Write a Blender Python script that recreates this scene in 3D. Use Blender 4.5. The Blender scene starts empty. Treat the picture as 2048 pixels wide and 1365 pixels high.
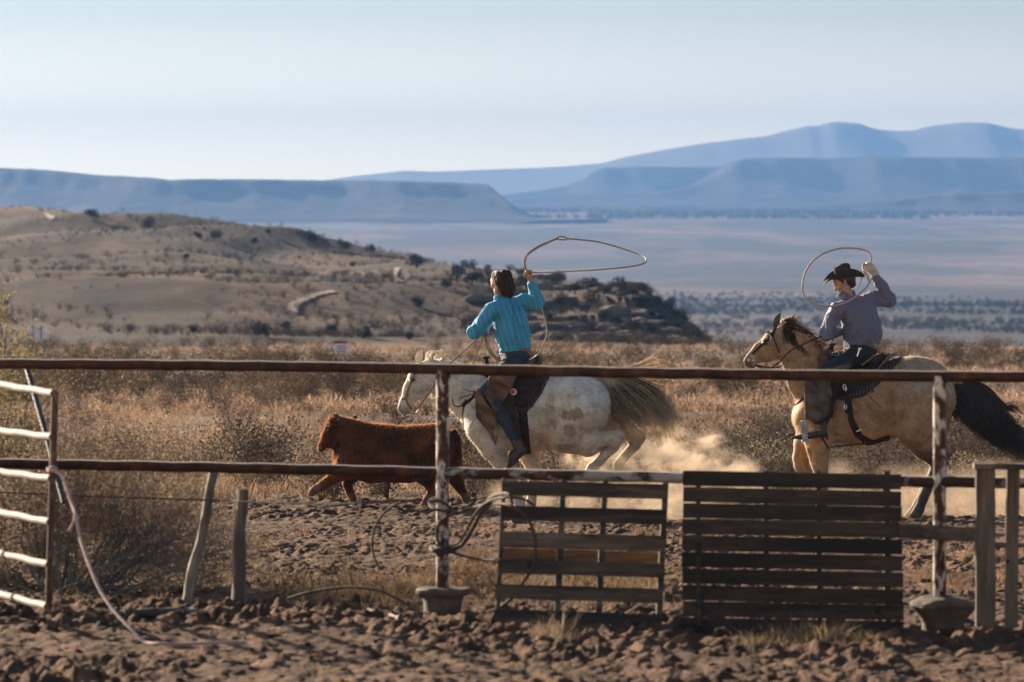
import bpy, math, random
import numpy as np
from mathutils import Vector, Matrix
from mathutils.bvhtree import BVHTree

# ------------------------------------------------------------------ camera, sky, sun, exposure
S = bpy.context.scene
COL = S.collection
F = 11378.0          # focal length in photo pixels (200 mm on a 36 mm sensor, 2048 px wide)
CAMZ = 2.18
HZ = 450.0           # horizon row in photo pixels
cam_d = bpy.data.cameras.new("camera")
cam = bpy.data.objects.new("camera", cam_d)
COL.objects.link(cam)
cam.location = (0, 0, CAMZ)
cam.rotation_euler = (math.radians(90), 0, 0)
cam_d.lens = 200
cam_d.sensor_width = 36
cam_d.shift_y = -(682.5 - HZ) / 2048
cam_d.clip_start = 0.5
cam_d.clip_end = 60000
cam_d.dof.use_dof = True
cam_d.dof.focus_distance = 57.2
cam_d.dof.aperture_fstop = 6.3
S.camera = cam

SUN_EL = math.radians(19)
SUN_AZ = math.radians(-42)      # left of the view direction (+Y)
w = bpy.data.worlds.new("World")
S.world = w
w.use_nodes = True
nt = w.node_tree
nt.nodes.clear()
def N(nt, typ, **kw):
    n = nt.nodes.new(typ)
    for k, v in kw.items():
        setattr(n, k, v)
    return n
sky = N(nt, 'ShaderNodeTexSky', sky_type='NISHITA', sun_disc=False)
sky.sun_elevation = SUN_EL
sky.sun_rotation = SUN_AZ
sky.air_density = 1.0
sky.dust_density = 3.0
bg = N(nt, 'ShaderNodeBackground')
bg.inputs[1].default_value = 0.05
# the lowest few degrees of a desert sky: white at the horizon, pale blue above
geo = N(nt, 'ShaderNodeTexCoord')
sep = N(nt, 'ShaderNodeSeparateXYZ')
nt.links.new(geo.outputs['Generated'], sep.inputs[0])
ramp = N(nt, 'ShaderNodeValToRGB')
mr = N(nt, 'ShaderNodeMapRange')
mr.inputs[1].default_value = -0.005
mr.inputs[2].default_value = 0.10
nt.links.new(sep.outputs['Z'], mr.inputs[0])
nt.links.new(mr.outputs[0], ramp.inputs[0])
SKYK = 6.3   # the ramp is given at a tenth of its brightness
cr = ramp.color_ramp
def setramp(cr, stops):
    while len(cr.elements) > 1:
        cr.elements.remove(cr.elements[-1])
    for i, (p, c) in enumerate(stops):
        e = cr.elements[0] if i == 0 else cr.elements.new(p)
        e.position = p
        e.color = (c[0], c[1], c[2], 1)
SKY_STOPS = [(0.0, (.19, .152, .090)), (0.15, (.178, .144, .085)), (0.273, (.104, .090, .060)), (0.40, (.048, .048, .035)), (1.0, (.022, .030, .038))]
setramp(cr, SKY_STOPS)
cr.interpolation = 'B_SPLINE'
vm = N(nt, 'ShaderNodeVectorMath', operation='SCALE')
nt.links.new(ramp.outputs[0], vm.inputs[0])
mrx = N(nt, 'ShaderNodeMapRange')      # brighter towards the sun
for i_, v_ in ((1, -.30), (2, .30), (3, 1.55), (4, .45)): mrx.inputs[i_].default_value = v_
nt.links.new(sep.outputs['X'], mrx.inputs[0])
mk_ = N(nt, 'ShaderNodeMath', operation='MULTIPLY')
mk_.inputs[1].default_value = SKYK / 0.05
nt.links.new(mrx.outputs[0], mk_.inputs[0])
nt.links.new(mk_.outputs[0], vm.inputs['Scale'])
mix = N(nt, 'ShaderNodeMix', data_type='RGBA')
mr2 = N(nt, 'ShaderNodeMapRange')
mr2.inputs[1].default_value = 0.05
mr2.inputs[2].default_value = 0.16
nt.links.new(sep.outputs['Z'], mr2.inputs[0])
nt.links.new(mr2.outputs[0], mix.inputs[0])
nt.links.new(vm.outputs[0], mix.inputs[6])
nt.links.new(sky.outputs[0], mix.inputs[7])
nt.links.new(mix.outputs[2], bg.inputs[0])
wo = N(nt, 'ShaderNodeOutputWorld')
nt.links.new(bg.outputs[0], wo.inputs[0])

sd = bpy.data.lights.new("sun", 'SUN')
sd.energy = 5.0
sd.angle = math.radians(0.5)
sd.color = (1.0, 0.84, 0.65)
sun = bpy.data.objects.new("sun", sd)
COL.objects.link(sun)
SUNV = Vector((math.sin(SUN_AZ) * math.cos(SUN_EL), math.cos(SUN_AZ) * math.cos(SUN_EL), math.sin(SUN_EL)))
sun.rotation_euler = SUNV.to_track_quat('Z', 'Y').to_euler()

S.render.engine = 'CYCLES'
S.view_settings.view_transform = 'Standard'
S.view_settings.look = 'None'
S.view_settings.exposure = 1.9
S.view_settings.gamma = 1
S.cycles.use_denoising = True
S.cycles.max_bounces = 5
S.cycles.diffuse_bounces = 2
S.cycles.glossy_bounces = 2
S.cycles.transmission_bounces = 2
S.cycles.volume_bounces = 0
S.cycles.transparent_max_bounces = 6
S.cycles.volume_step_rate = 2.0
S.cycles.volume_max_steps = 64
S.cycles.use_fast_gi = False

# ------------------------------------------------------------------ helpers
rng = np.random.default_rng(7)
random.seed(7)

def P(px, py, Y):
    "the world point that lies at photo pixel (px, py) at distance Y"
    return np.array([(px - 1024) / F * Y, Y, CAMZ - (py - HZ) / F * Y])

def _hash(ix, iy, iz, seed):
    h = (ix.astype(np.int64) * 374761393 + iy.astype(np.int64) * 668265263 + iz.astype(np.int64) * 2147483647 + seed * 974634777)
    h = (h ^ (h >> 13)) * 1274126177
    h = h ^ (h >> 16)
    return (h & 0xFFFFFF).astype(np.float64) / 0xFFFFFF

def vnoise(x, y, z=None, seed=0):
    "smooth value noise, -1..1"
    x = np.asarray(x, float); y = np.asarray(y, float)
    if z is None: z = np.zeros_like(x)
    x, y, z = np.broadcast_arrays(x, y, z)
    ix, iy, iz = np.floor(x), np.floor(y), np.floor(z)
    fx, fy, fz = x - ix, y - iy, z - iz
    fx = fx * fx * fx * (fx * (fx * 6 - 15) + 10); fy = fy * fy * fy * (fy * (fy * 6 - 15) + 10); fz = fz * fz * fz * (fz * (fz * 6 - 15) + 10)
    r = 0
    for dx in (0, 1):
        for dy in (0, 1):
            for dz in (0, 1):
                wgt = (fx if dx else 1 - fx) * (fy if dy else 1 - fy) * (fz if dz else 1 - fz)
                r = r + wgt * _hash(ix + dx, iy + dy, iz + dz, seed)
    return r * 2 - 1

def fbm(x, y, z=None, oct=4, seed=0, gain=.5):
    a, s, t = 1.0, 0.0, 0.0
    for o in range(oct):
        k = 2.03 ** o
        s = s + a * vnoise(x * k + 17.3 * o, y * k - 9.1 * o, None if z is None else z * k, seed + o)
        t += a; a *= gain
    return s / t

def raw_mesh(name, v, f, fsize=None, cols=None, smooth=True):
    "v (n,3), f (m,k) int array"
    me = bpy.data.meshes.new(name)
    v = np.ascontiguousarray(v, dtype=np.float32)
    f = np.ascontiguousarray(f, dtype=np.int32)
    m, k = f.shape
    me.vertices.add(len(v)); me.vertices.foreach_set('co', v.ravel())
    me.loops.add(m * k); me.loops.foreach_set('vertex_index', f.ravel())
    me.polygons.add(m); me.polygons.foreach_set('loop_start', np.arange(0, m * k, k, dtype=np.int32))
    try:
        me.polygons.foreach_set('loop_total', np.full(m, k, dtype=np.int32))
    except Exception:
        pass
    me.update(calc_edges=True)
    me.polygons.foreach_set('use_smooth', np.full(m, smooth))
    if cols is not None:
        ca = me.color_attributes.new('Col', 'FLOAT_COLOR', 'POINT')
        c4 = np.ones((len(v), 4), dtype=np.float32); c4[:, :3] = cols
        ca.data.foreach_set('color', c4.ravel())
    return me

class MB:
    "collects primitives, in world coordinates, for ONE mesh object"
    def __init__(s): s.v = []; s.f = []; s.n = 0
    def add(s, v, f):
        v = np.asarray(v, float).reshape(-1, 3)
        s.v.append(v)
        for q in f: s.f.append(tuple(int(i) + s.n for i in q))
        s.n += len(v)
    def beam(s, a, b, w, h, up=(0, 0, 1), bev=0.0, jit=0.0, seg=1):
        "a board from a to b, w wide (sideways) and h thick (along up)"
        a = np.array(a, float); b = np.array(b, float)
        d = b - a; L = np.linalg.norm(d); d /= L
        up = np.array(up, float); side = np.cross(d, up); side /= np.linalg.norm(side); up2 = np.cross(side, d)
        bev = bev or min(w, h) * .12
        prof = []
        for sx, sz in ((-1, -1), (1, -1), (1, 1), (-1, 1)):
            cx, cz = sx * w / 2, sz * h / 2
            if (sx, sz) in ((-1, -1), (1, 1)): prof += [(cx, cz - sz * bev), (cx - sx * bev, cz)]
            else: prof += [(cx - sx * bev, cz), (cx, cz - sz * bev)]
        V = []; n = len(prof)
        for k in range(seg + 1):
            t = k / seg
            o = a + d * L * t
            j = (rng.random(2) - .5) * jit
            for (x, z) in prof:
                e = (rng.random(2) - .5) * jit * .6
                V.append(o + side * (x + j[0] + e[0]) + up2 * (z + j[1] + e[1]))
        Fc = []
        for k in range(seg):
            for i in range(n):
                Fc.append((k * n + i, k * n + (i + 1) % n, (k + 1) * n + (i + 1) % n, (k + 1) * n + i))
        Fc.append(tuple(range(n))[::-1]); Fc.append(tuple(range(seg * n, seg * n + n)))
        s.add(V, Fc); return s
    def tube(s, pts, r, sides=8, flat=None):
        pts = [np.array(p, float) for p in pts]; n = len(pts)
        if not hasattr(r, '__len__'): r = [r] * n
        V = []; prev = None
        for i in range(n):
            t = pts[min(i + 1, n - 1)] - pts[max(i - 1, 0)]
            L = np.linalg.norm(t); t = t / L if L > 1e-9 else np.array([0, 0, 1.])
            if prev is None:
                h = np.array([0, 1., 0]) if abs(t[1]) < .9 else np.array([1., 0, 0])
            else: h = prev
            u = h - t * np.dot(h, t); u /= np.linalg.norm(u) + 1e-12; prev = u
            wv = np.cross(t, u)
            for k in range(sides):
                a = 2 * math.pi * k / sides
                cu = math.cos(a) * (flat if flat else 1)
                V.append(pts[i] + (u * cu + wv * math.sin(a)) * r[i])
        Fc = []
        for i in range(n - 1):
            for k in range(sides):
                k2 = (k + 1) % sides
                Fc.append((i * sides + k, i * sides + k2, (i + 1) * sides + k2, (i + 1) * sides + k))
        Fc.append(tuple(range(sides))[::-1]); Fc.append(tuple(range((n - 1) * sides, n * sides)))
        s.add(V, Fc); return s
    def ball(s, c, r, seg=12, rings=8, M=None):
        c = np.array(c, float); r = np.array(r if hasattr(r, '__len__') else (r, r, r), float)
        V = [np.array([0, 0, 1.])]; Fc = []
        for i in range(1, rings):
            th = math.pi * i / rings
            for k in range(seg):
                a = 2 * math.pi * k / seg
                V.append(np.array([math.sin(th) * math.cos(a), math.sin(th) * math.sin(a), math.cos(th)]))
        V.append(np.array([0, 0, -1.]))
        V = np.array(V) * r
        if M is not None: V = V @ np.array(M).T
        V = V + c
        last = len(V) - 1
        for k in range(seg):
            Fc.append((0, 1 + k, 1 + (k + 1) % seg))
            b = 1 + (rings - 2) * seg
            Fc.append((last, b + (k + 1) % seg, b + k))
        for i in range(rings - 2):
            for k in range(seg):
                a = 1 + i * seg + k; b = 1 + i * seg + (k + 1) % seg
                Fc.append((a, a + seg, b + seg, b))
        s.add(V, Fc); return s
    def lathe(s, c, prof, seg=20, wob=0.0, sq=(1, 1)):
        "prof: list of (radius, z)"
        c = np.array(c, float); V = []; n = len(prof); Fc = []
        ph = rng.random(4) * 6.28
        for (r, z) in prof:
            for k in range(seg):
                a = 2 * math.pi * k / seg
                q = 1 + wob * (math.sin(2 * a + ph[0]) * .5 + math.sin(3 * a + ph[1] + z * 9) * .35 + math.sin(7 * a + ph[2] + z * 20) * .25)
                V.append(c + np.array([math.cos(a) * r * q * sq[0], math.sin(a) * r * q * sq[1], z + wob * .04 * math.sin(3 * a + ph[3])]))
        for i in range(n - 1):
            for k in range(seg):
                Fc.append((i * seg + k, i * seg + (k + 1) % seg, (i + 1) * seg + (k + 1) % seg, (i + 1) * seg + k))
        Fc.append(tuple(range(seg))[::-1]); Fc.append(tuple(range((n - 1) * seg, n * seg)))
        s.add(V, Fc); return s
    def grid(s, G, thick=None):
        "G (r,c,3) array of points; optional thickness vector"
        G = np.array(G, float); r, c, _ = G.shape
        V = G.reshape(-1, 3); Fc = [(i * c + j, i * c + j + 1, (i + 1) * c + j + 1, (i + 1) * c + j) for i in range(r - 1) for j in range(c - 1)]
        if thick is None: s.add(V, Fc); return s
        n = len(V); V2 = V + np.array(thick, float)
        Fc2 = [tuple(n + i for i in q[::-1]) for q in Fc]
        rim = [j for j in range(c)] + [i * c + c - 1 for i in range(1, r)] + [(r - 1) * c + j for j in range(c - 2, -1, -1)] + [i * c for i in range(r - 2, 0, -1)]
        side = [(rim[k], rim[(k + 1) % len(rim)] + 0, rim[(k + 1) % len(rim)] + n, rim[k] + n) for k in range(len(rim))]
        s.add(np.vstack([V, V2]), Fc + Fc2 + [q[::-1] for q in side]); return s
    def build(s, name, mat, parent=None, smooth=True, angle=40):
        me = bpy.data.meshes.new(name)
        V = np.vstack(s.v)
        o = bpy.data.objects.new(name, me)
        base = np.zeros(3)
        if parent is not None:
            base = np.array(parent['_b'])
        me.from_pydata([tuple(p) for p in (V - base)], [], s.f)
        me.update()
        if smooth:
            me.polygons.foreach_set('use_smooth', np.full(len(me.polygons), True))
            try: me.set_sharp_from_angle(angle=math.radians(angle))
            except Exception: pass
        return link(o, mat, parent, base)

def link(o, mat, parent, base):
    if mat is not None: o.data.materials.append(mat)
    COL.objects.link(o)
    if parent is not None: o.parent = parent
    o['_b'] = [float(x) for x in base]
    return o

def thing(name, label, cat, base=(0, 0, 0), group=None):
    o = bpy.data.objects.new(name, None)
    COL.objects.link(o)
    o.location = [float(x) for x in base]
    o.empty_display_size = .2
    o['_b'] = [float(x) for x in base]
    return tag(o, label, cat, group)

def tag(o, label=None, cat=None, group=None, kind=None):
    if label: o['label'] = label
    if cat: o['category'] = cat
    if group: o['group'] = group
    if kind: o['kind'] = kind
    return o

def mobj(name, me, mat, parent=None):
    "object from a mesh given in world coordinates"
    o = bpy.data.objects.new(name, me)
    base = np.zeros(3)
    if parent is not None:
        base = np.array(parent['_b'])
        co = np.empty(len(me.vertices) * 3, dtype=np.float32); me.vertices.foreach_get('co', co)
        me.vertices.foreach_set('co', (co.reshape(-1, 3) - base).astype(np.float32).ravel()); me.update()
    return link(o, mat, parent, base)

def smoothcurve(pts, n=8):
    "Catmull-Rom through the points"
    p = np.array(pts, float)
    q = np.vstack([2 * p[0] - p[1], p, 2 * p[-1] - p[-2]])
    out = []
    for i in range(1, len(q) - 2):
        for k in range(n):
            t = k / n
            out.append(.5 * ((2 * q[i]) + (-q[i - 1] + q[i + 1]) * t + (2 * q[i - 1] - 5 * q[i] + 4 * q[i + 1] - q[i + 2]) * t * t
                             + (-q[i - 1] + 3 * q[i] - 3 * q[i + 1] + q[i + 2]) * t ** 3))
    out.append(p[-1])
    return np.array(out)

# ------------------------------------------------------------------ signed-distance modelling
def seg_d(p, a, b, ra, rb, sq=None):
    if sq is not None:
        ax, s = np.array(sq[0], float), sq[1]; ax = ax / np.linalg.norm(ax)
        M = np.eye(3) + (1 / s - 1) * np.outer(ax, ax)
        p = p @ M.T; a = M @ a; b = M @ b
    ab = b - a; L = float(ab @ ab)
    t = np.clip(((p - a) @ ab) / L, 0, 1) if L > 1e-12 else np.zeros(p.shape[:-1])
    d = np.linalg.norm(p - (a + t[..., None] * ab), axis=-1) - (ra + t * (rb - ra))
    return d

class SDF:
    def __init__(s): s.p = []
    def rc(s, a, b, ra, rb, k=.03, sq=None, sub=False):
        s.p.append((np.array(a, float), np.array(b, float), float(ra), float(rb), k, sq, sub)); return s
    def chain(s, pts, k=.03, sq=None):
        "pts: (x,y,z,r[,squash])"
        for q, r in zip(pts[:-1], pts[1:]):
            sc = sq
            if len(q) > 4: sc = ((0, 1, 0), (q[4] + r[4]) / 2)
            s.rc(q[:3], r[:3], q[3], r[3], k, sc)
        return s
    def bbox(s, m=.06):
        lo = np.min([np.minimum(a - max(ra, rb) * (max(1, sq[1]) if sq else 1), b - max(ra, rb) * (max(1, sq[1]) if sq else 1)) for a, b, ra, rb, k, sq, sub in s.p if not sub], axis=0) - m
        hi = np.max([np.maximum(a + max(ra, rb) * (max(1, sq[1]) if sq else 1), b + max(ra, rb) * (max(1, sq[1]) if sq else 1)) for a, b, ra, rb, k, sq, sub in s.p if not sub], axis=0) + m
        return lo, hi
    def field(s, res, lo, hi, grow=0.0):
        ax = [np.arange(lo[i], hi[i] + res, res, dtype=np.float32) for i in range(3)]
        D = np.full([len(a) for a in ax], .3, dtype=np.float32)
        for a, b, ra, rb, k, sq, sub in s.p:
            m = max(ra, rb) * (max(1, sq[1]) if sq else 1) + k + grow + 3 * res + .01
            l = np.minimum(a, b) - m; h = np.maximum(a, b) + m
            sl = []
            for i in range(3):
                i0 = int(max(0, math.floor((l[i] - lo[i]) / res))); i1 = int(min(len(ax[i]), math.ceil((h[i] - lo[i]) / res) + 1))
                sl.append(slice(i0, i1))
            if any(q.stop <= q.start for q in sl): continue
            g = np.stack(np.meshgrid(ax[0][sl[0]], ax[1][sl[1]], ax[2][sl[2]], indexing='ij'), -1)
            d = seg_d(g, a, b, ra, rb, sq)
            c = D[tuple(sl)]
            if sub:
                d = -d; hh = np.maximum(k - np.abs(c - d), 0) / k
                D[tuple(sl)] = np.maximum(c, d) + hh * hh * k * .25
            else:
                hh = np.maximum(k - np.abs(c - d), 0) / k
                D[tuple(sl)] = np.minimum(c, d) - hh * hh * k * .25
        return D, ax
    def mesh(s, name, res, grow=0.0, clip=None, clipf=None, disp=None, colf=None, smooth_it=1, inner=None):
        "grow: offset outwards; clip: list of (polygon_xz, keep_inside); clipf: f(X,Y,Z)->signed field to intersect with"
        lo, hi = s.bbox(.04 + grow)
        if clip:
            for poly, keep in clip:
                if keep:
                    q = np.array(poly); m = .03
                    lo = np.array([max(lo[0], q[:, 0].min() - m), lo[1], max(lo[2], q[:, 1].min() - m)])
                    hi = np.array([min(hi[0], q[:, 0].max() + m), hi[1], min(hi[2], q[:, 1].max() + m)])
        D, ax = s.field(res, lo, hi, grow)
        D = D - grow
        if inner is not None: D = np.maximum(D, -(D + grow) - inner)   # hollow below
        if clip:
            gx, gz = np.meshgrid(ax[0], ax[2], indexing='ij')
            for poly, keep in clip:
                pd = poly_sd(gx, gz, poly)
                if not keep: pd = -pd
                D = np.maximum(D, pd[:, None, :].astype(np.float32))
        if clipf is not None:
            g = np.meshgrid(ax[0], ax[1], ax[2], indexing='ij')
            D = np.maximum(D, clipf(*g).astype(np.float32))
        V, Q = nets(D, lo, res)
        if smooth_it: V = relax(V, Q, smooth_it)
        if disp is not None:
            nrm = vnormals(V, Q)
            V = V + nrm * disp(V, nrm)[:, None]
        cols = colf(V) if colf else None
        return raw_mesh(name, V, Q, cols=cols)

def poly_sd(x, z, poly):
    p = np.array(poly, float); n = len(p)
    d = np.full(x.shape, 1e9); ins = np.zeros(x.shape, bool)
    for i in range(n):
        a = p[i]; b = p[(i + 1) % n]; e = b - a
        wx, wz = x - a[0], z - a[1]
        t = np.clip((wx * e[0] + wz * e[1]) / (e @ e), 0, 1)
        d = np.minimum(d, (wx - t * e[0]) ** 2 + (wz - t * e[1]) ** 2)
        c = ((a[1] > z) != (b[1] > z))
        if a[1] != b[1]:
            c = c & (x < (b[0] - a[0]) * (z - a[1]) / (b[1] - a[1]) + a[0])
        else: c = c & False
        ins ^= c
    d = np.sqrt(d)
    return np.where(ins, -d, d)

def nets(D, lo, res):
    "naive surface nets"
    neg = D < 0
    nx, ny, nz = D.shape
    cnt = np.zeros((nx - 1, ny - 1, nz - 1), np.int8)
    for dx in (0, 1):
        for dy in (0, 1):
            for dz in (0, 1):
                cnt += neg[dx:nx - 1 + dx, dy:ny - 1 + dy, dz:nz - 1 + dz]
    cells = np.argwhere((cnt > 0) & (cnt < 8))
    idx = np.full(cnt.shape, -1, np.int64)
    idx[tuple(cells.T)] = np.arange(len(cells))
    corners = [(0, 0, 0), (1, 0, 0), (0, 1, 0), (1, 1, 0), (0, 0, 1), (1, 0, 1), (0, 1, 1), (1, 1, 1)]
    val = [D[cells[:, 0] + c[0], cells[:, 1] + c[1], cells[:, 2] + c[2]] for c in corners]
    acc = np.zeros((len(cells), 3)); num = np.zeros(len(cells))
    for i in range(8):
        for j in range(i + 1, 8):
            dv = np.abs(np.array(corners[i]) - np.array(corners[j])).sum()
            if dv != 1: continue
            a, b = val[i], val[j]
            m = (a < 0) != (b < 0)
            t = np.where(m, a / np.where(m, a - b, 1), 0)
            pt = np.array(corners[i]) + t[:, None] * (np.array(corners[j]) - np.array(corners[i]))
            acc += pt * m[:, None]; num += m
    V = (cells + acc / num[:, None]) * res + lo
    Q = []
    for axis in range(3):
        o = [(1, 2), (2, 0), (0, 1)][axis]
        sl0 = [slice(None)] * 3; sl1 = [slice(None)] * 3
        sl0[axis] = slice(0, -1); sl1[axis] = slice(1, None)
        cr_ = neg[tuple(sl0)] != neg[tuple(sl1)]
        e = np.argwhere(cr_)
        ok = (e[:, o[0]] > 0) & (e[:, o[1]] > 0) & (e[:, o[0]] < D.shape[o[0]] - 1) & (e[:, o[1]] < D.shape[o[1]] - 1)
        e = e[ok]
        flip = neg[tuple(e.T)]
        q = []
        for (a, b) in ((-1, -1), (0, -1), (0, 0), (-1, 0)):
            c = e.copy(); c[:, o[0]] += a; c[:, o[1]] += b
            q.append(idx[tuple(c.T)])
        q = np.stack(q, 1)
        q[~flip] = q[~flip][:, ::-1]
        Q.append(q)
    return V, np.vstack(Q)

def relax(V, Q, it=1):
    for _ in range(it):
        acc = np.zeros_like(V); n = np.zeros(len(V))
        for k in range(4):
            a = Q[:, k]; b = Q[:, (k + 1) % 4]
            np.add.at(acc, a, V[b]); np.add.at(acc, b, V[a]); np.add.at(n, a, 1); np.add.at(n, b, 1)
        V = V * .5 + .5 * acc / np.maximum(n, 1)[:, None]
    return V

def vnormals(V, Q):
    fn = np.cross(V[Q[:, 2]] - V[Q[:, 0]], V[Q[:, 3]] - V[Q[:, 1]])
    nr = np.zeros_like(V)
    for k in range(4): np.add.at(nr, Q[:, k], fn)
    return nr / (np.linalg.norm(nr, axis=1)[:, None] + 1e-12)

def bvh_of(me):
    return BVHTree.FromPolygons([v.co[:] for v in me.vertices], [tuple(p.vertices) for p in me.polygons])

# ------------------------------------------------------------------ materials
def mat(name, base=(.5, .5, .5), rough=.8, **kw):
    m = bpy.data.materials.new(name); m.use_nodes = True
    t = m.node_tree; b = t.nodes['Principled BSDF']
    b.inputs['Base Color'].default_value = (*base, 1)
    b.inputs['Roughness'].default_value = rough
    for k, v in kw.items():
        b.inputs[k.replace('_', ' ')].default_value = v
    return m
def nodes(m): return m.node_tree, m.node_tree.nodes['Principled BSDF']
def noise(t, scale, detail=4, rough=.55, vec=None, stretch=None, dist=0.0):
    tc = N(t, 'ShaderNodeTexCoord')
    src = tc.outputs['Object'] if vec is None else vec
    if stretch:
        mp = N(t, 'ShaderNodeMapping'); mp.inputs['Scale'].default_value = stretch
        t.links.new(src, mp.inputs[0]); src = mp.outputs[0]
    n = N(t, 'ShaderNodeTexNoise'); n.inputs['Scale'].default_value = scale
    n.inputs['Detail'].default_value = detail; n.inputs['Roughness'].default_value = rough
    n.inputs['Distortion'].default_value = dist
    t.links.new(src, n.inputs['Vector'])
    return n.outputs['Fac']
RK = 1.0
def rampc(t, fac, stops):
    if RK != 1.0: stops = [(p_, tuple(a_ * RK for a_ in c_)) for p_, c_ in stops]
    r = N(t, 'ShaderNodeValToRGB'); setramp(r.color_ramp, stops); t.links.new(fac, r.inputs[0]); return r.outputs[0]
def mixc(t, fac, a, b, mode='MIX'):
    m = N(t, 'ShaderNodeMix', data_type='RGBA', blend_type=mode)
    for sck, v in ((0, fac), (6, a), (7, b)):
        if isinstance(v, bpy.types.NodeSocket): t.links.new(v, m.inputs[sck])
        elif sck == 0: m.inputs[0].default_value = v
        else: m.inputs[sck].default_value = (*v, 1)
    return m.outputs[2]
def bump(t, b, h, strength=.5, dist=.01):
    bn = N(t, 'ShaderNodeBump'); bn.inputs['Strength'].default_value = strength; bn.inputs['Distance'].default_value = dist
    t.links.new(h, bn.inputs['Height']); t.links.new(bn.outputs[0], b.inputs['Normal'])
def attr(t, name='Col'):
    a = N(t, 'ShaderNodeAttribute'); a.attribute_name = name; return a.outputs['Color']
def noisy(name, c1, c2, scale=8, rough=.85, bumpd=.01, stretch=None, sheen=0, lo=.35, hi=.65, **kw):
    m = mat(name, c1, rough, **kw); t, b = nodes(m)
    f = noise(t, scale, 6, .6, stretch=stretch)
    t.links.new(rampc(t, f, [(lo, c1), (hi, c2)]), b.inputs['Base Color'])
    if bumpd: bump(t, b, noise(t, scale * 3, 5, .65, stretch=stretch), .8, bumpd)
    if sheen: b.inputs['Sheen Weight'].default_value = sheen
    return m
def leafy(name, c1, c2, trans=.4, scale=1.5, rough=.7):
    "thin plant matter that lets the low sun through"
    m = bpy.data.materials.new(name); m.use_nodes = True; t = m.node_tree; t.nodes.clear()
    f = noise(t, scale, 3)
    c = rampc(t, f, [(.35, c1), (.65, c2)])
    a = N(t, 'ShaderNodeBsdfDiffuse'); tr = N(t, 'ShaderNodeBsdfTranslucent'); mx = N(t, 'ShaderNodeMixShader')
    t.links.new(c, a.inputs[0]); t.links.new(c, tr.inputs[0]); mx.inputs[0].default_value = trans
    t.links.new(a.outputs[0], mx.inputs[1]); t.links.new(tr.outputs[0], mx.inputs[2])
    o = N(t, 'ShaderNodeOutputMaterial'); t.links.new(mx.outputs[0], o.inputs[0])
    return m
# ------------------------------------------------------------------ the ground, the hill, the far country
_ky = np.array([34, 57, 75, 100, 140, 200, 260, 320, 420, 600, 1000, 1500, 2200, 3000, 4200, 5500, 7000, 8500, 10000, 12500, 17000.])
_kp = np.array([0, 1043, 950, 862, 795, 742, 716, 697, 694, 697, 690, 664, 622, 580, 525, 476, 440, 424, 417, 413, 410.])
_kz = CAMZ - (_kp - HZ) / F * _ky
_kz[0] = -0.05
_ly = np.linspace(math.log(5), math.log(17000), 1200)
_lz = np.interp(_ly, np.log(_ky), _kz)
_ker = np.hanning(41); _ker /= _ker.sum()
_lz = np.convolve(np.pad(_lz, 20, mode='edge'), _ker, mode='valid')
def base_z(Y): return np.interp(np.log(np.maximum(Y, 5.01)), _ly, _lz)
def gz(x, Y):
    "height of the ground"
    x = np.asarray(x, float); Y = np.asarray(Y, float)
    near = np.clip((Y - 36) / 12, 0, 1)
    r = .10 * near * fbm(x / 5, Y / 7, oct=2, seed=3)
    r = r + .5 * np.clip((Y - 90) / 200, 0, 1) * fbm(x / 40, Y / 60, oct=3, seed=4) * np.clip((500 - Y) / 200, 0, 1)
    r = r + np.clip((Y - 900) / 1500, 0, 1) * 7 * fbm(x / 500, Y / 900, oct=4, seed=5)
    return base_z(Y) + r
def micro(x, Y):
    "trampled sand: lumps and hoof prints"
    a = np.exp(-((Y - 30) / 90) ** 2)
    n1 = fbm(x / .14, Y / .12, oct=5, seed=11, gain=.74)
    n2 = 1 - np.abs(vnoise(x / .26 + 5, Y / .32, seed=15)) * 2
    n3 = vnoise(x / .085, Y / .10, seed=19)
    pits = -np.clip(vnoise(x / .14, Y / .14, seed=23) - .35, 0, 1)
    arena = np.clip((45 - Y) / 12, 0, 1)
    n4 = vnoise(x / .055, Y / .07, seed=27)
    rid = np.abs(vnoise(x / .15 + 9, Y / .23 + 3, seed=29))
    pm = .45 + .85 * np.clip(.5 + 1.3 * fbm(x / 1.3, Y / 2.2, oct=2, seed=71), 0, 1)
    return a * pm * .80 * ((.038 + .010 * arena) * n1 + .014 * n2 * (.6 + .7 * arena) + .033 * n3 + .021 * n4 - .035 * (1 - rid) ** 3 + .09 * pits * (.6 + .4 * arena))
def gnd(px, Y):
    x = (px - 1024) / F * Y
    return np.array([x, Y, float(gz(x, Y))])

RK = .66
# one sheet, dense where the picture looks
uu = np.concatenate([np.linspace(-.36, -.15, 50)[:-1], np.linspace(-.15, .15, 980), np.linspace(.15, .36, 50)[1:]])
ys = np.concatenate([np.linspace(6, 25, 40)[:-1], np.linspace(25, 66, 1150)[:-1], np.exp(np.linspace(math.log(66), math.log(330), 240))[:-1], np.exp(np.linspace(math.log(330), math.log(16500), 300))])
U, YY = np.meshgrid(uu, ys)
XX = U * np.where(YY < 40, 40 * .35 + YY * .65, YY)
XX = np.where(np.abs(U) <= .15, U * YY, np.sign(U) * (.15 * YY + (np.abs(U) - .15) * (YY * .65 + 40)))
ZZ = gz(XX, YY) + micro(XX, YY)
nr, nc = U.shape
ii = (np.arange(nr - 1)[:, None] * nc + np.arange(nc - 1)[None, :]).ravel()
faces = np.stack([ii, ii + 1, ii + nc + 1, ii + nc], 1)
gm = mat('ground_soil', (.3, .2, .13), .95)
t, b = nodes(gm)
gp = N(t, 'ShaderNodeNewGeometry')
sp = N(t, 'ShaderNodeSeparateXYZ'); t.links.new(gp.outputs['Position'], sp.inputs[0])
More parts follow.
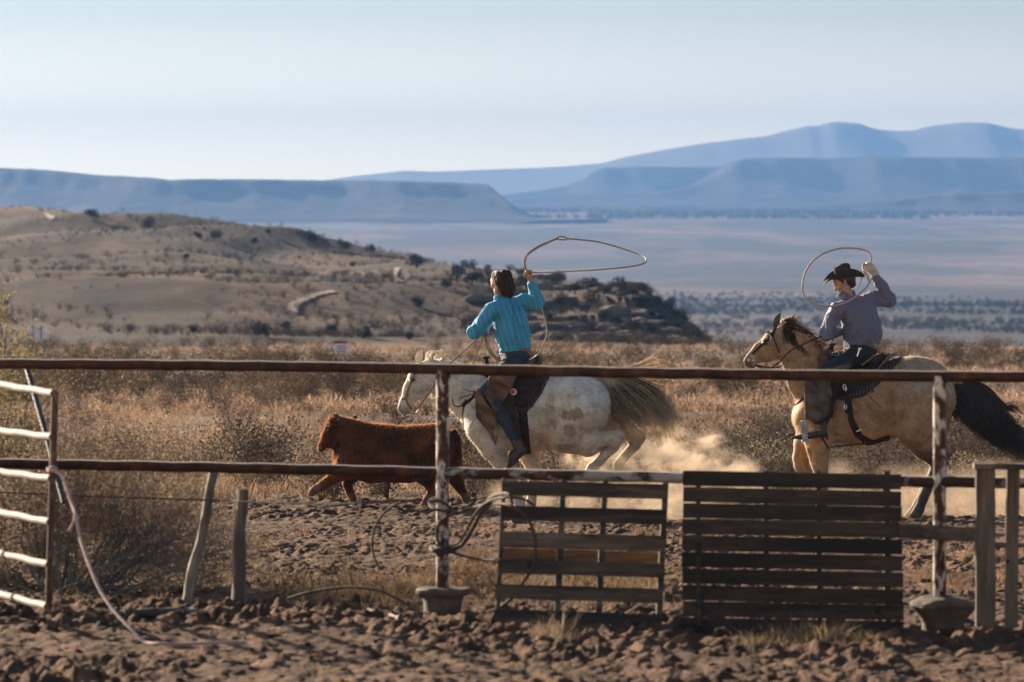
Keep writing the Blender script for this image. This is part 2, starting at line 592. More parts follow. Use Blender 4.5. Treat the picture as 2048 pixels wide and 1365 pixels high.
def mrange(t, v, a, c, lo=0, hi=1):
    m = N(t, 'ShaderNodeMapRange'); m.inputs[1].default_value = a; m.inputs[2].default_value = c; m.inputs[3].default_value = lo; m.inputs[4].default_value = hi
    t.links.new(v, m.inputs[0]); return m.outputs[0]
sand = rampc(t, noise(t, 2.2, 8, .7), [(.3, (.072, .037, .021)), (.5, (.20, .112, .066)), (.68, (.42, .245, .145))])
grs = rampc(t, noise(t, .35, 8, .7, stretch=(1, .5, 1)), [(.35, (.07, .05, .035)), (.5, (.15, .10, .066)), (.64, (.24, .16, .10))])
near = mixc(t, mrange(t, sp.outputs['Y'], 52, 75), sand, grs)
far1 = rampc(t, noise(t, .0045, 8, .60, stretch=(1, .22, 1), dist=.3), [(.45, (.028, .029, .034)), (.51, (.10, .068, .064)), (.62, (.22, .14, .12))])
scr = rampc(t, noise(t, .03, 5, .7, stretch=(1, .5, 1)), [(.40, (1.45, 1.45, 1.45)), (.52, (.58, .58, .55))])
scmask = mrange(t, sp.outputs['Y'], 2500, 3600, 1, .15)
far2 = mixc(t, scmask, far1, mixc(t, 1.0, far1, scr, 'MULTIPLY'))
allc = mixc(t, mrange(t, sp.outputs['Y'], 330, 700), near, far2)
t.links.new(allc, b.inputs['Base Color'])
b.inputs['Specular IOR Level'].default_value = .15
bump(t, b, noise(t, 16, 8, .78), 1.0, .07)
ground = mobj('ground', raw_mesh('ground', np.stack([XX, YY, ZZ], -1).reshape(-1, 3), faces), gm)
tag(ground, kind='structure')

# the low hill on the left
_hx = [-1500, -600, 0, 60, 120, 200, 330, 450, 540, 620, 700, 800, 900, 1000, 1100, 1160, 1250, 1290, 1310, 1350, 1390, 1425, 1470, 1600]
_hp = [470, 428, 415, 413, 420, 430, 440, 455, 470, 485, 499, 514, 531, 545, 558, 565, 582, 603, 624, 646, 668, 692, 712, 720]
_hc = [900, 900, 900, 890, 880, 870, 850, 820, 790, 760, 735, 700, 660, 620, 580, 560, 520, 505, 500, 480, 460, 440, 430, 420]
def hill_pt(px, v):
    "px column, v 0 foot .. 1 crest .. 2 back; returns world point"
    px = np.asarray(px, float); v = np.asarray(v, float)
    cy = np.interp(px, _hx, _hc); cp = np.interp(px, _hx, _hp)
    vv = np.clip(v, 0, 1)
    Y = 345 + (cy - 345) * vv ** 1.15 + np.clip(v - 1, 0, 1) * 500
    g = vv ** .9
    p = 694 + (cp - 694) * g
    x = (px - 1024) / F * Y
    z = CAMZ - (p - HZ) / F * Y
    amp = np.clip(vv * 6, 0, 1) * np.clip((1.02 - vv) * 5, 0.12, 1) * np.clip((694 - cp) / 90, .15, 1)
    h = fbm(x / 42, Y / 75, oct=5, seed=31, gain=.5)
    rid = 1 - np.abs(vnoise(x / 60 + 2, Y / 55, seed=37)) * 2.2
    z = z + amp * (3.0 * h + 2.0 * np.clip(rid, 0, 1) * np.clip((1150 - px) / 200, 0, 1))
    # broken ledges at the rocky end
    led = np.clip((px - 950) / 250, 0, 1)
    st = np.floor((z + 6) / 1.1 + .6 * fbm(x / 12, Y / 12, oct=3, seed=41)) * 1.1 - 6 + .9
    z = z * (1 - .75 * led * amp) + st * .75 * led * amp
    z = z - np.clip(v - 1, 0, 1) * 26
    return np.stack([x, Y, z], -1)
hp_, hv_ = np.meshgrid(np.linspace(-1500, 1600, 620), np.concatenate([np.linspace(0, 1.02, 300), np.linspace(1.05, 2, 14)]))
HP = hill_pt(hp_, hv_)
nr, nc = hp_.shape
ii = (np.arange(nr - 1)[:, None] * nc + np.arange(nc - 1)[None, :]).ravel()
hm = mat('hill_soil', (.3, .2, .13), .95)
t, b = nodes(hm)
b.inputs['Specular IOR Level'].default_value = .1
c1 = rampc(t, noise(t, .05, 9, .68, stretch=(1, .45, 1)), [(.38, (.040, .027, .018)), (.5, (.115, .073, .047)), (.64, (.195, .128, .085))])
gp = N(t, 'ShaderNodeNewGeometry'); sp = N(t, 'ShaderNodeSeparateXYZ'); t.links.new(gp.outputs['Position'], sp.inputs[0])
rk = rampc(t, noise(t, .16, 6, .7, stretch=(1, .5, 3)), [(.45, (.06, .048, .04)), (.60, (.24, .19, .16))])
hx = mrange(t, sp.outputs['X'], -2, 12)
c2 = mixc(t, hx, c1, rk)
c3 = mixc(t, rampc(t, noise(t, .5, 6, .7), [(.55, (0, 0, 0)), (.66, (1.5, 1.5, 1.5))]), c2, (.04, .034, .026))
c3 = mixc(t, rampc(t, noise(t, .022, 6, .62, stretch=(1, .35, 1.5), dist=.5), [(.46, (0, 0, 0)), (.58, (1.3, 1.3, 1.3))]), c3, (.040, .034, .028))  # broad dark streaks: shadows of the hill's folds painted into its colour
t.links.new(c3, b.inputs['Base Color'])
bump(t, b, noise(t, .9, 8, .7), .8, .35)
hill = mobj('hill', raw_mesh('hill', HP.reshape(-1, 3), np.stack([ii, ii + 1, ii + nc + 1, ii + nc], 1)), hm)
tag(hill, kind='structure')
hill_bvh = BVHTree.FromPolygons([tuple(v) for v in HP.reshape(-1, 3)], [tuple(q) for q in np.stack([ii, ii + 1, ii + nc + 1, ii + nc], 1)])

# two pale dirt tracks on the hill
def drape_strip(name, pts, wdt, m, bv, lift=.12, kind='structure'):
    c = smoothcurve([(a, 0, c_) for a, c_ in pts], 8)
    L = []; R = []
    out = []
    for q in c:
        d = Vector((( q[0] - 1024) / F, 1, -(q[2] - HZ) / F)).normalized()
        h = bv.ray_cast(Vector((0, 0, CAMZ)), d)
        if h[0] is not None: out.append(np.array(h[0]))
    G = []
    for i, p_ in enumerate(out):
        tdir = out[min(i + 1, len(out) - 1)] - out[max(i - 1, 0)]; sd_ = np.array([tdir[1], -tdir[0], 0]); sd_ /= np.linalg.norm(sd_) + 1e-9
        row = []
        for s_ in (-1, -.33, .33, 1):
            q = p_ + sd_ * s_ * wdt * (.8 + .3 * math.sin(i * 1.7))
            h = bv.ray_cast(Vector((q[0], q[1], 60)), Vector((0, 0, -1)))
            row.append((q[0], q[1], (h[0].z if h[0] is not None else q[2]) + lift))
        G.append(row)
    mb = MB(); mb.grid(G)
    o = mb.build(name, m); tag(o, kind=kind); return o
track_m = noisy('track_dust', (.26, .19, .135), (.34, .26, .19), .5, bumpd=0)
drape_strip('dirt_track', [(584, 626), (588, 612), (606, 602), (636, 591), (668, 585)], .42, track_m, hill_bvh)
drape_strip('dirt_track', [(92, 428), (98, 434), (106, 440)], .5, track_m, hill_bvh)
drape_strip('dirt_track', [(795, 538), (790, 552), (798, 566)], .35, track_m, hill_bvh)

# mesas and mountains, each with its own distance and depth
def mesa(name, line, base_px, Y0, depth, mt, rough, cliff=.35, seed=1, slope=1.0):
    xs = np.array([q[0] for q in line], float); tp = np.array([q[1] for q in line], float)
    px = np.linspace(xs[0], xs[-1], 420)
    top = np.interp(px, xs, tp)
    k = np.hanning(5); k /= k.sum()
    top = np.convolve(np.pad(top, 2, mode='edge'), k, mode='valid')
    # v: front foot, talus, cliff, rim, plateau, back
    vs = np.array([0, .12, .25, .38, .5, .62, .72, .80, .84, .87, .90, .95, 1.0, 1.3, 2.0, 2.6])
    hs = np.array([-.25, 0, .07, .16, .27, .40, .52, .62, .74, .86, .95, .99, 1.0, 1.0, .98, -.3])
    if cliff < .2: hs = np.array([-.25, 0, .10, .22, .35, .48, .60, .70, .76, .81, .86, .94, 1.0, .8, .3, -.3])
    vs2 = np.linspace(0, 2.6, 90); hs2 = np.interp(vs2, vs, hs)
    PX, V_ = np.meshgrid(px, vs2); H_ = np.interp(V_, vs, hs)
    TOP = np.broadcast_to(top, PX.shape)
    Y = Y0 + V_ * depth * (.75 + .5 * fbm(PX / 180, V_ * 0, oct=3, seed=seed) * (.6 if cliff > .2 else .08))
    zb = CAMZ - (base_px - HZ) / F * Y0
    X = (PX - 1024) / F * (Y0 + depth)
    zt = CAMZ - (TOP - HZ) / F * (Y0 + depth)
    Z = zb + (zt - zb) * H_
    gul = fbm(X / (Y0 * .012), Y / (Y0 * .08), oct=5, seed=seed + 9)
    mask = np.clip(H_ * 4, 0, 1) * np.clip((1.0 - H_) * 5, .0, 1)
    Z = Z + mask * (zt - zb) * .16 * gul * (.8 if Y0 < 7500 else (.28 if cliff > .2 else .06))
    Z = Z + rough * vnoise(X / (Y0 * .0016), Y / (Y0 * .003), seed=seed + 5) * np.clip(H_ * 2, 0, 1)
    nr, nc = PX.shape
    ii = (np.arange(nr - 1)[:, None] * nc + np.arange(nc - 1)[None, :]).ravel()
    o = mobj(name, raw_mesh(name, np.stack([X, Y, Z], -1).reshape(-1, 3), np.stack([ii, ii + 1, ii + nc + 1, ii + nc], 1)), mt)
    tag(o, kind='structure')
    return o
rockm = mat('mesa_rock', (.16, .12, .10), .95)
t, b = nodes(rockm)
b.inputs['Specular IOR Level'].default_value = .05
t.links.new(rampc(t, noise(t, .012, 8, .68, stretch=(1, .6, 2)), [(.38, (.02, .016, .015)), (.55, (.05, .038, .034)), (.66, (.13, .095, .08))]), b.inputs['Base Color'])
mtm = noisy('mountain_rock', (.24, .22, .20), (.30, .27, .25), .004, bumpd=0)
mesa('mesa', [(-1500, 330), (-400, 334), (0, 337), (80, 340), (150, 346), (200, 352), (260, 355), (345, 361), (360, 364), (420, 362), (560, 361), (700, 362), (850, 365), (900, 366),
              (975, 370), (986, 377), (1000, 392), (1020, 408), (1045, 424), (1070, 434), (1110, 442), (1200, 448)], 440, 6600, 700, rockm, .6, seed=51)
mesa('mesa', [(1020, 428), (1060, 416), (1130, 413), (1300, 414), (1500, 416), (1650, 412), (1700, 409), (1770, 403), (1810, 397), (1860, 388), (1950, 386), (2048, 385), (2500, 382), (3400, 390)], 434, 8000, 500, rockm, .8, seed=57)
mesa('mesa', [(960, 410), (1060, 396), (1150, 391), (1300, 386), (1380, 374), (1410, 360), (1440, 338), (1462, 325), (1478, 320), (1560, 318), (1700, 317), (1900, 318), (2048, 317), (2600, 315), (3400, 330)], 424, 9900, 900, rockm, .3, seed=61)
mesa('mesa', [(900, 400), (1000, 392), (1080, 382), (1130, 374), (1165, 360), (1190, 343), (1205, 338), (1300, 337), (1450, 335), (1600, 335), (2100, 338)], 415, 11500, 800, rockm, .3, seed=67)
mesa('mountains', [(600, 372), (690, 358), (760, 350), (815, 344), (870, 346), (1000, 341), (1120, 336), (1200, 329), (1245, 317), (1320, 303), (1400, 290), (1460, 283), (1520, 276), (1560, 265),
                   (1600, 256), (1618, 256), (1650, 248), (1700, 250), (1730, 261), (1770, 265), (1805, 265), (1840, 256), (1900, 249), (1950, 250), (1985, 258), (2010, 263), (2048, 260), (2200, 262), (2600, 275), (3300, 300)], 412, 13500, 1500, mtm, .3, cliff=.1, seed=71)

# the air
RK = 1.0
hz = MB()
x0, x1, y0, y1, z0, z1 = -6400, 6400, -60, 16900, -75, 330
hz.add([(x0, y0, z0), (x1, y0, z0), (x1, y1, z0), (x0, y1, z0), (x0, y0, z1), (x1, y0, z1), (x1, y1, z1), (x0, y1, z1)],
       [(3, 2, 1, 0), (4, 5, 6, 7), (0, 1, 5, 4), (1, 2, 6, 5), (2, 3, 7, 6), (3, 0, 4, 7)])
hzm = bpy.data.materials.new('haze_air'); hzm.use_nodes = True; t = hzm.node_tree; t.nodes.clear()
pv = N(t, 'ShaderNodeVolumePrincipled')
pv.inputs['Color'].default_value = (.089, .184, .382, 1)
pv.inputs['Density'].default_value = HAZE_D = 1.15e-4
pv.inputs['Anisotropy'].default_value = .25
o = N(t, 'ShaderNodeOutputMaterial'); t.links.new(pv.outputs[0], o.inputs['Volume'])
hzo = hz.build('haze', hzm, smooth=False)
tag(hzo, kind='stuff')
# ------------------------------------------------------------------ materials for the things
def rusty(name, paint, rust=(.10, .045, .025), dark=(.035, .022, .018), amount=.5, scale=16, rough=.7, stretch=(1, 1, 1)):
    m = mat(name, paint, rough); t, b = nodes(m)
    f = noise(t, scale, 8, .68, stretch=stretch, dist=.4)
    r = rampc(t, noise(t, scale * 2.2, 5, .6), [(.35, dark), (.6, rust), (.72, (rust[0] * 2.2, rust[1] * 1.9, rust[2] * 1.6))])
    k = rampc(t, f, [(amount - .02, (1, 1, 1)), (amount + .03, (0, 0, 0))])
    p = rampc(t, noise(t, scale * .8, 4), [(.3, (paint[0] * .75, paint[1] * .72, paint[2] * .7)), (.65, paint)])
    t.links.new(mixc(t, k, p, r), b.inputs['Base Color'])
    b.inputs['Specular IOR Level'].default_value = .2
    if 'rail' in name:      # sun glare along the top of the pipe, painted into the colour
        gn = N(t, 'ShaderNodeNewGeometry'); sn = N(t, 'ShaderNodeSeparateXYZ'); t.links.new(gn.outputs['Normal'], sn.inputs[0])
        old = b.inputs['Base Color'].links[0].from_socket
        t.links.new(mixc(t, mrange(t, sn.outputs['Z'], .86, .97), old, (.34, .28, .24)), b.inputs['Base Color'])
    bump(t, b, f, .5, .004)
    return m
def woodm(name, c1, c2, c3, scale=6, rough=.85, along='X'):
    m = mat(name, c1, rough); t, b = nodes(m)
    st = {'X': (.12, 1, 1), 'Z': (1, 1, .12)}[along]
    oi = N(t, 'ShaderNodeObjectInfo'); tc = N(t, 'ShaderNodeTexCoord')
    va = N(t, 'ShaderNodeVectorMath', operation='ADD'); sc_ = N(t, 'ShaderNodeVectorMath', operation='SCALE')
    cb = N(t, 'ShaderNodeCombineXYZ')
    for i in range(3): t.links.new(oi.outputs['Random'], cb.inputs[i])
    t.links.new(cb.outputs[0], sc_.inputs[0]); sc_.inputs['Scale'].default_value = 37
    t.links.new(tc.outputs['Object'], va.inputs[0]); t.links.new(sc_.outputs[0], va.inputs[1])
    g = noise(t, scale * 6, 6, .6, vec=va.outputs[0], stretch=st, dist=.6)
    big = noise(t, scale * .7, 4, .6, vec=va.outputs[0], stretch=st)
    a = rampc(t, g, [(.32, c1), (.5, c2), (.7, c3)])
    d = mixc(t, rampc(t, big, [(.40, (1, 1, 1)), (.55, (0, 0, 0))]), a, (c1[0] * .45, c1[1] * .42, c1[2] * .4))
    knots = noise(t, scale * 2.2, 2, .4, vec=va.outputs[0])
    d2 = mixc(t, rampc(t, knots, [(.70, (0, 0, 0)), (.74, (1, 1, 1))]), d, (c1[0] * .3, c1[1] * .25, c1[2] * .22))
    v = N(t, 'ShaderNodeHueSaturation'); t.links.new(mrange(t, oi.outputs['Random'], 0, 1, .75, 1.25), v.inputs['Value']); t.links.new(d2, v.inputs['Color'])
    t.links.new(v.outputs[0], b.inputs['Base Color'])
    bump(t, b, g, .6, .004)
    return m
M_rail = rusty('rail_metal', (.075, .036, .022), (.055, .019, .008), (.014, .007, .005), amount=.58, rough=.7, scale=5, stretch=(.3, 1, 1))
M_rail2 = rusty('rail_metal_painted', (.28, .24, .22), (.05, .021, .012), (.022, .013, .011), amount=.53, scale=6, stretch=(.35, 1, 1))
M_post = rusty('post_metal', (.56, .47, .42), (.08, .032, .019), (.035, .016, .012), amount=.512, scale=19, stretch=(1, 1, .45))
M_gate = mat('gate_metal', (.42, .36, .31), .75); t, b = nodes(M_gate)
t.links.new(rampc(t, noise(t, 9, 6, .65), [(.3, (.032, .014, .008)), (.48, (.075, .044, .030)), (.7, (.125, .088, .068))]), b.inputs['Base Color'])
M_gstile = rusty('stile_metal', (.17, .10, .075), (.09, .042, .026), amount=.52, scale=9, stretch=(1, 1, .3))
M_conc = noisy('concrete', (.06, .038, .026), (.14, .10, .074), 9, bumpd=.02)
M_woodA = woodm('pallet_wood_grey', (.046, .028, .018), (.092, .060, .040), (.150, .104, .073))
M_woodB = woodm('pallet_wood_dark', (.022, .011, .006), (.042, .022, .012), (.068, .038, .022))
M_woodC = woodm('post_wood_grey', (.15, .115, .088), (.29, .23, .185), (.40, .33, .27), along='Z')
M_woodD = woodm('board_wood_tan', (.085, .054, .034), (.15, .10, .064), (.215, .15, .10), along='Z')
M_woodE = woodm('slat_wood_orange', (.10, .055, .025), (.19, .105, .05), (.25, .15, .08))
M_cable = noisy('cable_rust', (.025, .013, .009), (.07, .035, .022), 40, bumpd=.003)
M_rope1 = noisy('rope_tan', (.20, .14, .095), (.34, .26, .19), 90, bumpd=.002)
M_rope2 = noisy('rope_pink', (.28, .17, .14), (.46, .32, .27), 60, bumpd=.002)
M_black = noisy('black_tube', (.015, .016, .02), (.035, .035, .04), 20, rough=.5)

def FY(px): return 1 / (1 / 33.8 + px * (1 / 31.2 - 1 / 33.8) / 2048)
def FP(px, z, dy=0.0):
    "point on the fence line at height z"
    Y = FY(px); x = (px - 1024) / F * Y
    return np.array([x, Y + dy, z])

# ------------------------------------------------------------------ pipe fence
fence = thing('pipe_fence', 'long two-rail fence of rusty steel pipe with peeling white posts set in concrete', 'fence', FP(885, 0))
def rail(z, px0, px1, r, m, sag, tilt=0):
    pts = []
    n = 110
    for i in range(n + 1):
        px = px0 + (px1 - px0) * i / n
        pts.append(FP(px, z + tilt * (px - 885) / 1000 + sag * math.sin(px * .0031) + .002 * math.sin(px * .05)))
    mb = MB(); mb.tube(pts, r, 16)
    o = mb.build('rail', m, fence, angle=60); return o
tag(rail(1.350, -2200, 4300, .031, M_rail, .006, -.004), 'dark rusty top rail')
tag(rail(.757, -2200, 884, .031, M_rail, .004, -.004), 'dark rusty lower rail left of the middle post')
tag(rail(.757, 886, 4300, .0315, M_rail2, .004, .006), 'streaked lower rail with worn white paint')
for px, wd in ((-1450, .037), (-320, .037), (885, .037), (1879, .036), (2960, .036), (4100, .036)):
    a = FP(px, -.1); bb = FP(px, 1.345)
    mb = MB()
    mb.tube([a + (bb - a) * k / 12 for k in range(13)], [wd * (1 + .012 * math.sin(k * 2.1)) for k in range(13)], 20)
    if px == 1879: mb.tube([FP(px - 10, 1.30), FP(px, 1.335), FP(px + 10, 1.30)], .02, 10)
    if px == 885:
        mb.tube([FP(px - 12, 1.30), FP(px, 1.34), FP(px + 13, 1.30)], .018, 10)
    tag(mb.build('post', M_post, fence, angle=60), 'peeling white and rust post' if px in (885, 1879) else None)
# footings of poured concrete
mb = MB()
c = FP(885, 0, .02)
mb.lathe((c[0], c[1], -.13), [(.10, 0), (.108, .06), (.115, .15), (.12, .17), (.155, .185), (.165, .195), (.166, .215), (.155, .226), (.06, .228), (.03, .228)], 28, wob=.10, sq=(1, .8))
tag(mb.build('footing', M_conc, fence), 'flat capped concrete footing')
mb = MB()
c = FP(1882, 0, .02)
mb.lathe((c[0] + .01, c[1], -.115), [(.09, 0), (.10, .05), (.105, .09), (.12, .125), (.15, .16), (.172, .19), (.165, .21), (.12, .235), (.05, .25), (.03, .25)], 28, wob=.16, sq=(1, .85))
tag(mb.build('footing', M_conc, fence), 'mushroom shaped concrete footing')

# ------------------------------------------------------------------ tube gate, left
gate = thing('tube_gate', 'rusty tubular steel gate swung open at the left edge, its rungs shining in the sun', 'gate', P(98, 1222, 31.0))
gt = P(110, 784, 31.0); gb = P(97, 1222, 31.0)
mb = MB(); mb.tube([gt + (gb - gt) * k / 10 for k in range(11)], .0195, 14); mb.build('stile', M_gstile, gate, angle=60)
for yl, yr in ((770, 787), (862, 875), (944, 958), (1025, 1045), (1107, 1130), (1188, 1214)):
    xr = 110 - 13 * (yr - 784) / 438
    b_ = P(xr - 2, yr, 31.0); a_ = P(0, yl, 32.6)
    d = a_ - b_
    pts = [b_ + d * (k / 12) * 1.9 + np.array([0, 0, .003 * math.sin(k * 1.9 + yl)]) for k in range(13)]
    mb = MB(); mb.tube(pts, [.0215 + .0009 * math.sin(k * 1.3 + yr) for k in range(13)], 14)
    mb.build('rung', M_gate, gate, angle=60)
mb = MB(); mb.tube([P(104, 940, 30.96), P(99, 944, 30.93), P(96, 938, 30.97)], .012, 8); mb.build('latch', M_gstile, gate)

# rope tied to the gate stile
pts = [P(99, 941, 30.93), P(110, 943, 30.92), P(122, 951, 30.9), P(130, 966, 30.85), P(141, 1000, 30.8), P(152, 1032, 30.7), P(160, 1075, 30.6), P(178, 1128, 30.45),
       P(200, 1180, 30.3), P(228, 1222, 30.15), P(262, 1258, 30.0)]
for px, Y in ((290, 29.9), (322, 29.8), (360, 29.85), (410, 29.95), (460, 30.05), (490, 30.1)):
    q = gnd(px, Y); q[2] += .036 + float(micro(q[0], q[1])); pts.append(q)
rp = thing('tie_rope', 'faded pink rope tied to the gate stile and trailing down onto the sand', 'rope', P(99, 941, 30.93))
mb = MB(); mb.tube(smoothcurve(pts, 8), .0095, 8); mb.build('rope', M_rope2, rp)
mb = MB(); mb.tube(smoothcurve([P(150, 1030, 30.7), P(149, 1042, 30.68), P(143, 1054, 30.67), P(138, 1063, 30.66)], 5), .0085, 8)
mb.ball(P(153, 1034, 30.7), .016); mb.build('frayed_end', M_rope2, rp)
mb = MB(); mb.tube(smoothcurve([P(103, 934, 30.96), P(112, 938, 30.95), P(112, 946, 31.02), P(100, 948, 31.03), P(97, 940, 30.96), P(105, 934, 30.94)], 6), .009, 8); mb.build('knot', M_rope2, rp)

# black tube leaning behind the gate
mb = MB(); mb.tube([P(50, 724, 33.9), P(72, 800, 33.7), P(92, 868, 33.55), P(128, 1006, 33.3)], .017, 10)
tag(mb.build('brace_tube', M_black), 'thin black tube leaning diagonally behind the tube gate', 'tube')

# ------------------------------------------------------------------ wooden posts behind the fence
def old_post(top, bot, r, name, label, mt, Y, split=False):
    a = P(*bot, Y); a[2] -= .12; c = P(*top, Y)
    mb = MB(); n = 16
    pts = []; rr = []
    for k in range(n + 1):
        t_ = k / n
        pts.append(a + (c - a) * t_ + np.array([.006 * math.sin(t_ * 9 + top[0]), 0, 0])); rr.append(r * (1.08 - .18 * t_ + .06 * math.sin(t_ * 17 + top[0])))
    mb.tube(pts, rr, 14)
    V = mb.v[0]; V += (fbm(V[:, 0] * 60, V[:, 1] * 60, V[:, 2] * 6, oct=3, seed=int(top[0]))[:, None] * np.array([.006, .006, 0]))
    o = mb.build(name, mt, angle=35); tag(o, label, 'post')
    return o
old_post((430, 940), (370, 1182), .030, 'wooden_post', 'weathered grey split post leaning to the right behind the lower rail', M_woodC, 33.7)
old_post((483, 979), (475, 1186), .040, 'wooden_post', 'short upright round post between the leaning post and the middle fence post', M_woodC, 33.5)

# wire strung low along the fence, and the tangle of old cable round the middle post
wire = thing('fence_wire', 'single sagging strand of rusty wire strung low across the left of the fence', 'wire', P(483, 1003, 33.4))
mb = MB(); mb.tube(smoothcurve([P(-300, 972, 34.2), P(0, 985, 33.9), P(200, 994, 33.7), P(430, 1001, 33.55), P(483, 1004, 33.43), P(600, 1007, 33.1), P(700, 1008, 32.8), P(760, 1004, 32.7), P(800, 1001, 32.64), P(850, 1002, 32.58), P(873, 998, 32.53)], 6), .0055, 6)
mb.build('strand', M_cable, wire)
cab = thing('cable_tangle', 'tangle of stiff rusty cable wound round the middle fence post', 'cable', P(885, 1100, 32.5))
def cable(pts, r=.009, nm='loop'):
    mb = MB(); mb.tube(smoothcurve([P(a, b, c) for a, b, c in pts], 7), r, 8); mb.build(nm, M_cable, cab)
cable([(858, 1003, 32.6), (862, 1014, 32.5), (875, 1020, 32.45), (895, 1022, 32.44), (902, 1010, 32.5), (895, 1000, 32.62), (870, 997, 32.66), (858, 1003, 32.6)])
cable([(873, 1000, 32.45), (890, 1008, 32.43), (899, 1018, 32.44), (893, 1033, 32.46), (880, 1045, 32.45), (874, 1062, 32.46), (876, 1085, 32.45), (884, 1096, 32.44)], .009)
cable([(884, 1040, 32.44), (915, 1025, 32.4), (960, 1012, 32.2), (995, 1008, 31.9), (1020, 1012, 31.75), (1048, 1030, 31.7), (1066, 1060, 31.68), (1071, 1095, 31.68), (1068, 1130, 31.68), (1050, 1160, 31.7), (1030, 1190, 31.72), (1008, 1210, 31.75), (990, 1222, 31.8)])
cable([(905, 1098, 32.4), (925, 1090, 32.35), (945, 1060, 32.25), (965, 1020, 32.1), (980, 998, 32.0), (998, 989, 31.85), (1018, 990, 31.72), (1026, 1010, 31.7)], .011)
cable([(900, 1092, 32.4), (918, 1085, 32.35), (938, 1052, 32.25), (958, 1018, 32.12), (985, 1000, 31.95), (1015, 995, 31.75), (1045, 998, 31.72), (1070, 1012, 31.72)], .008)
cable([(900, 1104, 32.45), (930, 1113, 32.35), (965, 1120, 32.3), (992, 1120, 32.2)], .008)
cable([(810, 1001, 32.7), (775, 1020, 32.72), (752, 1050, 32.74), (745, 1080, 32.75), (747, 1110, 32.75), (760, 1140, 32.75)], .007)
cable([(575, 1198, 32.7), (620, 1185, 32.6), (680, 1176, 32.5), (740, 1178, 32.4), (790, 1195, 32.3), (830, 1220, 32.2), (860, 1228, 32.1)], .008)
for k in range(3):
    y = 1094 + k * 6
    cable([(868, y, 32.5), (876, y + 4, 32.44), (892, y + 3 - k * 2, 32.43), (906, y - 1, 32.5), (896, y - 3, 32.6), (876, y - 2, 32.61), (868, y, 32.5)], .010, 'coil')
cable([(862, 1096, 32.5), (866, 1102, 32.42), (880, 1106, 32.40), (900, 1104, 32.42), (914, 1098, 32.44)], .012, 'coil')

# ------------------------------------------------------------------ pallets
def board(mb, x0, y0, x1, y1, h, Y0, Y1, th, jit=.002):
    "board between photo pixels (centre line), h px high"
    a = P(x0, y0, Y0); c = P(x1, y1, Y1)
    hh = h / F * Y0
    d = c - a; d /= np.linalg.norm(d)
    up = np.array([0, .06, 1.]); up /= np.linalg.norm(up)
    nrm = np.cross(d, up)
    mb.beam(a, c, hh, th, up=nrm, bev=.003, jit=jit, seg=10)
p1 = thing('pallet', 'worn grey wooden pallet with six wide-spaced boards leaning below the lower rail', 'pallet', P(1155, 1245, 31.7))
def p1x(xt, y): return xt - (y - 960) * .048
rows1 = [(962, 990, .0), (1012, 1040, .0), (1064, 1094, 0), (1119, 1146, 0), (1169, 1196, 0), (1219, 1243, 0)]
for i, (ya, yb, _) in enumerate(rows1):
    ym = (ya + yb) / 2; Yb = 32.0 - .35 * (ym - 960) / 290
    mb = MB(); xl = p1x(1004, ym); xr = p1x(1336, ym)
    board(mb, xl - (3 if i > 3 else 0), ym, xr, ym + 8 + i * .6, yb - ya + 1.5, Yb - .05, Yb - .05, .018)
    o = mb.build('deck_board', M_woodA, p1, angle=35)
    if i == 5: tag(o, 'bluish grey bottom board with a chipped corner')
for xt, wd in ((1008, 9), (1127, 12), (1210, 12), (1331, 12)):
    mb = MB()
    a = P(p1x(xt, 960), 962 + (xt - 1004) * .024, 32.02); c = P(p1x(xt, 1245), 1240 + (xt - 1004) * .035, 31.66)
    mb.beam(a, c, wd / F * 32, .085, up=(0, 1, .1), bev=.004, jit=.002, seg=6)
    mb.build('stringer', M_woodA, p1, angle=35)
for ya, m_, l in ((1096, M_woodE, 'orange-brown board on the far side'), ):
    mb = MB(); ym = ya + 12
    board(mb, p1x(1012, ym), ym, p1x(1328, ym), ym + 9, 24, 31.97, 31.97, .016)
    tag(mb.build('back_board', m_, p1, angle=35), l)
p2 = thing('pallet', 'dark brown pallet of ten close-set boards standing right of the grey pallet', 'pallet', P(1585, 1255, 31.3))
rows2 = [942, 974.5, 1007, 1039, 1072, 1105, 1138, 1171, 1203.5, 1236]
for i, y in enumerate(rows2):
    ym = y + 14.5; Yb = 31.55 - .25 * (ym - 942) / 310
    dx = -1 if i > 3 else 0
    mb = MB(); board(mb, 1366 + dx + random.uniform(-1, 1), ym, 1803 + i * .5 + random.uniform(-1, 1), ym + 8 + (2 if i in (1, 7) else 0), 30.2, Yb - .06, Yb - .06 - .1, .018, .0015)
    mb.build('deck_board', M_woodB, p2, angle=35)
for xt, wd in ((1396, 10), (1531, 10), (1636, 10), (1773, 13)):
    mb = MB(); a = P(xt, 946, 31.53); c = P(xt + 2, 1256, 31.24)
    mb.beam(a, c, wd / F * 31.4, .08, up=(0, 1, .1), bev=.004, jit=.001, seg=4)
    mb.build('stringer', M_woodB, p2, angle=35)

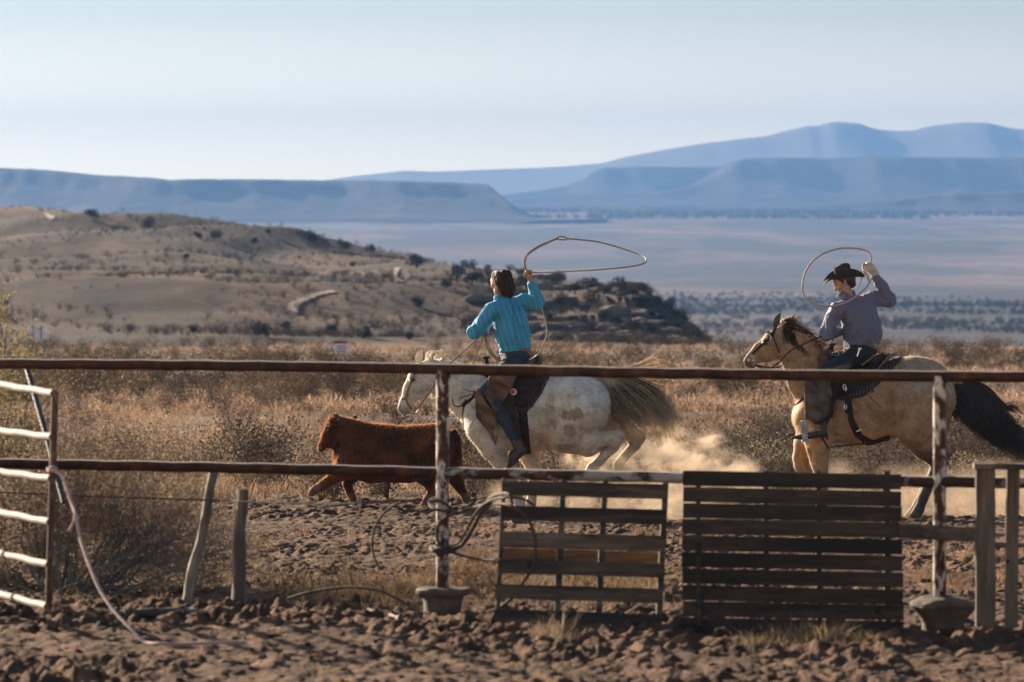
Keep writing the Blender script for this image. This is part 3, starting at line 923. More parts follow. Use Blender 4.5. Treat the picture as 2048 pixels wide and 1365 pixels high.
# right-hand wooden gate frame and the plank that joins it
fr = thing('wooden_gate', 'section of tan wooden gate frame cut off by the right edge', 'gate', P(1970, 1250, 31.0))
mb = MB(); mb.beam(P(1971, 1253, 31.0), P(1971, 938, 31.05), 39 / F * 31, .05, up=(0, 1, 0), bev=.004, jit=.003, seg=8); tag(mb.build('upright', M_woodD, fr, angle=35), 'wide stained upright')
mb = MB(); mb.beam(P(2022, 1256, 31.05), P(2026, 938, 31.1), 26 / F * 31, .04, up=(0, 1, 0), bev=.004, jit=.002, seg=6); mb.build('upright', M_woodD, fr, angle=35)
mb = MB(); mb.beam(P(2110, 1256, 31.05), P(2114, 938, 31.1), 26 / F * 31, .04, up=(0, 1, 0), bev=.004, jit=.002, seg=6); mb.build('upright', M_woodD, fr, angle=35)
mb = MB(); mb.beam(P(1947, 932, 31.05), P(2300, 938, 31.05), .10, .032, up=(0, 0, 1), bev=.004, jit=.002, seg=6); mb.build('top_board', M_woodD, fr, angle=35)
mb = MB(); mb.beam(P(1990, 1090, 31.1), P(2300, 1094, 31.1), .06, .03, up=(0, 0, 1), bev=.004, jit=.001, seg=6); mb.build('cross_board', M_woodD, fr, angle=35)
mb = MB()
a = P(1800, 1062, 31.28); c = P(1960, 1070, 31.12)
mb.beam(a, c, 29 / F * 31.2, .035, up=np.cross((c - a) / np.linalg.norm(c - a), (0, 0, 1)), bev=.004, jit=.004, seg=8)
tag(mb.build('plank', M_woodA, angle=35), 'loose plank fixed level between the dark pallet and the wooden gate frame', 'plank')

# bits of timber on the ground
def log(p0, p1, Y0, Y1, r, name, label, mt, flat=.55):
    a = gnd(p0, Y0); c = gnd(p1, Y1); a[2] += r * .35; c[2] += r * .4
    mb = MB(); n = 10
    mb.tube([a + (c - a) * k / n for k in range(n + 1)], [r * (1 + .12 * math.sin(k * 1.7 + p0)) for k in range(n + 1)], 10)
    V = mb.v[0]; V += fbm(V[:, 0] * 20, V[:, 1] * 30, V[:, 2] * 30, oct=2, seed=5)[:, None] * .008
    o = mb.build(name, mt, angle=35); tag(o, label, 'timber'); return o
log(248, 395, 32.6, 32.7, .026, 'fallen_log', 'low weathered log lying on the ground below the leaning grey post', M_woodC)
log(738, 800, 33.0, 32.2, .016, 'broken_slat', 'short pale broken slat on the sand left of the concrete footing', M_woodD)
# ------------------------------------------------------------------ animals
def figs(Y0):
    s = Y0 / F
    def pt(px, py, dy=0.0):
        q = P(px, py, Y0); q[1] += dy; return q
    def q4(px, py, dy, r, *sq):
        p = pt(px, py, dy); return (p[0], p[1], p[2], r * s) + tuple(sq)
    return s, pt, q4
def prismpoly(pts, Y0):
    return [(float(P(a, b, Y0)[0]), float(P(a, b, Y0)[2])) for a, b in pts]
YAX = (0, 1, 0)

def coat(name, sheen=.3, rough=.75, hair=60, bumpd=.004):
    m = mat(name, (.5, .5, .5), rough); t, b = nodes(m)
    c = attr(t)
    n = noise(t, 9, 6, .65); n2 = noise(t, hair, 4, .7, stretch=(.5, 1, 1))
    v = mixc(t, 1.0, c, rampc(t, n, [(.3, (.58, .54, .50)), (.6, (1.08, 1.08, 1.08))]), 'MULTIPLY')
    v = mixc(t, 1.0, v, rampc(t, n2, [(.3, (.80, .79, .78)), (.6, (1.06, 1.06, 1.06))]), 'MULTIPLY')
    t.links.new(v, b.inputs['Base Color'])
    b.inputs['Sheen Weight'].default_value = sheen
    b.inputs['Sheen Roughness'].default_value = .4
    b.inputs['Specular IOR Level'].default_value = .2
    bump(t, b, noise(t, hair * 1.5, 3, .7, stretch=(.4, 1, 1)), .6, bumpd)
    return m
def hairmat(name, c1, c2, trans=.35, rough=.5, ac=True):
    m = bpy.data.materials.new(name); m.use_nodes = True; t = m.node_tree; t.nodes.clear()
    c = rampc(t, noise(t, 30, 3), [(.3, c1), (.7, c2)])
    
    if ac: c = mixc(t, 1.0, c, attr(t), 'MULTIPLY')
    p = N(t, 'ShaderNodeBsdfPrincipled'); p.inputs['Roughness'].default_value = rough
    tr = N(t, 'ShaderNodeBsdfTranslucent'); mx = N(t, 'ShaderNodeMixShader'); mx.inputs[0].default_value = trans
    t.links.new(c, p.inputs['Base Color']); t.links.new(c, tr.inputs[0])
    t.links.new(p.outputs[0], mx.inputs[1]); t.links.new(tr.outputs[0], mx.inputs[2])
    o = N(t, 'ShaderNodeOutputMaterial'); t.links.new(mx.outputs[0], o.inputs['Surface'])
    return m

def strands(name, curves, mt, parent, r0=.004, sides=3, cols=None, taper=.15, tip=None):
    "curves: list of (n,3) arrays -> one mesh of tapered tubes"
    V = []; Q = []; C = []; off = 0
    for ci, c in enumerate(curves):
        c = np.asarray(c); n = len(c)
        T = np.gradient(c, axis=0); T /= np.linalg.norm(T, axis=1)[:, None] + 1e-9
        h = np.cross(T, np.array([.3, 1, .2])); h /= np.linalg.norm(h, axis=1)[:, None] + 1e-9
        u = np.cross(T, h)
        tt = np.linspace(0, 1, n)
        r = r0 * (1 - (1 - taper) * tt ** 2)
        ring = [c + (h * math.cos(2 * math.pi * k / sides) + u * math.sin(2 * math.pi * k / sides)) * r[:, None] for k in range(sides)]
        R = np.stack(ring, 1).reshape(-1, 3)
        V.append(R)
        i = np.arange(n - 1)[:, None] * sides + np.arange(sides)[None, :]
        j = np.arange(n - 1)[:, None] * sides + (np.arange(sides)[None, :] + 1) % sides
        Q.append(np.stack([i, j, j + sides, i + sides], -1).reshape(-1, 4) + off)
        cc = np.repeat(cols[ci][None, :] if cols is not None else np.ones((1, 3)), n * sides, 0)
        if tip is not None and (ci * 7919) % 10 < 6:
            k_ = np.repeat(np.clip((tt - .55) / .4, 0, 1), sides)[:, None]; cc = cc * (1 - k_) + np.array(tip) * k_
        C.append(cc)
        off += len(R)
    return mobj(name, raw_mesh(name, np.vstack(V), np.vstack(Q), cols=np.vstack(C)), mt, parent)

def lock_field(guides, n, spread, jit, seg=12, seed=1, pw=1.0):
    "guides: list of point lists (same count) ordered across the tail; interpolate between neighbours"
    r = np.random.default_rng(seed); G = [smoothcurve(g, 6) for g in guides]
    m = min(len(g) for g in G); G = [g[np.linspace(0, len(g) - 1, seg).astype(int)] for g in G]
    out = []
    for i in range(n):
        t = r.random() * (len(G) - 1); k = int(min(t, len(G) - 2)); f = t - k
        c = G[k] * (1 - f) + G[k + 1] * f
        tt = np.linspace(0, 1, seg)[:, None]
        L = .62 + .38 * r.random() ** .6
        idx = np.linspace(0, (seg - 1) * L, seg)
        c = np.stack([np.interp(idx, np.arange(seg), c[:, a]) for a in range(3)], 1)
        o1 = r.normal(size=3) * spread; o2 = r.normal(size=3) * jit; ph = r.random(3) * 6.28
        c = c + o1 * (.35 + .65 * tt) + o2 * tt ** 2 + .006 * np.sin(tt * 7 + ph) * tt
        out.append(c)
    return out

def fuzz(name, me, n, length, mt, parent, seed=1, droop=(0.3, 0, -.5), sel=None, wdt=.0022, colr=None):
    "short coat hairs standing off a body: thin triangles"
    r = np.random.default_rng(seed)
    co = np.empty(len(me.vertices) * 3, dtype=np.float32); me.vertices.foreach_get('co', co); co = co.reshape(-1, 3).astype(float)
    no = np.empty(len(me.vertices) * 3, dtype=np.float32); me.vertices.foreach_get('normal', no); no = no.reshape(-1, 3).astype(float)
    i = r.integers(0, len(co), n)
    if sel is not None: i = i[sel(co[i])]
    p = co[i] + r.normal(size=(len(i), 3)) * .004; nn = no[i]
    d = nn + np.array(droop) * .8 + r.normal(size=p.shape) * .35
    d /= np.linalg.norm(d, axis=1)[:, None]
    L = length * (.5 + r.random(len(i)))[:, None]
    if name == 'coat_hair' and length < .0155: L = L * np.where(nn @ np.array([-.5, 0, .85]) > .25, 1.35, .45)[:, None]
    s_ = np.cross(d, r.normal(size=p.shape)); s_ /= np.linalg.norm(s_, axis=1)[:, None]
    V = np.stack([p - s_ * wdt - nn * .004, p + s_ * wdt - nn * .004, p + d * L], 1).reshape(-1, 3)
    Fc = np.arange(len(V)).reshape(-1, 3)
    cols = None
    if colr is not None: cols = np.repeat(colr(p), 3, 0)
    base = np.array(parent['_b'])
    return mobj(name, raw_mesh(name, V + base, Fc, cols=cols if cols is not None else np.ones((len(V), 3)), smooth=False), mt, parent)

def lerp(a, b, t): return a + (b - a) * t[..., None]
def sstep(x, a, b): t = np.clip((x - a) / (b - a), 0, 1); return t * t * (3 - 2 * t)
def leg(S_, q4, pts, k=.02):
    S_.chain([q4(*p) for p in pts], k=k)

# ---- the calf
YC = 61.0
sC, ptC, qC = figs(YC)
calf_b = SDF()
calf_b.chain([qC(718, 897, 0, 52, .62), qC(770, 907, 0, 54, .70), (qC(825, 906, 0, 51, .68)), qC(864, 894, 0, 46, .70)], k=.08)
calf_b.chain([qC(680, 855, 0, 21, .66), qC(698, 868, 0, 29, .60), qC(728, 892, 0, 49, .60)], k=.055)
calf_b.chain([qC(671, 851, -.0, 19, .78), qC(657, 873, 0, 13, .78), qC(645, 891, 0, 10, .92)], k=.03)
calf_b.rc(ptC(673, 868, 0), ptC(662, 890, 0), 15 * sC, 8 * sC, .025, (YAX, .55))
calf_b.rc(ptC(645, 893, 0), ptC(643, 897, 0), 9.5 * sC, 8 * sC, .01, (YAX, 1.05))
for sy_ in (-1, 1):
    calf_b.rc(ptC(640, 892, sy_ * .035), ptC(640, 893, sy_ * .045), .012, .010, .01, None, True)
    calf_b.rc(ptC(657, 862, sy_ * .075), ptC(659, 860, sy_ * .085), .016, .014, .012, None, True)
    calf_b.rc(ptC(660, 853, sy_ * .075), ptC(667, 852, sy_ * .085), .015, .014, .02)
calf_b.rc(ptC(676, 896, 0), ptC(681, 888, 0), 6 * sC, 5 * sC, .03, (YAX, 4.0), True)
calf_b.rc(ptC(664, 838, .03), ptC(672, 834, .03), 8 * sC, 6 * sC, .02)
calf_b.chain([qC(688, 905, 0, 18, .6), qC(692, 930, 0, 23, .8), qC(740, 945, 0, 22, .8)], k=.06)      # brisket
calf_b.rc(ptC(745, 915, 0), ptC(815, 922, 0), 47 * sC, 44 * sC, .05, (YAX, .78))                    # belly
for dy, pts in ((-.11, [(712, 915, 34, ), (692, 935, 24), (668, 955, 13), (645, 971, 9.5), (632, 978, 8), (625, 984, 8.5)]),
                (.11, [(716, 920, 32), (702, 950, 17), (694, 968, 9.5), (699, 986, 7.5), (705, 998, 8.5)])):
    calf_b.chain([qC(a, b_, dy * (1 if i else .5), r) for i, (a, b_, r) in enumerate(pts)], k=.025)
for dy, pts in ((-.12, [(862, 905, 42), (850, 940, 29), (862, 966, 14), (868, 978, 9.5), (856, 997, 8), (848, 1012, 8.5)]),
                (.12, [(875, 905, 40), (897, 935, 25), (914, 966, 12.5), (920, 978, 9), (932, 998, 7.5), (938, 1008, 8)])):
    calf_b.chain([qC(a, b_, dy * (.5 if i == 0 else 1), r) for i, (a, b_, r) in enumerate(pts)], k=.03)
calf_b.chain([qC(908, 866, 0, 7), qC(916, 880, 0, 6), qC(919, 915, 0, 5), qC(917, 940, 0, 9)], k=.015)   # tail
def calf_col(V):
    n = fbm(V[:, 0] * 6, V[:, 1] * 6, V[:, 2] * 6, oct=3, seed=3)
    c = lerp(np.array([.035, .012, .005]), np.array([.10, .032, .010]), np.clip(.5 + n, 0, 1))
    n9 = fbm(V[:, 0] * 2.2 + 4, V[:, 1] * 2, V[:, 2] * 2.6, oct=3, seed=33)
    c = c * (1 + 1.3 * np.clip(n9, -.35, .8))[:, None]
    hoof = sstep(V[:, 2], P(0, 990, YC)[2] + .03, P(0, 990, YC)[2] - .01)
    front = (V[:, 0] < P(642, 0, YC)[0]) & (V[:, 2] < P(0, 965, YC)[2])
    hoof = np.maximum(hoof, front * 1.0)
    c = lerp(c, np.array([.16, .10, .07]), hoof * .8)
    mz = sstep(V[:, 0], P(648, 0, YC)[0], P(640, 0, YC)[0]) * (V[:, 2] > P(0, 915, YC)[2])
    return lerp(c, np.array([.16, .07, .045]), mz * .8)
calf_me = calf_b.mesh('body', .011, disp=lambda V, n: .006 * fbm(V[:, 0] * 14, V[:, 1] * 14, V[:, 2] * 14, oct=3, seed=8), colf=calf_col)
calf = thing('calf', 'reddish brown calf running to the left ahead of the white horse', 'calf', P(770, 1000, YC))
M_calf = coat('calf_coat', .08, .85, 50, .010)
M_calf_hair = hairmat('calf_hair', (.08, .022, .006), (.62, .22, .04), .7)
cb = mobj('body', calf_me, M_calf, calf)
fuzz('coat_hair', cb.data, 30000, .0150, M_calf_hair, calf, 3, (.6, 0, -.35), sel=lambda p: (p[:, 2] > ptC(0, 958)[2] - calf['_b'][2]) | (rng.random(len(p)) < .35))
mb = MB()
mb.tube([ptC(682, 846, -.07), ptC(684, 841, -.12), ptC(685, 840, -.16), ptC(684, 844, -.20), ptC(682, 850, -.235)], [.018, .040, .050, .040, .006], 12, flat=.35)
mb.tube([ptC(676, 838, -.05), ptC(672, 831, -.055), ptC(668, 829, -.05)], [.03, .028, .01], 8)
M_ear1 = hairmat('calf_ear', (.05, .015, .006), (.14, .05, .016), .4, ac=False); ear = mb.build('ear', M_ear1, calf)
mb = MB(); mb.tube([ptC(700, 846, .06), ptC(706, 841, .09), ptC(711, 836, .12), ptC(713, 833, .13)], [.02, .032, .024, .005], 10, flat=.35); mb.build('ear', M_ear1, calf)
M_eye = mat('eye_dark', (.01, .008, .006), .12)
mb = MB(); mb.ball(ptC(658, 861, -.082), .017); mb.build('eye', M_eye, calf)

# ---- horses
def horse_head(S_, q4, pt, s, A, B, rA, rB, fl=.60):
    "A cheek centre, B muzzle centre in px"
    A = np.array(A, float); B = np.array(B, float); d = B - A; L = np.linalg.norm(d); d /= L
    perp = np.array([d[1], -d[0]])           # towards the forehead side
    if perp[1] > 0: perp = -perp
    def h(t, o): q = A + d * L * t + perp * o; return q
    a = h(0, 0); m1 = h(.45, 3); m2 = h(.8, 2); m3 = h(1, 0)
    S_.chain([q4(*a, 0, rA, fl), q4(*m1, 0, rA * .66, fl), q4(*m2, 0, rB * 1.05, fl + .08), q4(*m3, 0, rB, fl + .2)], k=.03)
    j = h(-.02, -6); j2 = h(.35, -9)
    S_.rc(pt(*j, 0), pt(*j2, 0), rA * .92 * s, rA * .55 * s, .02, (YAX, .48))                        # jaw
    for sy in (-1, 1):
        e = h(.12, rA * .62); S_.rc(pt(*e, sy * rA * s * .50), pt(*h(.22, rA * .50), sy * rA * s * .46), 7 * s, 5 * s, .02)       # brow
        c0 = h(.30, 5); c1 = h(.62, 5); S_.rc(pt(*c0, sy * rA * s * .40), pt(*c1, sy * rA * s * .22), 4.5 * s, 3 * s, .02)     # cheek bone
        n0 = h(1.02, rB * .50); S_.rc(pt(*n0, sy * rB * s * .80), pt(*n0, sy * rB * s * .95), 3.0 * s, 2.2 * s, .012, sub=True)
        e2 = h(.19, rA * .50); S_.rc(pt(*e2, sy * rA * s * .68), pt(*e2, sy * rA * s * .72), 5.0 * s, 4.5 * s, .012, sub=True)
    ch = h(1.0, -rB * .8); S_.rc(pt(*ch, 0), pt(*h(.86, -rB * .75), 0), rB * .48 * s, rB * .42 * s, .015, (YAX, .9))         # chin
    mo0 = h(1.14, -rB * .42); mo1 = h(.80, -rB * .40)
    for sy in (-1, 1): S_.rc(pt(*mo0, sy * rB * s * .85), pt(*mo1, sy * rB * s * .95), 1.1 * s, .9 * s, .006, sub=True)
    return h
def ear_mesh(pt, base, tip, dy, dyt, wdt, nm, mt, mt2, parent, lean=1):
    mb = MB(); b0 = pt(*base, dy); t0 = pt(*tip, dyt)
    n = 9; pts = []; rr = []
    for k in range(n):
        t_ = k / (n - 1); q = b0 + (t0 - b0) * t_; q[0] += -.012 * math.sin(t_ * math.pi) * lean
        pts.append(q); rr.append(wdt * (.55 + .75 * math.sin(min(1, t_ * 1.5) * math.pi * .6)) * (1 - t_ ** 3.2) + .0015)
    mb.tube(pts, rr, 12, flat=.42)
    return mb.build(nm, mt, parent)

def strap(mb, bv, pts, Y0, w=.009, off=.004, n=6, th=.35):
    "leather strap laid on the near side of a body"
    c = smoothcurve([(a, 0, b_) for a, b_ in pts], n)
    out = []
    for q in c:
        o = P(q[0], q[2], Y0); h = bv.ray_cast(Vector((o[0], Y0 - 1.2, o[2])), Vector((0, 1, 0)))
        if h[0] is not None and abs(h[0].y - Y0) < .6: out.append(np.array([h[0].x, h[0].y - off, h[0].z]))
    if len(out) < 3: return
    # keep depth smooth
    o = np.array(out); k = np.ones(3) / 3
    o[:, 1] = np.minimum(o[:, 1], np.convolve(np.pad(o[:, 1], 1, mode='edge'), k, mode='valid'))
    V = []; T = np.gradient(o, axis=0); T /= np.linalg.norm(T, axis=1)[:, None] + 1e-9
    side = np.stack([T[:, 2], np.zeros(len(T)), -T[:, 0]], 1); side /= np.linalg.norm(side, axis=1)[:, None] + 1e-9
    a1 = o + side * w; a2 = o - side * w; d = np.array([0, -.004, 0])
    prof = np.stack([a1, a1 + d, a2 + d, a2], 1)
    m = len(o); Fc = []
    for i in range(m - 1):
        for kk in range(4): Fc.append((i * 4 + kk, i * 4 + (kk + 1) % 4, (i + 1) * 4 + (kk + 1) % 4, (i + 1) * 4 + kk))
    Fc.append((0, 1, 2, 3)); Fc.append(((m - 1) * 4 + 3, (m - 1) * 4 + 2, (m - 1) * 4 + 1, (m - 1) * 4))
    mb.add(prof.reshape(-1, 3), Fc)

# ---- white horse
YW = 57.0
sW, ptW, qW = figs(YW)
WT = [qW(1000, 826, 0, 73, .70), qW(1050, 829, 0, 73.5, .76), qW(1100, 826, 0, 70, .78), qW(1140, 816, 0, 66, .78), qW(1168, 808, 0, 57, .84)]
hw = SDF()
hw.chain(WT, k=.08)
hw.chain([qW(862, 749, 0, 31, .50), qW(900, 764, 0, 38, .50), qW(945, 790, 0, 51, .55), qW(990, 815, 0, 66, .60)], k=.07)
hw.rc(ptW(965, 838, -.10), ptW(985, 862, -.12), 38 * sW, 34 * sW, .06)
hw.rc(ptW(965, 838, .10), ptW(985, 862, .12), 38 * sW, 34 * sW, .06)
hw.rc(ptW(1000, 762, 0), ptW(1040, 766, 0), 14 * sW, 12 * sW, .08)
hh = horse_head(hw, qW, ptW, sW, (846, 755), (808, 817), 31, 13)
for sy in (-1, 1):
    hw.rc(ptW(1140, 802, sy * .12), ptW(1176, 815, sy * .13), 50 * sW, 42 * sW, .13)
    hw.rc(ptW(1010, 835, sy * .16), ptW(1005, 870, sy * .15), 26 * sW, 24 * sW, .06)
# legs
leg(hw, qW, [(968, 855, -.15, 37), (985, 893, -.16, 26), (1003, 925, -.15, 17), (1018, 948, -.14, 13.5), (1030, 980, -.13, 10), (1040, 1008, -.12, 10.5), (1040, 1026, -.12, 9.5), (1034, 1040, -.12, 13)])
leg(hw, qW, [(1020, 862, .13, 36), (1048, 893, .15, 24), (1062, 925, .15, 15.5), (1068, 948, .14, 13.5), (1066, 980, .13, 9.8), (1062, 1006, .12, 10.5), (1056, 1026, .12, 9.5), (1048, 1040, .12, 13)])
leg(hw, qW, [(1160, 820, -.14, 54), (1130, 868, -.17, 37), (1175, 884, -.16, 28), (1212, 879, -.15, 17), (1236, 874, -.14, 14), (1226, 893, -.13, 11), (1196, 924, -.12, 9.5), (1184, 936, -.12, 10.5), (1176, 948, -.12, 9.5), (1178, 962, -.12, 12)])
leg(hw, qW, [(1180, 815, .12, 48), (1192, 850, .14, 36), (1238, 858, .14, 25), (1262, 868, .13, 17), (1278, 874, .13, 14), (1270, 892, .12, 11), (1248, 916, .12, 9.5), (1238, 930, .12, 10.5), (1236, 944, .12, 9.5), (1243, 955, .12, 12)])
for sy in (-1, 1):     # muscle and skin creases
    for (a_, b_, c_, d_, y_) in ((1102, 795, 1110, 850, .303), (1110, 850, 1118, 885, .285), (1008, 872, 1040, 890, .235), (952, 815, 985, 850, .215), (925, 800, 955, 785, .165), (1150, 868, 1190, 858, .25), (968, 880, 990, 905, .215)):
        hw.rc(ptW(a_, b_, sy * y_), ptW(c_, d_, sy * y_), .012, .010, .045, None, True)
hw.chain([qW(1196, 764, 0, 13), qW(1215, 758, 0, 9), qW(1240, 768, 0, 6)], k=.03)
def whiteh_col(V):
    px = V[:, 0] / V[:, 1] * F + 1024; py = HZ - (V[:, 2] - CAMZ) / V[:, 1] * F
    n = fbm(V[:, 0] * 3, V[:, 1] * 3, V[:, 2] * 3, oct=4, seed=3); n2 = fbm(V[:, 0] * 18, V[:, 1] * 18, V[:, 2] * 18, oct=4, seed=9)
    c = np.tile(np.array([.56, .50, .43]), (len(V), 1))
    dusty = sstep(py, 790, 900) * np.clip(.6 + n * .8, 0, 1)
    c = lerp(c, np.array([.50, .36, .24]), dusty * .75)
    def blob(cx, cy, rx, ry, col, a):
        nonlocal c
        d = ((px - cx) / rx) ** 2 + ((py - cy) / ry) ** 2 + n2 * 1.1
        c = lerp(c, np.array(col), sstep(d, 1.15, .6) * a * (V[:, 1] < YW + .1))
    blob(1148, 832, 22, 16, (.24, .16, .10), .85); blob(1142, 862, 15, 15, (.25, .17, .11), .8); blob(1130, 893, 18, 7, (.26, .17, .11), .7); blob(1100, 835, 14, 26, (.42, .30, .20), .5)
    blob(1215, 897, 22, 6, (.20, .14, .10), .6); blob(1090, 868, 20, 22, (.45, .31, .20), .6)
    muz = sstep((px - 848) * -.55 + (py - 757) * .83, 62, 78) * (px < 860)
    c = lerp(c, np.array([.17, .14, .13]), muz * .8)
    sp_ = (vnoise(V[:, 0] * 70, V[:, 1] * 70, V[:, 2] * 70, seed=6) > .62)
    c = c * (1 - .14 * sp_)[:, None]
    hoof = sstep(py, 1026, 1032) + ((px > 1160) & (px < 1250) & (py > 946))
    c = lerp(c, np.array([.12, .095, .075]), np.clip(hoof, 0, 1))
    return c
hw_me = hw.mesh('body', .0115, disp=lambda V, n: .008 * fbm(V[:, 0] * 5, V[:, 1] * 5, V[:, 2] * 5, oct=3, seed=18), colf=whiteh_col)
white = thing('horse', 'dusty white horse galloping left under the rider in the turquoise shirt', 'horse', P(1040, 1045, YW))
M_white = coat('white_coat', .12, .7, 45)
wb = mobj('body', hw_me, M_white, white)
bvW = bvh_of(hw_me); 
class _BV:   # body meshes are stored relative to their thing: ray casts happen in world space
    def __init__(s, bv, base): s.b = bv; s.o = Vector(base)
    def ray_cast(s, o, d):
        h = s.b.ray_cast(o - s.o, d)
        return (h[0] + s.o if h[0] is not None else None,) + tuple(h[1:])
bvW = _BV(bvW, white['_b'])
M_whair = hairmat('pale_hair', (.62, .54, .44), (.85, .77, .64), .45)
M_wear = hairmat('white_ear', (.55, .47, .40), (.72, .62, .52), .35, ac=False)
fuzz('coat_hair', wb.data, 9000, .016, M_whair, white, 4, (.5, 0, -.2))
ear_mesh(ptW, (837, 727), (846, 698), -.10, -.11, .031, 'ear', M_wear, None, white)
ear_mesh(ptW, (868, 723), (884, 697), .055, .06, .026, 'ear', M_wear, None, white, -1)
mb = MB(); e = hh(.19, 29 * .50); mb.ball(ptW(*e, -29 * sW * .60), .021); mb.build('eye', M_eye, white)
# mane, forelock, jaw hair
cv = []
r_ = np.random.default_rng(5)
for i in range(120):
    t_ = r_.random(); bx = 850 + 112 * t_; by = 716 + 26 * t_ + r_.normal() * 1.5
    p0 = ptW(bx, by + 2, r_.normal() * .015); dz = r_.random()
    if t_ < .28 and i % 5 > 1: continue
    if t_ < .28:
        e1 = ptW(bx + 8 + 12 * dz, by - 5 - 9 * dz * r_.random(), r_.normal() * .04); e2 = ptW(bx + 18 + 22 * dz, by - 2 + 6 * r_.random(), r_.normal() * .06)
    else:
        e1 = ptW(bx + 10, by - 3 * dz, .05 + r_.normal() * .04); e2 = ptW(bx + 22 + 10 * dz, by + 6 + 8 * dz, .13 + r_.normal() * .03)
    cv.append(smoothcurve([p0, (p0 + e1) / 2 + r_.normal(size=3) * .006, e1, e2], 3))
for i in range(22):
    bx = 850 + 20 * r_.random(); p0 = ptW(bx, 722, r_.normal() * .03); cv.append(smoothcurve([p0, ptW(bx + 4 + r_.normal() * 4, 708 + r_.normal() * 2, r_.normal() * .03), ptW(bx + 14 + r_.normal() * 6, 703 + r_.normal() * 3, r_.normal() * .04), ptW(bx + 24 + r_.normal() * 5, 708 + r_.normal() * 4, r_.normal() * .04)], 3))
strands('mane', cv, M_whair, white, .0032)
cv = []
for i in range(240):
    t_ = r_.random(); bx = 838 + 62 * t_; by = 806 - 4 * t_ + r_.normal() * 2 - 14 * t_ * (1 - t_)
    p0 = ptW(bx, by - 5, r_.normal() * .03); cv.append(smoothcurve([p0, p0 + np.array([.012, 0, -.02]) + r_.normal(size=3) * .004, p0 + np.array([.03, 0, -.045]) + r_.normal(size=3) * .010], 3))
strands('jaw_hair', cv, M_whair, white, .003)
# tail
def tailcols(n, f): return np.array([f() for _ in range(n)])
g = lambda pts: [ptW(a, b_, d) for a, b_, d in pts]
gd = [g([(1200, 765, -.03), (1208, 790, -.06), (1215, 815, -.09), (1232, 838, -.11), (1255, 842, -.1)]),
      g([(1205, 762, -.03), (1225, 785, -.08), (1240, 815, -.12), (1265, 838, -.14), (1290, 845, -.12)]),
      g([(1208, 760, -.02), (1245, 775, -.08), (1270, 805, -.12), (1292, 835, -.14), (1308, 862, -.12)]),
      g([(1210, 758, 0), (1255, 765, -.05), (1295, 790, -.08), (1320, 825, -.10), (1342, 850, -.08)]),
      g([(1212, 756, 0), (1262, 758, -.02), (1305, 775, -.04), (1338, 805, -.05), (1358, 838, -.02)])]
cv = lock_field(gd, 1300, .024, .065, 12, 11)
cd = tailcols(1300, lambda: (np.array([.36, .245, .17]) * (.35 + 1.0 * r_.random())) if r_.random() < .72 else np.array([.85, .72, .55]))
gp_ = [g([(1290, 800, -.1), (1308, 822, -.12), (1318, 845, -.12), (1316, 866, -.1), (1300, 880, -.08)]),
       g([(1298, 795, -.1), (1318, 815, -.11), (1330, 838, -.12), (1338, 858, -.1), (1345, 872, -.08)]),
       g([(1320, 795, -.05), (1338, 812, -.05), (1350, 828, -.05), (1360, 842, -.04), (1368, 852, -.03)])]
c2 = lock_field(gp_, 220, .03, .08, 10, 12)
g2 = [g([(1214, 756, .0), (1250, 745, .03), (1285, 748, .05), (1320, 752, .06), (1350, 757, .08)]),
      g([(1214, 754, .0), (1245, 738, .03), (1280, 728, .06), (1305, 715, .08), (1318, 703, .1)]),
      g([(1214, 754, .0), (1245, 738, .03), (1285, 732, .05), (1320, 722, .06), (1358, 732, .08)]),
      g([(1214, 757, .0), (1260, 758, .0), (1305, 765, .02), (1340, 770, .04), (1372, 768, .05)])]
c3 = lock_field(g2, 70, .009, .022, 14, 13)
c4 = [smoothcurve([ptW(1180 + r_.normal() * 8, 756, -.05 + r_.normal() * .03), ptW(1200 + r_.normal() * 6, 752 + r_.normal() * 4, -.06), ptW(1215 + r_.normal() * 8, 762 + r_.normal() * 5, -.08), ptW(1232 + r_.normal() * 8, 772 + r_.normal() * 8, -.09)], 3) for _ in range(160)]
allc = cv + c2 + c3 + c4
pale = np.array([.95, .88, .76])
cc = np.vstack([cd, np.tile(pale, (len(c2), 1)) * (.55 + .45 * r_.random((len(c2), 1))), np.tile(pale, (len(c3) + len(c4), 1))])
strands('tail', allc, M_whair, white, .0029, cols=cc, tip=(.95, .84, .64))

# ---- buckskin horse
YT = 57.5
sT, ptT, qT = figs(YT)
TT = [qT(1672, 809, 0, 76, .70), qT(1720, 814, 0, 74, .77), qT(1780, 802, 0, 71, .80), qT(1826, 783, 0, 67, .80), (qT(1846, 782, 0, 64, .82))]
ht = SDF()
ht.chain(TT, k=.08)
ht.chain([qT(1566, 676, 0, 24, .50), qT(1590, 698, 0, 35, .47), qT(1622, 752, 0, 49, .50), qT(1660, 800, 0, 68, .58)], k=.07)
ht.rc(ptT(1622, 835, -.11), ptT(1634, 868, -.13), 38 * sT, 34 * sT, .06)
ht.rc(ptT(1622, 835, .11), ptT(1634, 868, .13), 38 * sT, 34 * sT, .06)
ht.rc(ptT(1665, 742, 0), ptT(1700, 748, 0), 14 * sT, 12 * sT, .08)
hh2 = horse_head(ht, qT, ptT, sT, (1546, 692), (1499, 724), 29, 13)
for sy in (-1, 1):
    ht.rc(ptT(1820, 792, sy * .13), ptT(1858, 800, sy * .13), 52 * sT, 46 * sT, .13)
    ht.rc(ptT(1680, 820, sy * .16), ptT(1672, 860, sy * .15), 26 * sT, 24 * sT, .06)
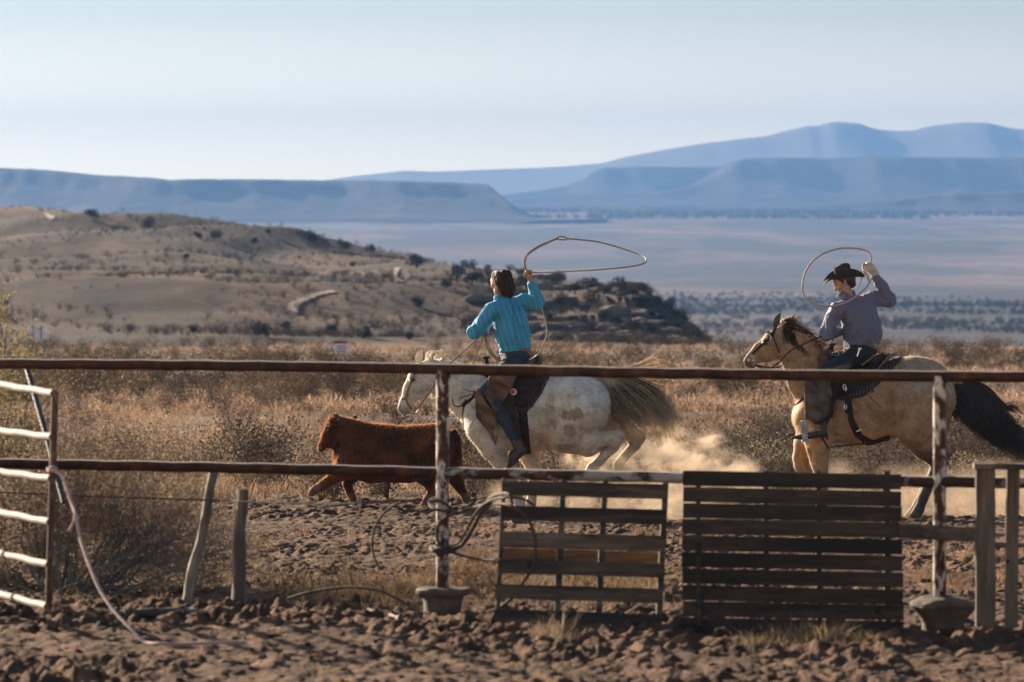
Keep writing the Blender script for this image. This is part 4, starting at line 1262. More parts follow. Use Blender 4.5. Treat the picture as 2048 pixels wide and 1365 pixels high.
leg(ht, qT, [(1632, 852, -.15, 38), (1634, 890, -.17, 25), (1638, 925, -.16, 18), (1641, 955, -.15, 14), (1643, 990, -.14, 10.5), (1643, 1020, -.14, 10.5), (1638, 1036, -.14, 10), (1634, 1050, -.14, 13.5)])
leg(ht, qT, [(1630, 855, .12, 36), (1612, 890, .15, 22), (1601, 918, .15, 14.5), (1603, 932, .14, 13.5), (1622, 955, .13, 10), (1640, 978, .12, 10), (1652, 990, .12, 9.5), (1664, 998, .12, 12)])
leg(ht, qT, [(1848, 800, -.14, 62), (1832, 855, -.18, 44), (1846, 890, -.17, 27), (1866, 915, -.16, 17), (1876, 925, -.15, 14), (1862, 955, -.14, 11), (1844, 995, -.14, 10.5), (1836, 1018, -.14, 10.5), (1826, 1032, -.14, 10), (1820, 1046, -.14, 14)])
leg(ht, qT, [(1860, 800, .14, 58), (1862, 850, .16, 40), (1872, 885, .16, 24), (1884, 902, .15, 16), (1888, 910, .15, 13.5), (1870, 945, .14, 11), (1850, 985, .13, 10.5), (1840, 1008, .13, 10.5), (1830, 1024, .13, 10), (1822, 1036, .13, 13)])
for sy in (-1, 1):
    for (a_, b_, c_, d_, y_) in ((1784, 765, 1782, 830, .318), (1782, 830, 1790, 862, .280), (1668, 868, 1700, 880, .235), (1612, 800, 1640, 842, .205), (1590, 745, 1625, 790, .165), (1820, 845, 1862, 815, .27), (1700, 800, 1745, 850, .292), (1618, 880, 1622, 920, .225)):
        ht.rc(ptT(a_, b_, sy * y_), ptT(c_, d_, sy * y_), .012, .010, .045, None, True)
ht.chain([qT(1892, 757, 0, 15), qT(1915, 768, 0, 13), qT(1940, 790, 0, 10)], k=.03)
def tanh_col(V):
    px = V[:, 0] / V[:, 1] * F + 1024; py = HZ - (V[:, 2] - CAMZ) / V[:, 1] * F
    n = fbm(V[:, 0] * 3, V[:, 1] * 3, V[:, 2] * 3, oct=4, seed=3)
    c = np.tile(np.array([.34, .20, .11]), (len(V), 1))
    c = lerp(c, np.array([.24, .15, .085]), (px < 1600) * sstep(py, 760, 700) * .5)
    gray = sstep(px, 1770, 1830) * sstep(py, 860, 760)
    c = lerp(c, np.array([.30, .24, .18]), gray * .6)
    c = lerp(c, np.array([.50, .29, .14]), sstep(py, 800, 880) * np.clip(.6 + n, 0, 1) * (px < 1800) * .8)
    muz = sstep((px - 1546) * -.83 + (py - 692) * .56, 46, 60) * (px < 1540)
    c = lerp(c, np.array([.09, .065, .05]), muz * .85)
    legd = sstep(py, 915, 950)
    c = lerp(c, np.array([.30, .21, .14]), legd * .7 * (px < 1700)); c = lerp(c, np.array([.07, .05, .04]), sstep(py, 880, 925) * (px > 1750))
    c = lerp(c, np.array([.06, .05, .04]), sstep(py, 985, 1010))
    return c
ht_me = ht.mesh('body', .0115, disp=lambda V, n: .008 * fbm(V[:, 0] * 5, V[:, 1] * 5, V[:, 2] * 5, oct=3, seed=28), colf=tanh_col)
tan = thing('horse', 'tan buckskin horse with a black tail carrying the rider in the hat', 'horse', P(1720, 1050, YT))
M_tan = coat('buckskin_coat', .10, .7, 45)
tb = mobj('body', ht_me, M_tan, tan)
bvT = _BV(bvh_of(ht_me), tan['_b'])
M_dhair = hairmat('dark_hair', (.030, .018, .012), (.07, .04, .025), .25)
M_bhair = hairmat('brown_hair', (.12, .05, .03), (.26, .12, .07), .45)
M_thair = hairmat('tan_hair', (.42, .29, .18), (.60, .44, .28), .45)
fuzz('coat_hair', tb.data, 8000, .016, M_thair, tan, 6, (.5, 0, -.2))
ear_mesh(ptT, (1549, 656), (1561, 626), -.06, -.06, .028, 'ear', hairmat('dark_ear', (.05, .03, .02), (.12, .07, .045), .2, ac=False), None, tan)
ear_mesh(ptT, (1576, 655), (1590, 628), .055, .06, .024, 'ear', hairmat('tan_ear', (.30, .20, .12), (.45, .31, .19), .45, ac=False), None, tan, -1)
mb = MB(); e = hh2(.19, 29 * .50); mb.ball(ptT(*e, -29 * sT * .60), .021); mb.build('eye', M_eye, tan)
cv = []; ccs = []
for i in range(520):
    t_ = r_.random()
    bx = 1568 + 82 * t_; by = 648 + 20 * t_ + 72 * t_ ** 2 + r_.normal() * 1.5
    p0 = ptT(bx - 2, by + 4, -.01 + r_.normal() * .012); k = r_.random()
    if k < .35:   # blowing back
        e1 = ptT(bx + 14 + r_.normal() * 3, by + 2 - 6 * r_.random(), r_.normal() * .03); e2 = ptT(bx + 34 + 14 * r_.random(), by + 12 + 10 * r_.normal(), r_.normal() * .05)
        ccs.append([.95, .75, .65])
    else:
        e1 = ptT(bx - 3, by + 14, -.07); e2 = ptT(bx - 4 + 8 * r_.random(), by + 30 + 8 * r_.random(), -.10)
        ccs.append([.28, .25, .25])
    cv.append(smoothcurve([p0, (p0 + e1) / 2 + r_.normal(size=3) * .005, e1, e2], 3))
for i in range(110):
    bx = 1562 + 24 * r_.random(); p0 = ptT(bx, 652, r_.normal() * .03); cv.append(smoothcurve([p0, ptT(bx + 2 + r_.normal() * 3, 642 + r_.normal() * 2, r_.normal() * .03), ptT(bx + 7 + r_.normal() * 5, 635 + r_.normal() * 4, r_.normal() * .04)], 3)); ccs.append([.9, .7, .6])
strands('mane', cv, M_bhair, tan, .0042, cols=np.array(ccs))
g = lambda pts: [ptT(a, b_, d) for a, b_, d in pts]
gd = [g([(1892, 765, -.05), (1898, 800, -.1), (1905, 828, -.12), (1930, 838, -.12), (1945, 842, -.1)]),
      g([(1895, 762, -.05), (1930, 790, -.1), (1950, 830, -.12), (1972, 872, -.1), (2050, 925, -.06)]),
      g([(1898, 760, -.03), (1945, 785, -.08), (1975, 830, -.1), (2000, 878, -.08), (2115, 940, -.04)]),
      g([(1900, 758, .0), (1955, 775, -.04), (1990, 815, -.05), (2020, 868, -.04), (2140, 925, .0)]),
      g([(1902, 757, .0), (1962, 770, .0), (2000, 808, .0), (2028, 852, .0), (2130, 905, .04)])]
cv = lock_field(gd, 1000, .018, .040, 12, 21)
gs = [g([(1985, 820, 0), (2010, 818, .03), (2035, 822, .06), (2050, 835, .08)]), g([(1960, 790, 0), (1995, 812, 0), (2020, 806, .05), (2052, 800, .1)]),
      g([(2000, 850, 0), (2020, 842, .03), (2040, 850, .06), (2055, 862, .08)]), g([(1930, 838, -.1), (1945, 862, -.1), (1985, 888, -.08), (2030, 912, -.05)])]
cv += lock_field(gs, 60, .012, .03, 10, 22)
strands('tail', cv, M_dhair, tan, .0058)
M_lea = noisy('leather_brown', (.040, .020, .012), (.11, .052, .028), 14, rough=.7, bumpd=.004)
M_led = noisy('leather_dark', (.016, .009, .006), (.050, .027, .016), 14, rough=.75, bumpd=.004)
M_steel = mat('steel', (.62, .60, .58), .28, Metallic=1.0)

for m_ in (M_lea, M_led): m_.node_tree.nodes['Principled BSDF'].inputs['Specular IOR Level'].default_value = .25
# ------------------------------------------------------------------ saddles, bridles, riders
M_blanket = mat('saddle_blanket', (.05, .05, .05), .9); t, b = nodes(M_blanket)
wv = N(t, 'ShaderNodeTexWave', wave_type='BANDS', bands_direction='X'); wv.inputs['Scale'].default_value = 9; wv.inputs['Distortion'].default_value = 1.2
tc = N(t, 'ShaderNodeTexCoord'); t.links.new(tc.outputs['Object'], wv.inputs[0])
t.links.new(rampc(t, wv.outputs['Fac'], [(.3, (.022, .016, .013)), (.55, (.045, .03, .022)), (.78, (.03, .04, .045)), (.92, (.075, .055, .042))]), b.inputs['Base Color'])
bump(t, b, noise(t, 60, 4), .7, .006)
M_denim = noisy('denim', (.013, .017, .024), (.032, .040, .056), 10, bumpd=.005)
M_denimd = noisy('denim_dark', (.008, .009, .012), (.018, .020, .026), 10, bumpd=.005)
M_chap = noisy('chaps_leather', (.065, .028, .012), (.135, .062, .028), 7, rough=.6, bumpd=.006)
M_chapd = noisy('chaps_leather_dark', (.045, .026, .017), (.10, .06, .038), 7, rough=.6, bumpd=.006)
M_boot = noisy('boot_leather', (.02, .013, .01), (.055, .032, .022), 12, rough=.45, bumpd=.003)
M_skin = noisy('skin', (.30, .155, .10), (.37, .20, .135), 20, rough=.55, bumpd=.001, Subsurface_Weight=.0)
M_tan_lea = noisy('leather_tan', (.14, .062, .03), (.24, .115, .06), 10, rough=.5, bumpd=.003)
M_felt = noisy('hat_felt', (.020, .014, .011), (.045, .032, .026), 9, rough=.9, bumpd=.002)
M_glove = noisy('glove_leather', (.30, .26, .20), (.50, .44, .35), 14, rough=.7, bumpd=.004)
def shirtmat(name, base, base2, stripe=None, period=.055, skew=.30):
    m = mat(name, base, .8); t, b = nodes(m)
    c = rampc(t, noise(t, 5, 4), [(.35, base2), (.65, base)])
    if stripe:
        tc = N(t, 'ShaderNodeTexCoord'); s_ = N(t, 'ShaderNodeSeparateXYZ'); t.links.new(tc.outputs['Object'], s_.inputs[0])
        a_ = N(t, 'ShaderNodeMath', operation='MULTIPLY_ADD'); t.links.new(s_.outputs['Z'], a_.inputs[0]); a_.inputs[1].default_value = skew; t.links.new(s_.outputs['X'], a_.inputs[2])
        nz = N(t, 'ShaderNodeMath', operation='MULTIPLY_ADD'); t.links.new(noise(t, 3, 2), nz.inputs[0]); nz.inputs[1].default_value = .035; t.links.new(a_.outputs[0], nz.inputs[2])
        d_ = N(t, 'ShaderNodeMath', operation='DIVIDE'); t.links.new(nz.outputs[0], d_.inputs[0]); d_.inputs[1].default_value = period
        f_ = N(t, 'ShaderNodeMath', operation='FRACT'); t.links.new(d_.outputs[0], f_.inputs[0])
        k = rampc(t, f_.outputs[0], [(0, (0, 0, 0)), (.40, (0, 0, 0)), (.44, (1, 1, 1)), (.56, (1, 1, 1)), (.60, (0, 0, 0))])
        c = mixc(t, k, c, stripe)
    t.links.new(c, b.inputs['Base Color'])
    b.inputs['Sheen Weight'].default_value = .08
    bump(t, b, noise(t, 22, 3, .6, stretch=(1, 1, .4), dist=1.2), .7, .012)
    return m
def wrinkle(amp, f1=9, seed=2, axis=(1, 1, .35)):
    def fn(V, n):
        wpv = fbm(V[:, 0] * 4, V[:, 1] * 4, V[:, 2] * 4, oct=2, seed=seed + 8)
        a = V * np.array(axis) * f1 + wpv[:, None] * 1.6
        w1 = 1 - np.abs(fbm(a[:, 0] + a[:, 2] * .8, a[:, 1], a[:, 2] - a[:, 0] * .6, oct=3, seed=seed)) * 2.6
        w2 = fbm(V[:, 0] * 5, V[:, 1] * 5, V[:, 2] * 5, oct=2, seed=seed + 3)
        return amp * (1.5 * np.clip(w1, -.6, 1) + .8 * w2)
    return fn

def hand(S_, pt, wrist, knuckle, s, r=.0085, curl_dir=(0, 0, 1), side=(0, 1, 0), point=False, thumb=(0, 0, 1), sc=1.0):
    "palm and five separate fingers, closed round something; all in metres"
    w0 = np.array(wrist, float); k0 = np.array(knuckle, float)
    d = k0 - w0; L = np.linalg.norm(d); d /= L
    side = np.array(side, float); side -= d * (d @ side); side /= np.linalg.norm(side)
    pal = np.cross(side, d)                # palm normal
    if pal @ np.array(curl_dir, float) < 0: pal = -pal
    S_.rc(w0, w0 + d * .02, .027 * sc, .026 * sc, .02)
    for o in (-.028, -.009, .010, .028):
        S_.rc(w0 + d * .015, k0 + side * o * sc - d * .006, .017 * sc, .0125 * sc, .012)
    lens = [.9, 1.0, .95, .78]
    for i, o in enumerate((-.030, -.010, .011, .031)):
        b0 = k0 + side * o * sc
        l = lens[i] * sc
        if point and i == 0:
            p1 = b0 + d * .034 * l + pal * .008; p2 = p1 + d * .026 * l + pal * .006; p3 = p2 + d * .018 * l + pal * .004
        else:
            p1 = b0 + d * .022 * l + pal * .026 * l; p2 = p1 - d * .016 * l + pal * .022 * l; p3 = p2 - d * .020 * l - pal * .004 * l
        for a_, c_, ra, rb in ((b0, p1, .0105, .0095), (p1, p2, .0095, .0088), (p2, p3, .0088, .0078)): S_.rc(a_, c_, ra * sc, rb * sc, .003)
    t0 = w0 + d * .025 - side * .022 * sc; t1 = t0 - side * .022 * sc + d * .022 + pal * .014; t2 = t1 + d * .024 + pal * .020 + side * .008
    S_.rc(w0 + d * .01, t0, .016 * sc, .014 * sc, .012); S_.rc(t0, t1, .0135 * sc, .0115 * sc, .006); S_.rc(t1, t2, .0112 * sc, .0085 * sc, .004)

def head(S_, c, look, up, s=1.0):
    "skull, jaw, nose, brow, lips, ears. look: direction of the face"
    c = np.array(c, float); f = np.array(look, float); f /= np.linalg.norm(f); u = np.array(up, float); u -= f * (u @ f); u /= np.linalg.norm(u); l = np.cross(u, f)
    def q(a, b_, d): return c + (f * a + l * b_ + u * d) * s
    S_.rc(q(-.018, 0, .028), q(.022, 0, .030), .080 * s, .074 * s, .03, (l, .93))
    S_.rc(q(.030, 0, -.010), q(.040, 0, -.072), .058 * s, .036 * s, .035, (l, .95))
    for sy in (-1, 1):
        S_.rc(q(-.005, sy * .040, -.045), q(.050, sy * .014, -.085), .022 * s, .018 * s, .025)     # jaw
        S_.rc(q(.072, sy * .014, .028), q(.060, sy * .046, .026), .013 * s, .012 * s, .012)         # brow
        S_.rc(q(.064, sy * .038, -.020), q(.040, sy * .055, -.012), .017 * s, .014 * s, .02)        # cheek bone
        S_.rc(q(.093, sy * .031, .008), q(.092, sy * .031, .008), .0125 * s, .0125 * s, .01, None, True)  # socket
        S_.rc(q(.074, sy * .031, .007), q(.0745, sy * .031, .007), .0125 * s, .0125 * s, .004)      # eyeball
        S_.rc(q(-.005, sy * .072, .018), q(-.010, sy * .078, -.022), .012 * s, .008 * s, .006, (l, .5))  # ear
        S_.rc(q(-.010, sy * .082, .022), q(-.018, sy * .082, -.010), .007 * s, .006 * s, .004)
    S_.rc(q(.078, 0, .018), q(.104, 0, -.026), .008 * s, .0125 * s, .012)
    for sy in (-1, 1): S_.rc(q(.092, sy * .011, -.030), q(.088, sy * .012, -.031), .0085 * s, .008 * s, .005)
    S_.rc(q(.079, -.016, -.050), q(.079, .016, -.050), .0085 * s, .0085 * s, .006)
    S_.rc(q(.076, -.014, -.063), q(.076, .014, -.063), .0095 * s, .0095 * s, .006)
    S_.rc(q(.070, 0, -.088), q(.060, 0, -.095), .020 * s, .020 * s, .015)                             # chin
    return q

# ============ white horse's saddle
def saddle(Y0, pt, q4, s, trunk, skirt, blanket, fender, seat, horn, cantle, name_l, base, mats):
    sad = thing('saddle', name_l, 'saddle', base)
    T = SDF(); T.chain(trunk, k=.08)
    bl = T.mesh('blanket', .010, grow=.022, clip=[(prismpoly(blanket, Y0), True)], inner=.03, disp=wrinkle(.003, 8))
    mobj('blanket', bl, mats[0], sad)
    sk = T.mesh('skirt', .010, grow=.036, clip=[(prismpoly(skirt, Y0), True)], inner=.018, disp=wrinkle(.002, 7))
    so = mobj('skirt', sk, mats[1], sad)
    SS = SDF()
    a, b_ = seat
    SS.rc(pt(*a, 0), pt(*b_, 0), .055, .06, .05, (YAX, 2.3))
    (cx, cy), (tx, ty) = cantle
    for sy in (-1, 0, 1): SS.rc(pt(cx, cy, sy * .10), pt(tx, ty + (5 if sy else 0), sy * .13), .022, .018, .05, (YAX, 1.8))
    for sy in (-1, 1): SS.rc(pt(cx - 8, cy + 2, sy * .13), pt(tx - 4, ty + 8, sy * .12), .045, .035, .05)
    (hx, hy), (hx2, hy2) = horn
    SS.rc(pt(hx, hy + 14, -.10), pt(hx, hy + 14, .10), .045, .045, .05)
    SS.rc(pt(hx, hy + 10, 0), pt(hx2, hy2, 0), .030, .020, .03)
    SS.rc(pt(hx2 - 2, hy2, 0), pt(hx2 + 4, hy2 - 1, 0), .030, .028, .012, ((0, 0, 1), .4))
    mobj('seat', SS.mesh('seat', .009, disp=lambda V, n: .002 * fbm(V[:, 0] * 20, V[:, 1] * 20, V[:, 2] * 20)), mats[1], sad)
    for sy in (-1, 1):
        mb = MB(); pts = [pt(a_, b2, sy * d_) for a_, b2, d_, w_ in fender]
        G = []
        for i, (a_, b2, d_, w_) in enumerate(fender):
            p_ = pts[i]; tdir = pts[min(i + 1, len(pts) - 1)] - pts[max(i - 1, 0)]; tdir /= np.linalg.norm(tdir)
            sd_ = np.array([tdir[2], 0, -tdir[0]])
            G.append([p_ + sd_ * w_ * k for k in (-1, -.5, 0, .5, 1)])
        mb.grid(np.array(G), thick=(0, .008 * sy, 0))
        mb.build('fender', mats[1], sad)
    return sad, T
def stirrup(pt, top, bot, dy, sad, mt, wdt=.075, px_w=9):
    mb = MB()
    a = pt(*top, dy); c = pt(*bot, dy)
    d = c - a; e = np.array([d[2], 0, -d[0]]); e /= np.linalg.norm(e) + 1e-9
    mb.tube(smoothcurve([a, a + d * .5 + e * wdt * .5 + np.array([0, -.05, 0]), c + e * wdt * .35 + np.array([0, -.06, 0]), c + np.array([0, .0, 0]), c - e * wdt * .0 + np.array([0, .06, 0]), a + d * .5 + np.array([0, .05, 0]), a], 5), .012, 8)
    mb.beam(c + np.array([0, -.065, 0]), c + np.array([0, .065, 0]), .05, .014, up=(0, 0, 1))
    return mb.build('stirrup', mt, sad)

sadW, TW = saddle(YW, ptW, qW, sW, WT,
    skirt=[(985, 742), (1092, 744), (1086, 765), (1076, 785), (1060, 806), (1046, 815), (1030, 806), (1000, 800), (975, 790)],
    blanket=[(975, 738), (1103, 742), (1094, 766), (1080, 790), (1064, 813), (1046, 828), (1022, 820), (985, 815), (965, 795)],
    fender=[(1012, 752, .34, .07), (1010, 780, .37, .085), (1016, 815, .385, .085), (1028, 848, .39, .06), (1038, 880, .39, .028), (1040, 900, .40, .022)],
    seat=((990, 742), (1060, 742)), horn=((975, 732), (972, 716)), cantle=((1066, 742), (1077, 713)),
    name_l='brown roping saddle with patterned blanket on the white horse', base=P(1040, 745, YW), mats=(M_blanket, M_led))
CT = SDF()
for sy in (-1, 1): CT.rc(ptW(1050, 736, sy * .10), ptW(1076, 722, sy * .12), .055, .048, .05)
CT.rc(ptW(1078, 716, -.12), ptW(1078, 716, .12), .030, .030, .04)
mobj('cantle', CT.mesh('cantle', .008), noisy('cantle_leather', (.045, .022, .014), (.10, .052, .032), 9, rough=.5, bumpd=.003), sadW)
for sy in (-1, 1):
    stirrup(ptW, (1030, 893), (1022, 922), sy * .43, sadW, M_lea, .06)
mb = MB()      # cinch, breast collar, ties
strap(mb, bvW, [(1060, 905), (1050, 902), (1035, 905), (1015, 903)], YW, .010)
c_ = TW.mesh('cinch', .009, grow=.014, clip=[(prismpoly([(1036, 815), (1054, 815), (1064, 925), (1046, 925)], YW), True)], inner=.010)
mobj('cinch', c_, M_led, sadW)
mb = MB()
strap(mb, bvW, [(951, 792), (940, 800), (930, 806), (924, 812)], YW, .018)
mb.build('breast_strap', M_led, sadW); mb = MB()
strap(mb, bvW, [(950, 783), (944, 795), (940, 802), (930, 810), (926, 822), (927, 845), (933, 868), (945, 888)], YW, .007)
mb.build('breast_collar', M_led, sadW); mb = MB(); mb.tube(smoothcurve([ptW(952, 782, -.30), ptW(938, 780, -.33), ptW(927, 775, -.34)], 4), .004, 6); mb.build('saddle_string', M_led, sadW); mb = MB(); mb.tube(smoothcurve([ptW(952, 786, -.30), ptW(935, 790, -.34), ptW(918, 796, -.34)], 4), .004, 6)
mb.build('saddle_string', M_led, sadW); mb = MB(); mb.tube(smoothcurve([ptW(905, 795, -.26), ptW(908, 808, -.30), ptW(918, 812, -.31), ptW(928, 806, -.31), ptW(932, 797, -.29)], 6), .006, 6)
mb.build('tie_strap', M_led, sadW)
mb = MB()
mb.tube(smoothcurve([ptW(1031, 822, -.33), ptW(1036, 840, -.36), ptW(1046, 852, -.36), ptW(1058, 858, -.34)], 6), .007, 8)
mb.build('tie_strap', M_led, sadW); mb = MB(); mb.tube(smoothcurve([ptW(1092, 896, -.10), ptW(1103, 905, -.10), ptW(1108, 925, -.10)], 5), .005, 6)
mb.build('tie_strap', M_led, sadW)
mb = MB(); cc_ = ptW(1027, 782, -.375)
mb.tube([cc_, cc_ + np.array([0, -.012, 0])], .034, 20); tag(mb.build('emblem', mat('emblem_white', (.55, .50, .47), .5), sadW), 'round white and red badge')
mb = MB(); mb.tube([cc_ + np.array([-.006, -.010, 0]), cc_ + np.array([-.006, -.0155, 0])], .022, 16)
mb.beam(cc_ + np.array([-.03, -.0160, -.02]), cc_ + np.array([.02, -.0160, .024]), .006, .004, up=(0, 1, 0)); mb.build('emblem_mark', mat('emblem_red', (.40, .05, .03), .5), sadW)

def bridle(lbl, bv, Y0, pt, paths, reins, bit, base, ml, extra=None):
    br = thing('bridle', lbl, 'bridle', base)
    mb = MB()
    for pth, w_ in paths: strap(mb, bv, pth, Y0, w_, .005)
    mb.build('headstall', ml, br)
    for rn in reins:
        mb = MB(); mb.tube(smoothcurve([pt(*q) for q in rn], 7), .0075, 8); mb.build('rein', ml, br)
    for (a, b2, d2, r_b) in bit:
        mb = MB(); n = 14; c = pt(a, b2, d2)
        mb.tube([c + np.array([math.cos(k * 6.283 / n) * r_b, 0, math.sin(k * 6.283 / n) * r_b]) for k in range(n + 1)], .004, 6); mb.build('bit_ring', M_steel, br)
    if extra: mb = MB(); mb.tube(smoothcurve([pt(*q) for q in extra], 6), .0045, 6); mb.build('curb_strap', M_steel, br)
    return br
brW = bridle('brown leather bridle with long reins on the white horse', bvW, YW, ptW,
    [([(848, 718), (840, 730), (832, 742), (822, 765), (815, 785), (810, 800)], .010), ([(803, 800), (812, 795), (818, 790)], .008), ([(812, 792), (814, 804), (820, 814), (828, 824)], .010)],
    [[(828, 827, -.11), (845, 805, -.17), (868, 772, -.22), (885, 748, -.24), (905, 722, -.2), (935, 695, -.12), (968, 664, .0)], [(832, 828, .12), (880, 760, .2), (935, 735, .16), (950, 715, .08), (963, 685, .02), (970, 664, .0)]],
    [(825, 832, -.10, .018), (840, 830, -.08, .012), (841, 840, -.06, .010)], P(830, 770, YW), M_tan_lea,
    extra=[(839, 838, -.06), (846, 842, -.06), (853, 840, -.06), (862, 840, -.06), (872, 834, -.06), (880, 826, -.05)])

# ============ rider in turquoise
rW = thing('person', 'rider in a turquoise striped shirt swinging a rope, seen from behind', 'person', P(1030, 730, YW))
arm_r = [(1046, 603, .09), (1074, 605, .10), (1063, 566, .06)]
arm_l = [(983, 622, -.13), (948, 664, -.17), (969, 657, .03)]
def torsoW(S_, g=0.0):
    S_.rc(ptW(1031, 704, 0), ptW(1026, 672, -.01), .128 + g, .118 + g, .06, ((.93, .36, 0), 1.22))
    S_.rc(ptW(1026, 672, -.01), ptW(1019, 635, -.01), .118 + g, .125 + g, .07, ((.93, .36, 0), 1.38))
    S_.rc(ptW(996, 618, -.07), ptW(1034, 609, .07), .073 + g, .070 + g, .06)
    S_.rc(ptW(1010, 607, 0), ptW(1004, 594, .0), .058 + g, .050 + g, .05)
def armW(S_, g=0.0):
    (a, b_, c) = arm_r
    S_.rc(ptW(*a), ptW(*b_), .066 + g, .060 + g, .03); S_.rc(ptW(*b_), ptW(*c), .060 + g, .042 + g, .02)
    (a, b_, c) = arm_l
    S_.rc(ptW(*a), ptW(*b_), .068 + g, .058 + g, .04); S_.rc(ptW(*b_), ptW(*c), .060 + g, .042 + g, .02)
def legW(S_, sy, g=0.0):
    S_.rc(ptW(1030, 722, sy * .09), ptW(975, 782, sy * .34), .098 + g, .072 + g, .04)
    S_.rc(ptW(975, 782, sy * .34), ptW(1006, 832, sy * .385), .070 + g, .062 + g, .02)
    S_.rc(ptW(1006, 832, sy * .385), ptW(1032, 880, sy * .39), .062 + g, .044 + g, .03)
def footW(S_, sy, g=0.0):
    S_.rc(ptW(1030, 872, sy * .39), ptW(1040, 898, sy * .40), .058 + g, .056 + g, .03)
    S_.rc(ptW(1042, 898, sy * .40), ptW(1022, 922, sy * .42), .052 + g, .036 + g, .02)
    S_.rc(ptW(1022, 922, sy * .42), ptW(1009, 940, sy * .42), .036 + g, .016 + g, .02)
bd = SDF()
torsoW(bd, -.022); armW(bd, -.018)
for sy in (-1, 1): legW(bd, sy, -.016); footW(bd, sy, -.026)
bd.rc(ptW(1004, 600, 0), ptW(1001, 582, 0), .050, .048, .03)
lookW = (-.66, .72, -.20)
qh = head(bd, ptW(1000, 566, 0), lookW, (.05, 0, 1), 1.04)
hand(bd, ptW, ptW(1061, 560, .055), ptW(1057, 545, .05), sW, curl_dir=(-.3, -1, 0), side=(1, -.3, .15), point=True)
hand(bd, ptW, ptW(969, 658, .02), ptW(975, 663, .03), sW, curl_dir=(0, 0, -1), side=(.1, 1, .1))
mobj('body', bd.mesh('body', .0062, smooth_it=0), M_skin, rW)
st = SDF(); torsoW(st); armW(st)
st.rc(ptW(1004, 603, 0), ptW(1002, 594, 0), .064, .060, .03)
M_shW = shirtmat('turquoise_shirt', (.020, .27, .44), (.014, .215, .37), (.20, .235, .29), .055, .30)
bodyclip = prismpoly([(900, 500), (1120, 500), (1120, 640), (1078, 640), (1074, 690), (1068, 697), (1032, 702), (998, 710), (988, 690), (968, 705), (920, 705)], YW)
sleeve_cut = prismpoly([(1040, 525), (1085, 525), (1076, 565), (1046, 567)], YW)
neck_cut = prismpoly([(975, 540), (1028, 540), (1024, 594), (986, 594)], YW)
def shirt_disp_W(V, n): return wrinkle(.0105, 9, 5)(V, n)
so = mobj('shirt', st.mesh('shirt', .0075, clip=[(bodyclip, True), (sleeve_cut, False), (neck_cut, False)], disp=shirt_disp_W), M_shW, rW)
co_ = SDF(); co_.rc(ptW(996, 597, -.03), ptW(1012, 596, .03), .046, .046, .03); mobj('collar', co_.mesh('collar', .007, clip=[(prismpoly([(975, 592), (1030, 590), (1030, 606), (975, 607)], YW), True)], inner=.010), M_shW, so.parent)
jn = SDF(); torsoW(jn, -.006)
for sy in (-1, 1): legW(jn, sy)
jn.rc(ptW(1030, 718, -.05), ptW(1030, 718, .05), .125, .125, .05)
mobj('jeans', jn.mesh('jeans', .008, clip=[(prismpoly([(940, 706), (1080, 702), (1090, 760), (1050, 800), (1062, 868), (1018, 892), (985, 840), (940, 790)], YW), True)], disp=wrinkle(.004, 10, 4)), M_denim, rW)
bt = SDF(); torsoW(bt, .009)
mobj('belt', bt.mesh('belt', .006, clip=[(prismpoly([(996, 708), (1030, 699), (1068, 694), (1074, 708), (1036, 715), (998, 723)], YW), True)], inner=.012), M_tan_lea, rW)
fo = SDF()
for sy in (-1, 1):
    fo = SDF(); footW(fo, sy); fo.rc(ptW(1046, 896, .40 * sy), ptW(1050, 905, .40 * sy), .016, .014, .01)
    mobj('boot', fo.mesh('boot', .007, clip=[(prismpoly([(995, 890), (1055, 868), (1075, 900), (1030, 950), (990, 950)], YW), True)]), M_boot, rW)
# chaps: leather sheets hung over the near and far leg
def chap_sheet(Y0, pt, legf, polys, mt, parent, nm='chaps', gr=.016):
    L = SDF(); legf(L, -1)
    for k, (poly, dy) in enumerate(polys):
        if dy is None:
            me = L.mesh(nm, .008, grow=gr, clip=[(prismpoly(poly, Y0), True)], inner=.012, disp=wrinkle(.003, 9, 7))
            mobj(nm, me, mt, parent)
        else:
            lo, hi = np.min(np.array(prismpoly(poly, Y0)), 0), np.max(np.array(prismpoly(poly, Y0)), 0)
            res = .008
            D = SDF(); c = [(lo[0] + hi[0]) / 2, Y0 + dy, (lo[1] + hi[1]) / 2]
            D.rc((lo[0] - .1, c[1], c[2]), (hi[0] + .1, c[1], c[2]), 1.0, 1.0, .01)
            def f(X, Yv, Z, dy=dy): 
                yc = Y0 + dy + .03 * np.sin(X * 23 + Z * 9) + .012 * np.sin(Z * 41 + X * 17)
                return np.abs(Yv - yc) - .007
            ax = [np.arange(lo[0] - .03, hi[0] + .04, res), np.arange(Y0 + dy - .07, Y0 + dy + .07, .005), np.arange(lo[1] - .03, hi[1] + .04, res)]
            g = np.meshgrid(*ax, indexing='ij')
            gx, gz_ = np.meshgrid(ax[0], ax[2], indexing='ij')
            Dv = np.maximum(f(*g), poly_sd(gx, gz_, prismpoly(poly, Y0))[:, None, :]).astype(np.float32)
            V, Q = nets(Dv, np.zeros(3), 1.0)
            for a_ in range(3): V[:, a_] = np.interp(V[:, a_], np.arange(len(ax[a_])), ax[a_])
            V = relax(V, Q, 1)
            mobj(nm, raw_mesh(nm, V, Q), mt, parent)
